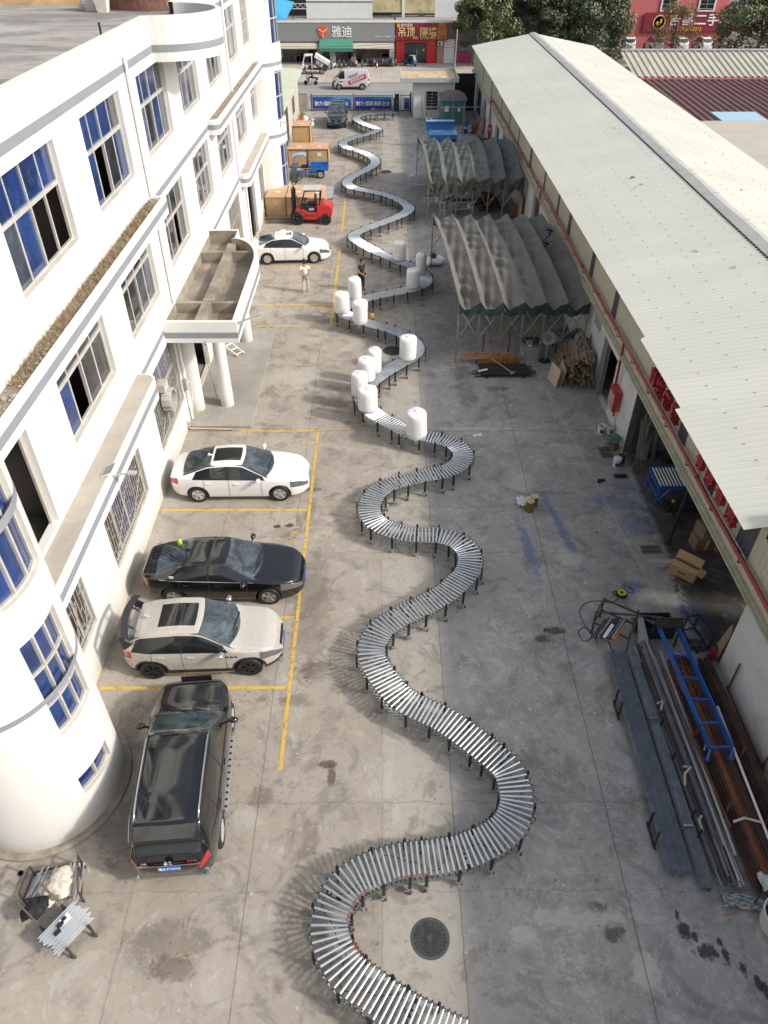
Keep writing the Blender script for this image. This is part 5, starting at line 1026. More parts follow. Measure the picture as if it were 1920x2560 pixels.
mb=MB().lathe([(.001,0),(.09,.05),(.06,.13),(.08,.18),(.001,.24)],(-1.35,.42,1.23),14); mb.build('green_toy',M('toy_green',(.35,.6,.05),.6),t,smooth=True); MB().box((-1.38,-.83,1.08),(.13,.01,.09)).build('window_sticker',WTX,t)
SUV=dict(L=4.36,x0=-2.05,W=1.80,wx=(-1.29,1.31),wr=.345,top=[(-2.05,.75),(-2.02,1.05),(-1.85,1.36),(-1.40,1.56),(-.5,1.64),(.05,1.61),(.85,1.18),(1.1,1.10),(1.75,1.0),(2.06,.84),(2.18,.6)],belt=[(-2.05,.72),(-1.95,1.06),(-1.4,1.06),(.8,1.0),(1.5,.95),(2.0,.82),(2.18,.58)],
 plan=[(-2.05,.70),(-1.85,.88),(-1.3,1.0),(1.3,1.0),(1.75,.92),(2.02,.74),(2.18,.52)],roofw=[(-2.05,.62),(-1.9,.68),(-1.2,.72),(0,.73),(.2,.73),(.9,.88),(1.8,.86),(2.18,.5)],bot=[(-2.05,.40),(-1.8,.26),(1.9,.24),(2.18,.30)],
 gl=dict(s0=-1.75,s1=.82,sk0=.7,sk1=1.3,pil=(-.42,),wt=.15,wb=1.06,rb=-1.98,rt=-1.62,sun=(-1.0,.0,.48)),hl=.55,hly=.45,tl=.30,seams=(-1.2,-.40,.75),handles=(-.95,-.18),mir=.62,grz=.70,grw=.7,grh=.12,fin=-1.35,clad=2.9,spokes=6,mirmat=CHR)
t,i=car('parked_suv','champagne crossover with a black roof spoiler and dark wheels, parked between two black cars','car',(-4.93,13.22,0),R(2.4),SUV,CBE,rim=DALLOY)
mb=MB(); mb.grid([[(-1.80-.10*a+.12*(y/.75)**2,y,1.66-.06*(y/.75)**2+.03*(a-.5)) for a in(0,.5,1,1.8)] for y in np.linspace(-.78,.78,15)]); 
for y in(-.32,.32): mb.bar((-1.66,y,1.48),(-1.86,y,1.65),.06,.03)
for y in(-.74,.74): mb.add([(-1.62,y,1.34),(-1.95,y,1.60),(-1.90,y*1.02,1.12),(-1.62,y*.94,1.36),(-1.95,y*.96,1.62),(-1.90,y*.98,1.12)],[(0,1,2),(3,4,5),(0,1,4,3),(1,2,5,4),(2,0,3,5)])
mb.build('roof_spoiler',M('matt_black',(.025,.025,.027),.55,0,.1),t,fix=False); mb=MB()
for k in range(3): mb.box((1.0-k*.11,-.895,.86),(.08,.012,.035),m=Matrix.Rotation(.5,3,'Y'))
mb.build('side_vent',PLB,t); [MB().box((-.05,q,.30),(1.9,.03,.03)).build('sill_strip',CHR,t) for q in(-.9,.9)]; MB().box((2.12,0,.30),(.12,1.3,.06)).build('front_lip',CHR,t,bevel=.02)
BSUV=dict(rearglass=CGD,L=4.86,W=1.95,wx=(-1.47,1.46),wr=.375,top=[(-2.43,.82),(-2.38,1.10),(-2.16,1.32),(-1.98,1.70),(-1.2,1.79),(-.2,1.80),(.2,1.77),(1.08,1.26),(1.4,1.17),(2.1,1.06),(2.35,.90),(2.43,.62)],belt=[(-2.43,.80),(-2.3,1.08),(-1.5,1.12),(.9,1.08),(1.6,1.02),(2.2,.92),(2.43,.6)],
 plan=[(-2.43,.68),(-2.22,.88),(-1.5,1.0),(1.4,1.0),(1.95,.92),(2.26,.72),(2.43,.46)],roofw=[(-2.43,.70),(-2.1,.72),(-1.3,.74),(0,.75),(.3,.75),(1.1,.86),(2.1,.82),(2.43,.5)],bot=[(-2.43,.40),(-2.1,.28),(2.1,.24),(2.43,.32)],
 gl=dict(s0=-1.95,s1=.98,sk0=.55,sk1=1.3,pil=(-.38,-1.35),wt=.28,wb=1.26,rb=-2.36,rt=-2.02,sun=(-1.45,.12,.52)),hl=.6,hly=.5,tl=.22,seams=(-1.3,-.36,.9),handles=(-1.12,-.12),handle_mat=CHR,mir=.82,grz=.82,grw=.55,grh=.26,rails=(-1.85,.2),trim=(-1.95,1.0),spokes=5)
t,i=car('parked_suv','large black suv with silver roof rails seen from behind, nearest the camera','car',(-4.62,9.30,0),R(94.4),BSUV,CB,rim=ALLOY)
for sd in(1,-1): MB().box((-2.425,sd*.47,.965),(.04,.34,.075)).build('taillight',TAIL,t,bevel=.02)
# tailgate details: plate, emblem, chrome bar, spoiler, side steps, exhaust trims
PX=-2.44
b=MB().box((PX-.01,0,.86),(.02,.46,.15)).build('rear_plate',PLATE,t); text('粤S·P76N3',.125,WTX,'plate_lettering',b,(PX-.025,0,.86),(math.pi/2,0,-math.pi/2),.006,sx=.82)
MB().bar((PX+.0,-.62,.99),(PX+.0,.62,.99),.03).build('chrome_bar',CHR,t); mx=Matrix.Rotation(-math.pi/2,3,'Y'); em=MB().lathe([(.085,0),(.085,.02),(.07,.02),(.07,0)],(PX+.01,0,1.06),24,m=mx)
for a in(90,210,330): em.bar((PX-.005,0,1.06),(PX-.005,.075*math.cos(R(a)),1.06+.075*math.sin(R(a))),.014)
em.build('emblem',CHR,t); text('GLE',.07,CHR,'lettering',t,(PX+.02,.5,1.07),(math.pi/2,0,-math.pi/2),.01); text('4MATIC',.06,CHR,'lettering',t,(PX+.02,-.5,1.07),(math.pi/2,0,-math.pi/2),.01)
MB().add([(-1.95,-.66,1.735),(-1.95,.66,1.735),(-2.26,.6,1.685),(-2.26,-.6,1.685),(-1.95,-.66,1.66),(-1.95,.66,1.66),(-2.24,.6,1.65),(-2.24,-.6,1.65)],[(0,1,2,3),(7,6,5,4),(0,4,5,1),(1,5,6,2),(2,6,7,3),(3,7,4,0)]).build('roof_spoiler',CB,t,bevel=.015)
for sd in(1,-1):
    mb=MB().box((-.05,sd*.95,.34),(1.95,.12,.04)); mb.build('side_step',M('step_pale',(.40,.40,.40),.4,.2),t); mb=MB()
    for k in range(11): mb.box((-.9+k*.17,sd*.95,.365),(.05,.08,.012))
    mb.build('step_pad',BLK,t)
    MB().box((-2.36,sd*.62,.38),(.12,.3,.06)).build('exhaust_trim',CHR,t,bevel=.02)
FS=dict(SEDAN,L=4.6,x0=-2.25,wx=(-1.33,1.34)); sc=4.6/4.9
for k in('top','belt','plan','roofw','bot'): FS[k]=[(a*sc,b) for a,b in SEDAN[k]]
FS['gl']=dict(s0=-1.5,s1=.88,sk0=.9,sk1=1.6,pil=(-.3,),wt=.2,wb=1.1,rb=-1.8,rt=-.88,sun=(-.2,.12,.22)); FS['seams']=(-1.1,-.28,.76); FS['handles']=(-.92,-.05); FS['fin']=None
car('parked_sedan','white sedan with a small closed sunroof parked beside the red forklift','car',(-5.30,42.45,0),R(4),FS,CW,rim=ALLOY)
DS=dict(BSUV,L=4.6,W=1.84,wx=(-1.38,1.39),wr=.35); sc=4.6/4.86
for k in('top','belt','plan','roofw','bot'): DS[k]=[(a*sc,b*.95) for a,b in BSUV[k]]
DS['gl']=dict(s0=-1.9,s1=.9,sk0=.5,sk1=1.3,pil=(-.38,-1.3),wt=.24,wb=1.2,rb=None,sun=None); DS['rails']=None; DS['trim']=None; DS['seams']=(-.35,.85); DS['grz']=.74; DS['grw']=.62; DS['grh']=.16
t,i=car('parked_suv','dark grey suv facing the camera in front of the blue gate banner','car',(-4.11,75.55,0),R(-90),DS,CDK,rim=ALLOY); MB().bar((2.29,-.75,.88),(2.29,.75,.88),.02).build('chrome_bar',CHR,t)
# delivery van on the road
VAN=dict(L=4.05,W=1.58,sig=.05,wx=(-1.28,1.27),wr=.30,top=[(-2.02,1.2),(-1.98,1.86),(-1.8,1.94),(0,1.96),(.75,1.92),(1.0,1.84),(1.62,1.12),(1.9,1.0),(2.02,.7)],belt=[(-2.02,1.05),(1.3,1.05),(1.8,.93),(2.02,.68)],plan=[(-2.02,.95),(-1.8,1.0),(1.3,1.0),(1.8,.92),(2.02,.8)],roofw=[(-2.02,.86),(1.0,.86),(1.6,.84),(2.02,.7)],bot=[(-2.02,.32),(2.02,.26)],
 gl=dict(s0=.62,s1=1.5,sk0=0,sk1=.9,pil=(),wt=1.05,wb=1.72,rb=None,sun=None),hl=.4,hly=.5,tl=.14,seams=(.55,1.45),handles=(.72,),mir=1.35,grz=.62,grw=.7,grh=.2,tyre=.18,spokes=8)
CV=paint('van_silver_white',(.55,.57,.59),.0,.3); t,i=car('delivery_van','silver white delivery van with a slanted red advert driving past the gate','van',(-3.38,91.75,0),R(180),VAN,CV,rim=M('steel_rim',(.4,.4,.4),.4,.5))
RD=M('advert_red',(.50,.035,.03),.5); mxr=Matrix.Rotation(R(-20),3,'Y'); yS=.80
b=MB().box((-.75,yS,1.02),(2.0,.015,.44),m=Matrix.Rotation(R(20),3,'Y')).build('advert',RD,t); text('货拉拉APP',.36,WTX,'lettering',b,(-.75,yS+.02,1.02),(math.pi/2,R(-20),math.pi),.006,bold=.004)
b=MB().box((-.35,yS,1.42),(.95,.015,.2),m=Matrix.Rotation(R(20),3,'Y')).build('advert_strip',M('advert_grey',(.2,.2,.22),.5),t); text('拉货搬家',.17,WTX,'lettering',b,(-.35,yS+.02,1.42),(math.pi/2,R(-20),math.pi),.006)
MB().box((1.05,yS,.78),(.5,.012,.14)).build('door_notice',RD,t); MB().box((1.05,yS,.64),(.5,.012,.12)).build('door_notice',WTX,t); MB().box((1.9,0,.5),(.24,1.5,.42)).build('front_bumper',PLB,t,bevel=.05); MB().box((-1.9,0,.5),(.24,1.5,.3)).build('rear_bumper',PLB,t,bevel=.04)
# cars parked beyond the far roofs
FAR=dict(SUV,group='cars parked before the red building'); FAR.pop('clad'); base=None
for k,(x,lab,mat,rz) in enumerate(((33.6,'white car half hidden behind the far roof, leftmost of those before the red building',CW,80),(37.0,'pale car with a dark rear window under the brown tree',paint('car_silver',(.42,.43,.44),.4),95),(40.6,'white car with a broad dark windscreen beneath the sparse brown tree',CW,85),(43.6,'white car just left of the wide olive tree by the red building',CW,92),(46.4,'pale car mostly hidden by the wide olive tree at the right',paint('car_silver',(.42,.43,.44),.4),90))):
    if base is None: base,_=car('parked_car',lab,'car',(x,117,0),R(rz),FAR,mat,rim=DALLOY); q=base
    else:
        q=copy_tree(base); q.location=(x,117,0); q.rotation_euler=(0,0,R(rz)); q['label']=lab
        if mat is not CW:
            for ch in q.children:
                if ch.name.startswith('body'): ch.data=ch.data.copy(); ch.data.materials[0]=mat
    q.scale=(.95,.95,1.1)
# ---- forklift (mast to -x)
t=thing('forklift','red forklift with black mast and overhead guard parked before the plywood crates','forklift',(-4.6,48.75,0)); FR=M('forklift_red',(.55,.025,.03),.35,0,.08,1.5,coat=.4); FB=M('forklift_black',(.02,.02,.022),.5,.2,.2)
MB().prism([(-.95,.30),(.45,.30),(.50,.75),(-.15,.78),(-.45,.95),(-.95,.9)],-.52,.52,'y').build('chassis',FR,t,bevel=.03)
P=[]; 
MB().prism([(.42,.42),(1.25,.38),(1.42,.55),(1.46,.95),(1.30,1.22),(.95,1.30),(.42,1.18)],-.55,.55,'y').build('counterweight',FR,t,bevel=.08); b=MB().box((.12,0,.95),(.78,.98,.38)).build('engine_cover',FB,t,bevel=.03); text('A30',.2,WTX,'lettering',b,(.1,-.50,.95),(math.pi/2,0,0),.01,bold=.004); text('杭叉叉车',.16,PLB,'lettering',t,(.0,-.53,.55),(math.pi/2,0,0),.006)
MB().box((.12,0,1.2),(.5,.5,.12)).box((.36,0,1.48),(.12,.48,.5)).build('seat',BLK,t,bevel=.03); MB().box((-.45,0,.98),(.35,.9,.08)).build('floor_plate',FB,t)
mb=MB()
for y in(-.48,.48): mb.bar((-.62,y,.9),(-.28,y,2.05),.07).bar((-.28,y,2.05),(.75,y,2.08),.07).bar((.62,y,1.15),(.72,y,2.08),.09)
mb.build('overhead_guard',FB,t); MB().box((.2,0,2.12),(1.15,1.08,.05)).build('roof_panel',M('guard_roof',(.52,.51,.46),.6,0,.1),t,bevel=.01)
mb=MB()
for y in(-.36,.36): mb.bar((-1.12,y,.08),(-1.05,y,2.1),.09,.14).bar((-1.0,y*.8,.1),(-.95,y*.8,2.0),.05,.08)
for z in(.35,1.1,1.75,2.08): mb.bar((-1.08,-.4,z),(-1.08,.4,z),.07)
mb.build('mast',FB,t); MB().box((-1.2,0,.42),(.06,.95,.5)).build('carriage',FB,t)
for y in(-.3,.3): MB().box((-2.1,y,.10),(1.75,.13,.05)).box((-1.25,y,.35),(.06,.13,.5)).build('fork',M('fork_steel',(.10,.085,.075),.6,.3,.3),t)
mb=MB().tube((-.45,.0,1.0),(-.3,0,1.4),.025,6); mb.lathe([(.16,0),(.18,.02),(.16,.03),(.15,.02)],(-.28,0,1.42),16,m=Matrix.Rotation(-.5,3,'Y')); mb.build('steering_wheel',FB,t); MB().bar((-.62,-.5,1.2),(-.75,-.55,1.65),.03).box((-.76,-.56,1.75),(.04,.12,.16)).build('mirror',FB,t)
for x,r_,w_ in((-.80,.40,.26),(1.0,.34,.22)):
    for s in(1,-1): wheel(t,x,s*.56,r_,w_,M('forklift_rim',(.06,.06,.06),.6,.2),5,s)
# ---- blue cargo tricycle (front to -x)
def trike(loc,rz,label,blue,sc=1.):
    t=thing('cargo_tricycle',label,'tricycle',loc,rz); t.scale=(sc,sc,sc); TB=blue
    mb=MB().box((.75,0,.55),(1.35,1.0,.05))
    for y in(-.5,.5): mb.box((.75,y,.72),(1.35,.04,.32))
    mb.box((1.42,0,.72),(.04,.96,.32)).box((.08,0,.75),(.04,.96,.36)); mb.bar((.05,-.53,.89),(1.45,-.53,.89),.05).bar((.05,.53,.89),(1.45,.53,.89),.05); mb.build('cargo_bed',TB,t)
    MB().box((.3,-.3,.4),(1.6,.08,.1)).box((.3,.3,.4),(1.6,.08,.1)).box((-.75,0,.32),(.9,.7,.06)).build('frame',TB,t)
    mb=MB().prism([(-1.35,.35),(-1.0,.33),(-.95,.85),(-1.2,.9),(-1.38,.65)],-.42,.42,'y')
    for y in(-.45,.45): mb.bar((-1.18,y,.85),(-.95,y,1.58),.06).bar((-.95,y,1.58),(-.25,y,1.62),.06).bar((-1.0,y,.35),(-.85,y,.9),.05)
    mb.build('cab',M(TB.name+'_cab',(.06,.19,.36),.4,0,.15),t,bevel=.02); mb=MB(); mb.grid([[(x,y,1.60+.06*math.sin((x+1.1)*3)-.06*(y/.5)**2) for x in np.linspace(-1.15,-.15,7)] for y in np.linspace(-.5,.5,7)]); mb.build('cab_roof',M('trike_roof',(.30,.46,.56),.5,0,.1),t,smooth=True)
    MB().add([(-1.185,-.4,.92),(-1.185,.4,.92),(-.98,.4,1.52),(-.98,-.4,1.52)],[(0,1,2,3)]).build('windshield',M('dusty_screen',(.36,.32,.20),.25,0,.15),t); MB().box((-.35,0,.72),(.5,.6,.14)).box((-.1,0,.95),(.1,.55,.4)).build('seat',BLK,t,bevel=.03); MB().tube((-.85,-.3,1.0),(-.85,.3,1.0),.02,6).tube((-.85,0,1.0),(-1.05,0,.6),.025,6).build('handlebar',BLK,t)
    for x,y,s in((.85,-.52,-1),(.85,.52,1)): wheel(t,x,y,.29,.12,M('trike_rim',(.55,.53,.48),.5,.2,.15),6,s)
    wheel(t,-1.2,0,.27,.12,M('trike_rim'),6,-1); MB().grid([[(.85+.36*math.cos(a),y,.30+.36*math.sin(a)) for a in np.linspace(.2,math.pi-.2,12)] for y in(-.62,-.44)]).build('mudguard',TB,t,fix=False)
    return t
trike((-5.45,58.8,0),R(2),'bright blue cargo tricycle with an open bed and a covered cab, by the plywood crates',M('trike_blue',(.02,.16,.50),.4,0,.08)); trike((3.4,105.2,.09),R(150),'small dark blue cargo tricycle parked at the door of the red shop',M('trike_navy',(.03,.07,.16),.5,0,.15),.72)
# ---- light truck with its box tipped up
t=thing('light_truck','small white truck with its black and white box tipped up outside the shop','truck',(-8.1,100.2,.09)); t.scale=(.95,.95,.95); TW=M('truck_white',(.68,.68,.66),.5,0,.06)
mb=MB().prism([(-1.55,.3),(-1.2,.3),(-1.05,1.0),(-1.2,1.1),(-1.5,.75)],-.6,.6,'y')
for y in(-.6,.6): mb.bar((-1.3,y,.95),(-.95,y,1.95),.09).bar((-.95,y,1.95),(-.1,y,2.0),.09).bar((-.1,y,.5),(-.1,y,2.0),.09)
mb.box((-.5,0,2.0),(1.0,1.3,.08)).box((-.7,0,.42),(1.3,1.2,.1)); mb.build('cab',TW,t,bevel=.03); MB().box((-.35,0,.65),(.5,1.0,.3)).box((-.15,0,1.05),(.14,1.0,.6)).build('seat',BLK,t,bevel=.04); MB().box((.8,0,.5),(1.9,.6,.14)).build('chassis',DKST,t)
mt=Matrix.Rotation(R(28),3,'Y'); MB().box((1.0,0,1.05),(1.9,1.25,.75),m=mt).build('cargo_box',M('box_black',(.03,.03,.035),.5,0,.15),t); MB().box((1.17,0,1.55),(1.95,1.3,.42),m=mt).build('box_top',TW,t,bevel=.03); text('快送',.5,WTX,'lettering',t,(.85,-.64,1.1),(math.pi/2,R(28),0),.01)
for x,y,s in((-1.15,-.55,-1),(-1.15,.55,1),(1.1,-.6,-1),(1.1,.6,1)): wheel(t,x,y,.32,.18,M('steel_rim'),8,s)
# ---- scooters
def scooter(name,label,loc,rz,col,group=None):
    t=thing(name,label,'scooter',loc,rz,group)
    for x in(-.55,.55): MB().lathe([(.12,-.05),(.21,-.05),(.23,0),(.21,.05),(.12,.05)],(0,0,0),16,m=Matrix.Rotation(math.pi/2,3,'X')).build('wheel',BLK,t,loc=(x,0,.23),smooth=True,ang=40)
    MB().prism([(-.40,.30),(.1,.28),(.35,.30),(.42,.85),(.32,.88),(.22,.42),(-.02,.40),(-.10,.62),(-.60,.66),(-.62,.5)],-.13,.13,'y').build('body',col,t,bevel=.03); MB().box((-.33,0,.72),(.62,.24,.1)).build('seat',BLK,t,bevel=.03)
    MB().tube((.55,0,.23),(.36,0,.95),.03,6).tube((.36,-.3,1.0),(.36,.3,1.0),.02,6).tube((.36,-.22,1.0),(.33,-.28,1.2),.012,5).tube((.36,.22,1.0),(.33,.28,1.2),.012,5).build('handlebar',BLK,t); MB().lathe([(.001,0),(.07,.02),(.06,.06)],(.42,0,.82),10,m=Matrix.Rotation(math.pi/2,3,'Y')).build('headlight',LAMP,t)
    MB().box((-.72,0,.62),(.28,.28,.24)).build('top_box',M('scooter_box',(.04,.04,.045),.5,0,.2),t,bevel=.03) if name=='delivery_scooter' else None
    return t
SC1=M('scooter_grey',(.16,.17,.18),.35,0,.25,2,coat=.5); s0=scooter('scooter','electric scooter in the tight row before the shop window left of the red shop',(0,0,0),0,SC1,'scooters parked in a row'); cols=[SC1,M('scooter_white',(.55,.55,.53),.35,0,.1,coat=.5),M('scooter_black',(.03,.03,.035),.35,0,.1,coat=.5),M('scooter_blue',(.05,.09,.16),.35,0,.1,coat=.5)]
def putsc(k,x,y,rz,lab,grp,col):
    q=s0 if k==0 else copy_tree(s0); q.location=(x,y,.09); q.rotation_euler=(0,0,R(rz)); q['label']=lab; q['group']=grp; q.scale=(.9,.9,.95)
    for ch in q.children:
        if ch.name.startswith('body'):
            ch.data=ch.data.copy(); ch.data.materials[0]=col
for k in range(13): putsc(k,-1.75+k*.285,105.15+.12*math.sin(k*2.1),-90+12*math.sin(k*1.7),'electric scooter in the tight row before the shop window left of the red shop','scooters parked in a row',cols[(k*3)%4])
for k,(x,y,rz,lab) in enumerate(((-5.9,103.2,-110,'scooter standing apart at the kerb side, left of the loose group by the green awning'),(-5.2,104.3,-80,'scooter under the left part of the green awning'),(-4.6,104.2,-95,'scooter under the middle of the green awning'),(-4.0,104.4,-70,'scooter under the right part of the green awning'),(-3.2,104.6,-100,'scooter beside the brown carton right of the green awning'),(-2.4,104.0,-85,'dark scooter standing in front of the tight row'))): putsc(1,x,y,rz,lab,'scooters near the green awning',cols[(k*3+1)%4])
t=thing('carton','brown carton standing among the scooters','carton',(-3.45,105.3,.09)); MB().box((0,0,.45),(.6,.5,.9)).build('box',M('carton_brown',(.33,.21,.11),.8),t); MB().box((0,-.255,.45),(.08,.006,.9)).build('tape',M('tape',(.5,.42,.28),.4),t)
t=thing('traffic_cone','orange and white traffic cone before the scooter row','cone',(-.55,103.9,.09)); MB().box((0,0,.02),(.36,.36,.04)).lathe([(.14,.04),(.03,.72)],n=14).build('cone',M('cone_orange',(.6,.09,.02),.5),t); MB().lathe([(.108,.25),(.075,.45)],n=14).build('band',WTX,t)
t=thing('red_stall','small red fuel pump shaped machine beside the tipped truck box','machine',(-6.9,103.2,.09)); MB().prism([(-.3,0),(.3,0),(.2,.5),(.15,1.0),(-.15,1.0),(-.25,.5)],-.2,.2,'y').build('body',M('pump_red',(.5,.02,.03),.4),t,bevel=.03); MB().box((0,-.21,.7),(.2,.02,.15)).build('dial',DKST,t)
# ================= PEOPLE ================================================
def skin_obj(name,verts,edges,radii,mat,par,sub=2,root=0):
    me=bpy.data.meshes.new(name); me.from_pydata(verts,edges,[]); o=bpy.data.objects.new(name,me); COL.objects.link(o)
    sk=o.modifiers.new('skin','SKIN'); sk.use_smooth_shade=True
    for i_,r_ in enumerate(radii): d=me.skin_vertices[0].data[i_]; d.radius=(r_,r_) if not isinstance(r_,tuple) else r_; d.use_root=(i_==root)
    sb=o.modifiers.new('sub','SUBSURF'); sb.levels=sub; sb.render_levels=sub
    dg=bpy.context.evaluated_depsgraph_get(); dg.update(); m2=bpy.data.meshes.new_from_object(o.evaluated_get(dg)); bpy.data.objects.remove(o); bpy.data.meshes.remove(me)
    m2.name=name; m2.materials.clear(); m2.materials.append(mat); q=bpy.data.objects.new(name,m2); COL.objects.link(q); q.parent=par; return q
SKIN=M('skin',(.36,.20,.13),.55,0,.06); HAIR=M('hair_black',(.012,.011,.011),.6)
def person(label,loc,rz,J,shirt,trous,shoe,sc=1.,hair=True):
    """J: joints (x right, y forward, z up) for L and R: shoulder, elbow, wrist, hip, knee, ankle"""
    t=thing('person',label,'person',loc,rz); t.scale=(sc,sc,sc); v=[];e=[];r_=[]
    def ad(p,r,link=None):
        v.append(tuple(p)); r_.append(r)
        if link is not None: e.append((link,len(v)-1))
        return len(v)-1
    hp=Vector(J['pelvis']); ch=Vector(J['chest']); nk=ch+Vector((0,.01,.20)); hd=nk+Vector((0,.03,.10)); pel=ad(hp,(.145,.105)); wa=ad(hp.lerp(ch,.45),(.135,.10),pel); c=ad(ch,(.155,.105),wa); n=ad(nk,.055,c); h1=ad(hd,.080,n); h2=ad(hd+Vector((0,.01,.07)),.097,h1); ad(hd+Vector((0,-.005,.14)),.075,h2); ad(hd+Vector((0,.115,.045)),.014,h1)
    for s in(-1,1): ad(hd+Vector((s*.098,0,.05)),.014,h2)
    sh_=[];tr_=[]
    for s in 'LR':
        S_,E_,W_=[Vector(q) for q in J['arm'+s]]; H_,K_,A_=[Vector(q) for q in J['leg'+s]]
        a=ad(S_,.058,c); b=ad(S_.lerp(E_,.5),.047,a); b=ad(E_,.040,b); w=ad(W_,.028,b); d=(W_-E_).normalized(); hc=W_+d*.055; pm=ad(hc,(.036,.018),w); u=d.cross(Vector((0,0,1))); u=(u if u.length>.1 else Vector((1,0,0))).normalized()
        for k,(o_,l_) in enumerate(((-.027,.062),(-.009,.074),(.009,.070),(.026,.054))): m1=hc+d*.045+u*o_; i1=ad(m1,.0085,pm); ad(m1+d*l_*.8-Vector((0,0,.012)),.0075,i1)
        th=ad(hc-d*.02+u*.042,.010,pm); ad(hc+d*.02+u*.062,.008,th)
        a=ad(H_,.085,pel); b=ad(H_.lerp(K_,.5),.072,a); b=ad(K_,.056,b); b2=ad(K_.lerp(A_,.4),.052,b); g=ad(A_,.038,b2); ad(A_+Vector(J.get('toe',(0,.15,-.05))),.034,g)
    skin_obj('body',v,e,r_,SKIN,t,1)
    # shirt
    v=[];e=[];r_=[]; p0=ad(hp+Vector((0,0,.0)),(.165,.128)); p1=ad(hp.lerp(ch,.45),(.158,.122),p0); p2=ad(ch,(.172,.125),p1); ad(nk-Vector((0,0,.075)),.075,p2)
    for s in 'LR':
        S_,E_,W_=[Vector(q) for q in J['arm'+s]]; a=ad(S_,.072,p2); ad(S_.lerp(E_,J.get('sleeve',.62)),.062,a)
    skin_obj('shirt',v,e,r_,shirt,t,1)
    v=[];e=[];r_=[]; p0=ad(hp,(.155,.118))
    for s in 'LR':
        H_,K_,A_=[Vector(q) for q in J['leg'+s]]; a=ad(H_,.098,p0); b=ad(H_.lerp(K_,.5),.088,a); b=ad(K_,.072,b); ad(K_.lerp(A_,.92),.062,b)
    skin_obj('trousers',v,e,r_,trous,t,1)
    for s in 'LR': A_=Vector(J['leg'+s][2]); tv=Vector(J.get('toe',(0,.15,-.05))); skin_obj('shoe',[A_+Vector((0,-.06,-.05)),A_+Vector((0,.04,-.035)),A_+tv*1.0+Vector((0,0,.0))],[(0,1),(1,2)],[.046,.052,.042],shoe,t,1)
    if hair: mb=MB(); blob(mb,tuple(hd+Vector((0,-.022,.10))),.112,1.0,3,8,.06); blob(mb,tuple(hd+Vector((0,-.05,.04))),.088,1.1,4,8,.05); mb.build('hair',HAIR,t,smooth=True)
    # facial features: eyes and mouth
    mb=MB()
    for s in(-1,1): mb.box(hd+Vector((s*.036,.100,.075)),(.026,.012,.012)).box(hd+Vector((s*.036,.100,.097)),(.036,.01,.007))
    mb.build('eye',HAIR,t); MB().box(hd+Vector((0,.092,-.005)),(.045,.012,.012)).build('mouth',M('lip',(.28,.10,.08),.6),t)
    return t
stand=dict(pelvis=(0,0,.93),chest=(0,.01,1.30),legL=((-.10,0,.88),(-.12,.03,.48),(-.14,-.02,.085)),legR=((.10,0,.88),(.12,.04,.48),(.15,.03,.085)))
J=dict(stand,armL=((-.20,0,1.41),(-.29,-.08,1.12),(-.06,-.20,.95)),armR=((.20,0,1.41),(.29,-.08,1.12),(.05,-.21,.98)))
person('person in white t shirt and pale trousers, hands clasped behind the back',(-4.07,37.66,0),R(18),J,M('shirt_white',(.72,.70,.68),.8,0,.05),M('trousers_pale',(.50,.48,.43),.85,0,.2,6),M('shoe_white',(.65,.64,.6),.6),1.0)
J=dict(stand,armL=((-.19,0,1.41),(-.25,.02,1.12),(-.16,.20,.98)),armR=((.19,0,1.41),(.25,.03,1.12),(.16,.22,1.0)))
person('person in a black t shirt standing behind the white rolls, hands held in front',(-1.08,37.9,0),R(-130),J,M('shirt_black',(.02,.02,.022),.8,0,.15),M('trousers_black',(.018,.018,.02),.8,0,.1),M('shoe_dark',(.05,.05,.05),.6),.98)
ds=scooter('delivery_scooter','pale scooter ridden to the left along the road past the low shed',(-7.95,93.8,0),R(180),M('scooter_cream',(.5,.5,.48),.4))
sit=dict(pelvis=(0,-.25,.82),chest=(0,-.15,1.20),legL=((-.12,-.2,.80),(-.15,.22,.72),(-.15,.16,.40)),legR=((.12,-.2,.80),(.15,.22,.72),(.15,.16,.40)),armL=((-.2,-.15,1.30),(-.28,.02,1.06),(-.25,.30,1.02)),armR=((.2,-.15,1.30),(.28,.02,1.06),(.25,.30,1.02)),sleeve=.98)
person('person in dark clothes riding a scooter along the road',(-7.95,93.8,0),R(90),sit,M('jacket_dark',(.022,.022,.026),.8,0,.15),M('trousers_black'),M('shoe_dark'),1.0)
J=dict(stand,armL=((-.19,0,1.41),(-.28,.1,1.16),(-.2,.32,1.10)),armR=((.19,0,1.41),(.28,.1,1.16),(.2,.32,1.15)))
person('person in a pink shirt standing behind the tipped truck box',(-7.6,101.7,.3),R(-160),J,M('shirt_pink',(.50,.25,.28),.8,0,.1),M('trousers_black'),M('shoe_dark'),1.1)
# ================= CONVEYOR ==============================================
CZ=.57; zK=S(640,240,3.456,CZ); zA=S(640,560,2.592,CZ); zF=S(840,1060,3.77,CZ); zI=S(720,1700,2.4397,CZ); zd=S(0,0,1,CZ)
CP=[zK(*q) for q in ((1215,147),(1100,149),(1000,154),(900,172),(862,197),(925,237),(1000,264),(1046,283),(1055,297),(1000,322),(900,350),(800,378),(745,413),(800,450),(900,478),(985,515),(1036,562),(1005,610),(920,655),(840,695),(782,742),(830,790),(950,817),(1100,848),(1230,895),(1325,962),(1280,1020),(1150,1075),(1000,1130),(890,1172))]
CP+=[zA(*q) for q in ((629,85),(700,135),(800,188),(900,233),(1010,275),(1080,315),(1100,372),(1040,412),(900,442),(760,472),(640,505),(556,555),(600,598),(700,635),(800,662),(900,692),(1000,742),(1043,810),(1000,868),(900,922),(800,985),(715,1055),(690,1125),(730,1195),(800,1250),(900,1302))]
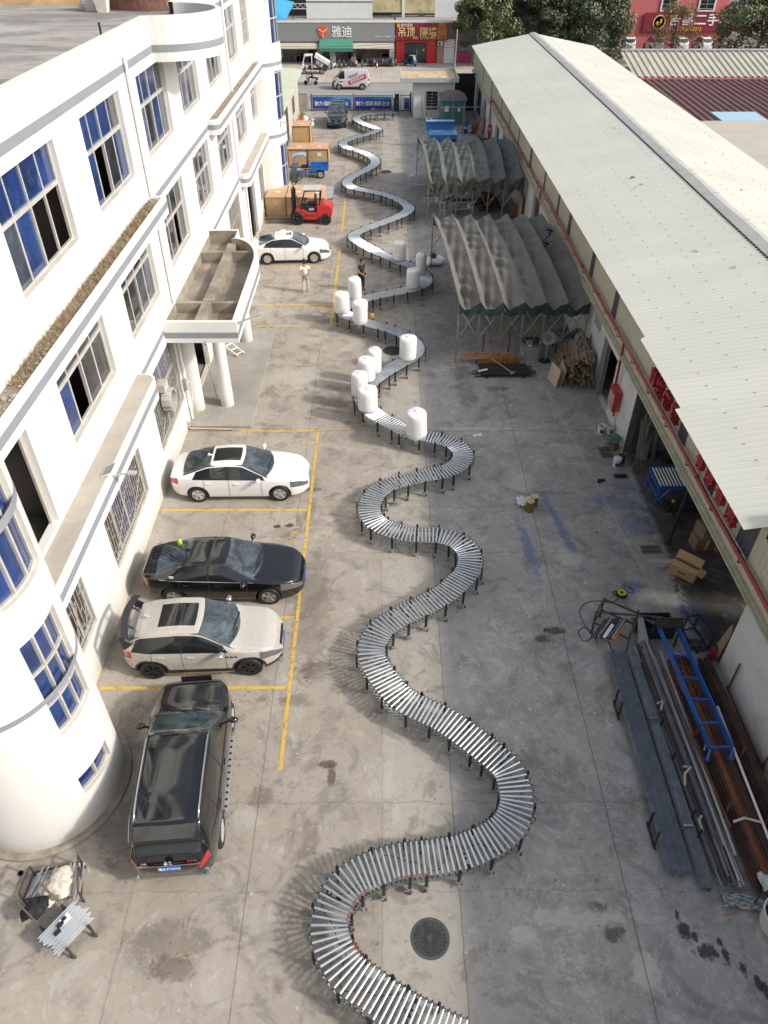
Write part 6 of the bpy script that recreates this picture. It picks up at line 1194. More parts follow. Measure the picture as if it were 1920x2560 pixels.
CP+=[zF(*q) for q in ((700,92),(860,120),(1010,150),(1140,205),(1208,305),(1120,412),(985,460),(845,484),(650,530),(480,580),(365,668),(310,780),(340,887),(425,960),(560,1012),(705,1042),(850,1047),(990,1055),(1125,1098),(1225,1170),(1270,1285),(1225,1415),(1140,1500),(1035,1598),(850,1700),(680,1778),(540,1860))]
CP+=[zd(*q) for q in ((949,1576),(926,1625),(943,1672))]
CP+=[zI(*q) for q in ((640,62),(740,145),(925,228),(1080,330),(1260,470),(1345,550),(1385,665),(1396,745),(1378,830),(1330,905),(1245,970),(1125,1027),(1010,1060),(870,1082),(765,1093),(660,1108),(580,1133),(505,1160),(430,1195),(372,1240),(320,1298),(288,1360),(264,1425),(253,1485),(255,1545),(270,1612),(308,1695),(365,1780),(455,1855),(560,1935),(670,2010),(790,2080),(920,2150),(1060,2215))]
cl=smoothline([(p.x,p.y,0) for p in CP],10,14)[:,:2]
ds_=np.r_[0,np.cumsum(np.linalg.norm(np.diff(cl,axis=0),axis=1))]; Ltot=ds_[-1]
cpt=lambda s: np.array([np.interp(s,ds_,cl[:,0]),np.interp(s,ds_,cl[:,1])])
def ctan(s): d=cpt(min(s+.12,Ltot))-cpt(max(s-.12,0)); return d/np.linalg.norm(d)
RS=[];s=0
while s<Ltot:
    RS.append(s); y=cpt(s)[1]; s+= .10 if y>76.5 else (.062 if y>46 else (.075 if y>38 else (.092 if y>24.5 else .118)))
CV_=thing('roller_conveyor','very long flexible roller conveyor snaking in S bends down the whole yard','conveyor',(0,6,0)); O6=Vector((0,6,0))
m,t,p=node_mat('roller_zinc'); P,x,y,z=pos(t); n=noise(t,P,3,3,.6); c=mixc(t,n.ss(.3,.7),(.56,.61,.65),(.68,.73,.77)); t.links.new(c.o,p.inputs['Base Color']); p.inputs['Metallic'].default_value=.75; p.inputs['Roughness'].default_value=.28; ROLM=m
HW=.37
rm=MB().tube((0,-HW,0),(0,HW,0),.027,10); 
order=sorted(RS,key=lambda s:cpt(s)[1]); near=set(order[:100]); far=MB(); me_r=None
for s in RS:
    c=cpt(s); tg=ctan(s); nn=np.array([-tg[1],tg[0]]); zr=CZ+.004*math.sin(s*37)
    if s in near:
        if me_r is None: o=rm.build('roller',ROLM,CV_,smooth=True,ang=40); me_r=o
        else: o=me_r.copy(); COL.objects.link(o); o.parent=CV_
        o.location=(c[0],c[1]-6,zr); o.rotation_euler=(0,0,math.atan2(tg[1],tg[0])+.03*math.sin(s*53))
    else: far.tube((*(c-nn*HW),zr),(*(c+nn*HW),zr),.027,8 if c[1]<40 else 6,caps=False)
far.build('roller',ROLM,CV_,world=True,smooth=True)['kind']='stuff'
# scissor links under both edges, axle caps and cross shafts
lk=MB(); cap=MB(); sh=MB()
for side in(-1,1):
    pr=[]
    for s in RS:
        c=cpt(s); tg=ctan(s); nn=np.array([-tg[1],tg[0]])*side; q=c+nn*(HW+.035); pr.append(q); q2=c+nn*(HW+.012)
        cap.tube((*q2,CZ),(*(q2+nn*.05),CZ),.016,5)
    for i in range(0,len(pr)-2):
        if pr[i][1]>40 and i%2: continue
        st=2 if pr[i][1]<40 else 4
        if i+st>=len(pr): break
        a,b=pr[i],pr[i+st]; lk.bar((*a,.565),(*b,.335),.009,.02); lk.bar((*a,.335),(*b,.565),.009,.02)
for i,s in enumerate(RS):
    if i%2==0 and cpt(s)[1]<40: c=cpt(s); tg=ctan(s); nn=np.array([-tg[1],tg[0]]); sh.tube((*(c-nn*(HW+.03)),.345),(*(c+nn*(HW+.03)),.345),.008,4,caps=False)
lk.build('scissor_lattice',M('lattice_steel',(.22,.25,.25),.4,.6,.2,8),CV_,world=True); cap.build('axle_caps',M('axle_black',(.025,.027,.028),.5),CV_,world=True)['kind']='stuff'; sh.build('cross_shaft',M('lattice_steel'),CV_,world=True)['kind']='stuff'
# legs with casters
LEGM=M('leg_black',(.012,.013,.014),.45,.1,.15); CAST=M('caster_steel',(.50,.51,.52),.35,.7,.1)
lg=MB().box((0,0,.385),(.06,.046,.43)).box((0,0,.63),(.05,.038,.06)); ca=MB().box((0,.0,.16),(.11,.10,.04)).box((0,0,.12),(.09,.08,.05)).bar((-.035,0,.16),(-.06,.03,.05),.02,.05).bar((.035,0,.16),(.02,.04,.05),.02,.05).box((.07,.05,.12),(.10,.03,.02)); wh=MB().lathe([(.02,-.018),(.055,-.018),(.055,.018),(.02,.018)],(-.02,.035,.055),12,m=Matrix.Rotation(math.pi/2,3,'Y'))
legs=[]; s=.35; k=0
while s<Ltot:
    c=cpt(s); tg=ctan(s); nn=np.array([-tg[1],tg[0]])
    for side in(-1,1): legs.append((c+nn*side*(HW+.045),math.atan2(tg[1],tg[0]),side,s))
    k+=1; s+=(.66 if c[1]<24 else .80)*(.55 if k%7==0 else 1.)
legs.sort(key=lambda q:q[0][1]); L0=None; fl=MB(); fc=MB(); fw=MB()
def addx(dst,src,pos,rz):
    m_=Matrix.Rotation(rz,3,'Z'); dst.add([m_@Vector(q)+Vector((pos[0],pos[1],0)) for q in src.v],src.f)
for i,(q,a,side,s) in enumerate(legs):
    ra=a+random.uniform(-1.2,1.2)
    if i<100:
        if L0 is None: L0=lg.build('leg',LEGM,CV_); cc=ca.build('caster_fork',CAST,L0); ww=wh.build('caster_wheel',M('caster_wheel_red',(.16,.045,.03),.5,0,.2),L0); o=L0
        else: o=copy_tree(L0,CV_)
        o.location=(q[0],q[1]-6,0); o.rotation_euler=(0,0,a)
        for ch in o.children: ch.rotation_euler=(0,0,ra-a)
    else: addx(fl,lg,q,a); addx(fc,ca,q,ra); addx(fw,wh,q,ra)
F_=fl.build('leg',LEGM,CV_,world=True); F_['kind']='stuff'; fc.build('caster_fork',CAST,F_,world=True)['kind']='stuff'; fw.build('caster_wheel',M('caster_wheel_red'),F_,world=True)['kind']='stuff'
# cables, control boxes and drive bands hanging under the rollers
cb_=MB(); s=0
while s<Ltot-1:
    if cpt(s)[1]<33:
        pts=[]
        for k in range(9):
            u=s+k*.12; c=cpt(min(u,Ltot)); tg=ctan(min(u,Ltot)); nn=np.array([-tg[1],tg[0]]); pts.append((*(c+nn*(.2*math.sin(u*4.1)+.08*math.sin(u*9))),.45+.04*math.sin(u*11)))
        cb_.path(smoothline(pts,4),.009,4)
    s+=1.0
cb_.build('cable',M('wire_black'),CV_,world=True)
s=.9
while s<Ltot:
    c=cpt(s); tg=ctan(s); a=math.atan2(tg[1],tg[0]); nn=np.array([-tg[1],tg[0]])
    if c[1]<30:
        q=c+nn*(.18 if int(s*10)%2 else -.12)
        b=MB().box((0,0,.46),(.09,.34,.07)).build('drive_box',M('drive_box_black',(.03,.03,.033),.5,0,.2),CV_,loc=(q[0],q[1]-6,0),rz=a); MB().box((0,.02,.499),(.07,.10,.006)).box((0,-.10,.499),(.06,.06,.006)).build('box_label',M('label_pale',(.55,.57,.58),.5),b)
    s+=2.9 if c[1]<12 else 3.6
rd=MB()
for s in RS:
    c=cpt(s)
    if c[1]<7.2 and int(s*100)%3!=0:
        tg=ctan(s); nn=np.array([-tg[1],tg[0]]); q=c+nn*(HW-.02) if c[0]<-.3 or c[1]>6.2 else c-nn*(HW-.02); rd.box((*q,.605),(.045,.03,.012),rz=math.atan2(tg[1],tg[0]))
rd.build('red_marker',M('marker_red',(.35,.06,.04),.6),CV_,world=True)['kind']='stuff'
t=thing('yellow_can','small yellow can standing on the conveyor behind the third pair of rolls','can',(-.5,33.3,.598)); MB().lathe([(.10,0),(.10,.2),(.04,.24)],n=14).build('body',M('can_yellow',(.65,.36,.03),.45),t,smooth=True,ang=40); MB().lathe([(.045,.24),(.045,.28)],n=10).build('cap',BLK,t)
# foam rolls standing on the rollers
def foam_mat():
    m,t,p=node_mat('foam_white'); P,x,y,z=pos(t); n=noise(t,P,3,4,.6,.5,(2.5,2.5,.6)); c=mixc(t,n.ss(.3,.7),(.78,.78,.78),(.86,.86,.86)); t.links.new(c.o,p.inputs['Base Color']); p.inputs['Roughness'].default_value=.5; p.inputs['Coat Weight'].default_value=.25; p.inputs['Coat Roughness'].default_value=.25
    bumpn(t,p,noise(t,P,9,4,.65,.6,(1.6,1.6,.35)),.35,.02); return m
FOAM=foam_mat(); m,t,p=node_mat('clear_film'); p.inputs['Base Color'].default_value=(.85,.87,.88,1); p.inputs['Roughness'].default_value=.2; p.inputs['Alpha'].default_value=.55; FILM=m
RL=(("white foam roll farthest along the conveyor, standing alone",40.28,.99,.36,.98,0),("slimmer white foam roll at the outer edge beside the near canopy legs",38.34,2.08,.27,1.06,0),("white foam roll just in front of the slimmer one at the right bend",36.52,1.59,.35,.93,0),("white foam roll right in front of the person in black",35.21,-1.36,.34,1.02,1),
 ("leftmost white foam roll, standing on the yellow line side of the left bend",33.57,-1.95,.38,.94,0),("white foam roll just right of the leftmost one, film hanging at its foot",32.56,-1.05,.37,1.0,2),("white foam roll alone on the right bend beside the dark manhole cover",28.94,1.13,.38,.98,0),("slim white foam roll at the back of the cluster of four",27.81,-.34,.31,1.0,1),
 ("white foam roll second from the back in the cluster of four",27.07,-.65,.37,.96,0),("white foam roll at the left edge of the cluster of four",25.85,-.92,.34,.98,0),("white foam roll at the front of the cluster of four",24.77,-.57,.40,.9,0),("white foam roll nearest the camera with clear film gathered under its foot",22.98,1.28,.40,.98,2))
for i,(lab,y,x,r_,h,fl_) in enumerate(RL):
    t=thing('foam_roll',lab,'foam roll',(x*1.0116,y*1.0116,.598),0,'foam rolls on the conveyor'); q=random.Random(i); n=40; ph=[q.uniform(0,6.28) for _ in range(8)]; P=[]
    prof=[(.02,.0),(.90,.0),(.97,.03),(1.0,.10),(1.0,.3),(.985,.5),(.995,.7),(.985,.88),(.95,.965),(.86,1.0),(.5,1.015),(.15,1.02),(.02,1.03)]
    for rr,zz in prof:
        P.append([((r_*rr*(1+.018*math.sin(2*a+ph[0]+zz*2)+.012*math.sin(5*a+ph[1]-zz*5)+.008*math.sin(9*a+ph[2]+zz*9)))*math.cos(a)+.02*zz*math.cos(ph[3]),(r_*rr*(1+.018*math.sin(2*a+ph[0]+zz*2)+.012*math.sin(5*a+ph[1]-zz*5)))*math.sin(a)+.02*zz*math.sin(ph[3]),zz*h+.012*math.sin(3*a+ph[4])*(zz>.9)) for a in np.linspace(0,2*math.pi,n+1)])
    MB().grid(P).build('foam',FOAM,t,smooth=True,ang=60)
    mb=MB(); mb.grid([[(.05*rr*math.cos(a)*(1+.3*math.sin(3*a)),.05*rr*math.sin(a),h*1.02+zz) for a in np.linspace(0,2*math.pi,9)] for rr,zz in((2.2,0),(.8,.03),(.5,.06),(1.0,.10))]); mb.build('film_knot',FILM,t,smooth=True)
    if fl_:
        P=[]; 
        for rr,zz in((.99,.10),(1.02,.02),(.97,-.03 if fl_==1 else -.05)) : P.append([(r_*rr*math.cos(a)*(1+.03*math.sin(7*a+i)),r_*rr*math.sin(a)*(1+.03*math.sin(6*a)),zz) for a in np.linspace(0,2*math.pi,41)])
        mb=MB().grid(P)
        if fl_==2: mb.grid([[(r_*math.sin(a)*1.0*(1-v*.55)+.03*math.sin(a*9),-r_*math.cos(a)*1.03-.02*v,.10-v*.30*(1-abs(a)/1.2)) for a in np.linspace(-1.1,1.1,15)] for v in np.linspace(0,1,6)])
        mb.build('film_skirt',FILM,t,smooth=True)
# ================= CANOPIES ==============================================
def canvas(name,col,col2):
    m,t,p=node_mat(name); P,x,y,z=pos(t); n=noise(t,P,.7,5,.65,.5); n2=noise(t,P,4,5,.7,.8); c=mixc(t,n.ss(.3,.7),col,col2); c=mixc(t,n2.ss(.58,.75)*.4,c,tuple(v*1.5 for v in col2)); c=mixc(t,n2.ss(.25,.4,1,0)*.35,c,tuple(v*.6 for v in col))
    t.links.new(c.o,p.inputs['Base Color']); p.inputs['Roughness'].default_value=.7; bumpn(t,p,noise(t,P,3.2,5,.65,1.2)*1.,.55,.05); return m
def tent(label,xn,xf,yn,yf,zn,zf,pk,dep,mat,vmat,van,name):
    t=thing(name,label,'canopy',((xn[0]+xn[-1])/2,(yn+yf)/2,0),0,'folding work canopies'); nb=len(xn)-1; NY=72; NU=12; q=random.Random(int(yn)); rows=[]
    def ridge(i,v): return np.array([xn[i]*(1-v)+xf[i]*v,yn*(1-v)+yf*v,zn*(1-v)+zf*v+pk*math.sin(math.pi*v)])
    for b in range(NY+1):
        v=b/NY; row=[]
        for i in range(nb):
            A,B=ridge(i,v),ridge(i+1,v)
            for k in range(NU+(i==nb-1)):
                u=k/NU; tri=(u/.30 if u<.30 else (1-u)/.70)**.92; P_=A*(1-u)+B*u; wr=(.03*math.sin(v*34+i*2+4*u)+.055*math.sin(v*61+i*5+u*9)*max(0,math.sin(v*9+i*2.1))+.03*math.sin(v*23-u*14+i))*math.sin(u*math.pi); P_[2]-=dep*tri*(.85+.15*math.cos(4*v+i))-wr; row.append(P_)
        rows.append(row)
    rows=np.array(rows); MB().grid(rows).build('canopy_sheet',mat,t,world=True,smooth=True,ang=28,fix=False)
    mb=MB()
    for e,(rw,sy) in enumerate(((rows[0],-1),(rows[-1],1))):
        h=van if sy<0 else .45; g=[]
        n=len(rw)
        for lv in(0,.33,.66,1.): g.append([(p_[0],p_[1]+sy*(.01+.05*lv*math.sin(j*.9+lv*2)*(h/.5)),p_[2]*(1-lv)+lv*(zn-dep-h*.35+ (h*.13*math.sin(j*.55+1.3)+h*.06*math.sin(j*1.7)))) for j,p_ in enumerate(rw)])
        MB().grid(g).build('valance',vmat,t,world=True,smooth=True,ang=40,fix=False)
    g=[]
    for lv in(0,.5,1.): g.append([(rows[b][0][0]-.01,rows[b][0][1],rows[b][0][2]-lv*.32) for b in list(range(0,8))])
    MB().grid(g).build('end_flap',vmat,t,world=True,fix=False); g=[[(rows[b][0][0]-.01,rows[b][0][1],rows[b][0][2]-lv*.32) for b in range(NY-8,NY+1)] for lv in(0,.5,1.)]; MB().grid(g).build('end_flap',vmat,t,world=True,fix=False)
    LM=M('canopy_tube',(.24,.245,.24),.45,.4,.12,6)
    for (xx,yy,zz,inn) in ((xn,yn,zn,.05),(xf,yf,zf,-.05)):
        for x in xx: MB().tube((x,yy+inn,0),(x,yy+inn,zz-.05),.032,8).lathe([(.06,0),(.06,.03)],(x,yy+inn,0),8).build('leg',LM,t,world=True)
        br=MB()
        for i in range(nb): a,b=xx[i],xx[i+1]; br.tube((a+.03,yy+inn,1.2),(b-.03,yy+inn,zz-.3),.022,6).tube((b-.03,yy+inn-.03,1.2),(a+.03,yy+inn-.03,zz-.3),.022,6)
        br.build('scissor_brace',LM,t,world=True)
    ar=MB()
    for i in range(nb+1): ar.path([ridge(i,v)-np.array([0,0,.05]) for v in np.linspace(0,1,14)],.025,6); A=ridge(i,0); B=ridge(i,.28); ar.tube((A[0],A[1]+.05,1.9),(B[0],B[1],B[2]-.1),.02,6); A=ridge(i,1); B=ridge(i,.8); ar.tube((A[0],A[1]-.05,1.9),(B[0],B[1],B[2]-.1),.02,6)
    ar.build('roof_hoop',LM,t,world=True)
tent('nearer grey pleated canvas canopy on scissor legs with a short green valance',[3.34,4.27,5.25,6.18,7.11,8.06,9.0],[2.80,3.87,4.86,5.85,6.84,7.76,8.72],29.9,41,2.9,3.02,.26,.42,canvas('canvas_grey',(.105,.10,.09),(.155,.147,.132)),canvas('valance_green',(.009,.026,.02),(.02,.045,.034)),.5,'folding_canopy')
tent('farther grey green pleated canopy with a long ragged dark green valance',[2.9,3.77,4.73,5.71,6.70,7.67,8.70],[2.62,3.84,4.92,5.97,7.0,8.15,9.05],48.0,58.4,2.95,2.85,.42,.45,canvas('canvas_green_grey',(.068,.08,.072),(.115,.128,.116)),canvas('valance_brown_green',(.035,.045,.033),(.085,.075,.055)),1.25,'folding_canopy')
def sticks(t,spec,mat,name='timber'):
    mb=MB()
    for a,b,w,h in spec: mb.bar(a,b,w,h)
    return mb.build(name,mat,t)
WOOD=M('old_timber',(.23,.165,.115),.9,0,.35,5,.3,20); COP=M('reddish_timber',(.45,.22,.13),.8,0,.25,4); RUST=M('rusty_iron',(.20,.065,.03),.75,.15,.4,3.5,dirt=(.30,.12,.05),da=.5,ds=2.5); BROWN=M('brown_steel',(.075,.042,.034),.6,.3,.3,3,dirt=(.14,.075,.05),da=.5,ds=1.5); BLUEST=M('blue_gloss_paint',(.015,.115,.42),.35,0,.12,2,coat=.3); GST=M('grey_pipe_steel',(.13,.16,.20),.42,.45,.25,5,dirt=(.30,.30,.29),da=.3,ds=3)
t=thing('timber_bundle','bundle of reddish timber battens lying under the nearer canopy edge','timber',(4.8,29.95,0)); mb=[]
for k in range(16): y=random.uniform(-.25,.25); z=.22+random.uniform(0,.18); sticks(t,[((-1.2+random.uniform(-.1,.6),y+random.uniform(-.15,.15),z),(1.1+random.uniform(-.5,.15),y,z+.02),.05,.035)],COP if k%3 else M('pale_batten',(.45,.33,.2),.8,0,.2),'batten')
MB().box((-.15,0,.08),(.1,.7,.16)).box((.75,0,.08),(.1,.7,.16)).build('bearer',WOOD,t)
for i,(x,y,l) in enumerate(((4.58,30.2,'dark red steel stake standing in the timber bundle, left of two'),(5.76,30.3,'dark red steel stake standing in the timber bundle, right of two'))):
    t=thing('steel_stake',l,'stake',(x,y,0),0,'stakes by the timber'); MB().bar((0,0,0),(0,0,1.25),.07,.05).build('post',M('stake_red',(.09,.022,.022),.6,.2,.2),t); MB().box((0,0,.01),(.2,.2,.02)).build('foot',DKST,t)
t=thing('rusty_plate','orange brown rusty shaped steel plate on edge behind the black platform','plate',(5.3,29.75,0)); MB().prism([(-.95,.0),(-.8,.3),(-.5,.38),(.5,.38),(.85,.3),(.98,.05),(.9,0)],-.06,.10,'y').build('plate',M('orange_rust',(.34,.14,.03),.7,.1,.3,2,dirt=(.12,.07,.04),da=.5,ds=1.5),t,bevel=.02); MB().box((-.5,.2,.03),(.08,.4,.06)).box((.5,.2,.03),(.08,.4,.06)).build('prop',WOOD,t)
t=thing('black_platform','low black steel platform with loose bars and wheels in front of the canopy','platform',(5.4,29.0,0)); MB().box((0,0,.16),(2.15,.95,.05)).build('deck',M('deck_black',(.045,.048,.055),.45,.3,.15,2),t); mb=MB()
for k in range(9): mb.bar((-.9+random.uniform(-.6,.3),-.45+k*.06,.06+.03*(k%3)),(1.2+random.uniform(-.1,.3),-.4+k*.09,.07+.03*(k%3)),.04)
mb.build('bar',M('bar_dark',(.07,.07,.075),.5,.4,.3),t)
for x in(-.8,.85): MB().lathe([(.02,-.03),(.06,-.03),(.06,.03),(.02,.03)],(x,-.5,.06),12,m=Matrix.Rotation(math.pi/2,3,'X')).build('wheel',BLK,t)
t=thing('long_hammer','long pale wooden handled mallet lying across the platform','mallet',(5.3,29.2,.2)); MB().tube((-.5,.72,.12),(.44,-.66,.03),.022,8).build('handle',M('pale_batten'),t); MB().tube((.38,-.72,.04),(.52,-.60,.04),.055,10).build('head',GREYP,t); 
t=thing('plastic_roll','short white plastic tube lying on the platform edge','tube',(4.45,28.75,.2)); MB().tube((-.22,-.08,.05),(.2,.08,.05),.045,10).build('tube',WTX,t); MB().tube((.2,.08,.05),(.205,.082,.05),.03,10).build('bore',DKST,t)
t=thing('grey_cabinet','grey steel cabinet with a carton on top under the nearer canopy','cabinet',(6.75,30.4,0)); MB().box((0,0,.29),(.86,.6,.58)).build('case',GREYP,t,bevel=.015); MB().box((-.38,-.31,.36),(.04,.02,.16)).build('handle',WTX,t); MB().box((0,-.305,.3),(.8,.01,.5)).build('door',M('grey_paint2',(.26,.27,.28),.5),t)
t=thing('small_carton','small brown carton standing on the grey cabinet','carton',(6.7,30.35,.58)); MB().box((0,0,.13),(.26,.26,.26)).build('box',M('carton_brown'),t); MB().box((0,-.132,.1),(.1,.006,.08)).build('label',WTX,t)
t=thing('green_sack','heap of dark green sacking behind the carton','sack',(6.95,30.75,.58)); mb=MB(); blob(mb,(0,0,.12),.25,.6,5); blob(mb,(-.35,.05,.1),.2,.6,6); mb.build('cloth',M('sack_green',(.04,.085,.06),.85,0,.3,4),t,smooth=True); MB().tube((.0,0,.26),(.05,.05,.32),.02,6).build('tie',WTX,t)
t=thing('pedestal_fan','grey pedestal fan on a round black base under the nearer canopy','fan',(7.45,30.05,0)); MB().lathe([(.26,0),(.26,.03),(.03,.06)],n=24).build('base',DKST,t); MB().tube((0,0,.05),(0,0,1.0),.025,8).build('pole',GREYP,t); mb=MB(); mx=Matrix.Rotation(R(75),3,'X')
for rr in(.1,.2,.3): mb.lathe([(rr,-.05),(rr+.012,-.04),(rr+.012,.04),(rr,.05)],(0,0,1.15),20,m=mx)
for k in range(12): a=k*math.pi/6; mb.bar(mx@Vector((.08*math.cos(a),.08*math.sin(a),.05))+Vector((0,0,1.15)),mx@Vector((.31*math.cos(a),.31*math.sin(a),.05))+Vector((0,0,1.15)),.012)
mb.build('guard',GREYP,t)
t=thing('machine_bench','work bench crowded with grey machine parts under the right end of the nearer canopy','bench',(8.6,31.1,0)); MB().box((0,0,.72),(1.2,.7,.05)).build('top',GREYP,t); mb=MB()
for x in(-.55,.55):
    for y in(-.3,.3): mb.bar((x,y,0),(x,y,.7),.05)
mb.build('frame',DKST,t); mb=MB()
for k in range(16): mb.box((random.uniform(-.55,.55),random.uniform(-.3,.3),.8+random.uniform(0,.2)),(random.uniform(.08,.3),random.uniform(.08,.25),random.uniform(.08,.3)),rz=random.uniform(0,3))
mb.build('parts',M('parts_grey',(.16,.17,.175),.6,.2,.6,8),t)['kind']='stuff'
t=thing('covered_machine','grey sheeted machine on thin legs between the fan and the bench','machine',(7.95,30.9,0)); mb=MB(); blob(mb,(0,0,.75),.45,.5,11,12,.2); mb.build('sheet',M('sheet_grey',(.27,.27,.27),.7,0,.3,4),t,smooth=True); mb=MB()
for x in(-.3,.3): mb.bar((x,-.2,0),(x*.7,0,.7),.035).bar((x,.25,0),(x*.7,.05,.7),.035)
mb.build('leg',GREYP,t)
t=thing('wood_pile','big loose pile of broken brown timber battens against the white workshop wall','wood pile',(8.5,28.8,0)); mb=MB(); q=random.Random(3)
for k in range(420):
    z=q.random()**.8*1.25; wdt=1.0-z*.35; x=q.uniform(-.75,.62)*wdt+.12*z; y=q.uniform(-1.05,.95)*(1-z*.22); a=q.gauss(1.42,.13); ti=q.gauss(0,.07); L=q.uniform(.5,1.0); d=Vector((math.cos(a)*math.cos(ti),math.sin(a)*math.cos(ti),math.sin(ti)+.10)); c=Vector((x,y,.08+z)); mb.bar(c-d*L/2,c+d*L/2,q.uniform(.05,.11),q.uniform(.03,.06))
mb.build('battens',M('pile_timber',(.27,.19,.125),.9,0,.7,5,.3,20,dirt=(.10,.075,.055),da=.6,ds=3),t)['kind']='stuff'
for k,(a,b) in enumerate((((-.25,-.1,1.25),(.1,.75,1.6)),((-.3,-.5,1.1),(.15,.35,1.5)),((.35,.1,1.3),(.2,.9,1.65)))): MB().bar(a,b,.16,.03).build('loose_board',M('grey_board'),t)
for i,(x,y,rz,l) in enumerate(((7.45,28.05,.25,'pale board standing on edge before the wood pile, leftmost of two'),(7.78,28.15,.0,'pale board standing on edge before the wood pile, rightmost of two'))):
    t=thing('board',l,'board',(x,y,0),rz,'boards by the wood pile'); MB().box((0,.0,.42),(.03,.85,.8),m=Matrix.Rotation(R(9),3,'Y')).build('panel',M('pale_board',(.50,.42,.30),.8,0,.1),t); MB().box((0.02,-.43,.42),(.05,.03,.8),m=Matrix.Rotation(R(9),3,'Y')).build('edge',WOOD,t)
t=thing('iron_rods','dark iron rods leaning on the wall behind the wood pile','rods',(9.0,29.3,0)); MB().bar((0,-.2,0),(.14,.1,1.6),.05).bar((-.05,.1,0),(.13,.4,1.3),.05).bar((.05,-.6,0),(.14,-.5,1.1),.05).build('rod',DKST,t)
# white machine frames under the far canopy
WF=M('frame_white',(.55,.56,.55),.5,0,.1)
def frame(x,y,rz,w,d,h,l,belt=True):
    t=thing('belt_machine',l,'machine frame',(x,y,0),rz); mb=MB()
    for sx in(-1,1):
        for sy in(-1,1): mb.bar((sx*w/2,sy*d/2,0),(sx*w/2,sy*d/2,h),.06)
    for z in(h,h*.4):
        for sy in(-1,1): mb.bar((-w/2,sy*d/2,z),(w/2,sy*d/2,z),.06)
        for sx in(-1,1): mb.bar((sx*w/2,-d/2,z),(sx*w/2,d/2,z),.06)
    mb.build('frame',WF,t)
    if belt: MB().box((0,0,h+.02),(w*.9,d*.8,.06)).build('belt',M('belt_dark',(.04,.05,.05),.5),t); MB().box((w*.3,-d/2-.04,h*.7),(.25,.06,.3)).build('control_box',WTX,t)
frame(5.3,50.6,.12,1.5,.6,.75,'white machine frame with a dark belt under the far canopy, nearest its front'); frame(4.4,50.4,.9,1.3,.35,.9,'narrow white and black frame standing askew under the far canopy'); frame(5.3,53.2,0,1.6,.6,.8,'white machine frame deeper under the far canopy'); frame(3.4,52.0,.1,1.0,.4,.6,'low white frame by the left edge under the far canopy')
frame(2.55,56.0,0,1.1,.5,.75,'white roller frame standing outside the far canopy at its left corner',False); mb=MB(); t=bpy.data.objects['belt_machine.004']
for k in range(9): mb.tube((-.45+k*.11,-.22,.78),(-.45+k*.11,.22,.78),.02,8)
mb.build('roller',STEEL,t); MB().box((-.35,-.1,.86),(.3,.3,.04)).build('tray',WTX,t)
t=thing('scrap_heap','dark brown heap of scrap under the right part of the far canopy','scrap',(7.2,51.5,0)); mb=MB()
for k in range(120): z=random.random()**1.6; mb.box((random.uniform(-.9,.9)*(1-z*.5),random.uniform(-.8,.8)*(1-z*.5),.1+z*.9),(random.uniform(.1,.5),random.uniform(.05,.2),random.uniform(.04,.2)),m=Euler((random.uniform(-.5,.5),random.uniform(-.5,.5),random.uniform(0,3))).to_matrix())
mb.build('scrap',M('scrap_brown',(.10,.065,.045),.85,0,.6,4),t)['kind']='stuff'
t=thing('red_crates','pair of faded red slatted crates under the far canopy by the wall','crates',(8.65,49.6,0)); mb=MB()
for z in(.0,.45):
    for k in range(3): mb.box((0,-.22,z+.07+k*.15),(.5,.03,.08)).box((0,.22,z+.07+k*.15),(.5,.03,.08)).box((-.25,0,z+.07+k*.15),(.03,.41,.08)).box((.25,0,z+.07+k*.15),(.03,.41,.08))
mb.build('slats',M('crate_red',(.30,.12,.085),.8,0,.2),t); MB().box((0,0,.02),(.45,.4,.03)).box((0,0,.47),(.45,.4,.03)).build('base',WOOD,t)
t=thing('board_screen','pale board standing at the right end of the far canopy','board',(9.0,49.4,0)); MB().box((0,0,.75),(.05,1.6,1.5)).build('panel',M('pale_board'),t); MB().box((-.03,0,.2),(.03,1.5,.06)).build('batten',WOOD,t)
t=thing('wrapped_bundle','white wrapped bundle on the ground left of the nearer canopy','bundle',(3.1,41.6,0)); mb=MB(); blob(mb,(0,0,.22),.55,.42,2,12,.12); blob(mb,(-.5,-.3,.1),.2,.5,3); mb.build('wrap',WTX,t,smooth=True); MB().tube((-.1,-.5,.3),(-.1,.5,.3),.02,6).build('strap',M('strap_dark',(.05,.05,.05),.6),t)
t=thing('black_bag_small','small black bag lying on the white wrapped bundle','bag',(2.95,41.5,.42)); mb=MB(); blob(mb,(0,0,.1),.2,.6,8); mb.build('bag',M('bag_black',(.018,.02,.026),.6,0,.2),t,smooth=True); MB().path(smoothline([(-.1,0,.2),(0,.02,.33),(.1,0,.2)],6),.012,5).build('handle',BLK,t)
t=thing('black_sheeting','torn black plastic sheet lying in the last pleat of the nearer canopy','sheet',(8.1,36.0,3.25)); mb=MB()
for k in range(5): P=[[(.12*math.sin(k*2+i)+.35*(k-2)*.5+.03*j,-1.0+.55*k+.35*i*.4+.05*math.sin(j*2),.1+.08*math.sin(i*2+j+k)) for i in range(4)] for j in range(4)]; mb.grid(P)
mb.build('plastic',M('black_plastic',(.012,.012,.014),.3),t,smooth=True,fix=False); MB().path(smoothline([(0,-1,.1),(.3,-.4,.14),(-.1,.1,.1),(.3,.7,.15)],6),.015,5).build('cord',BLK,t)
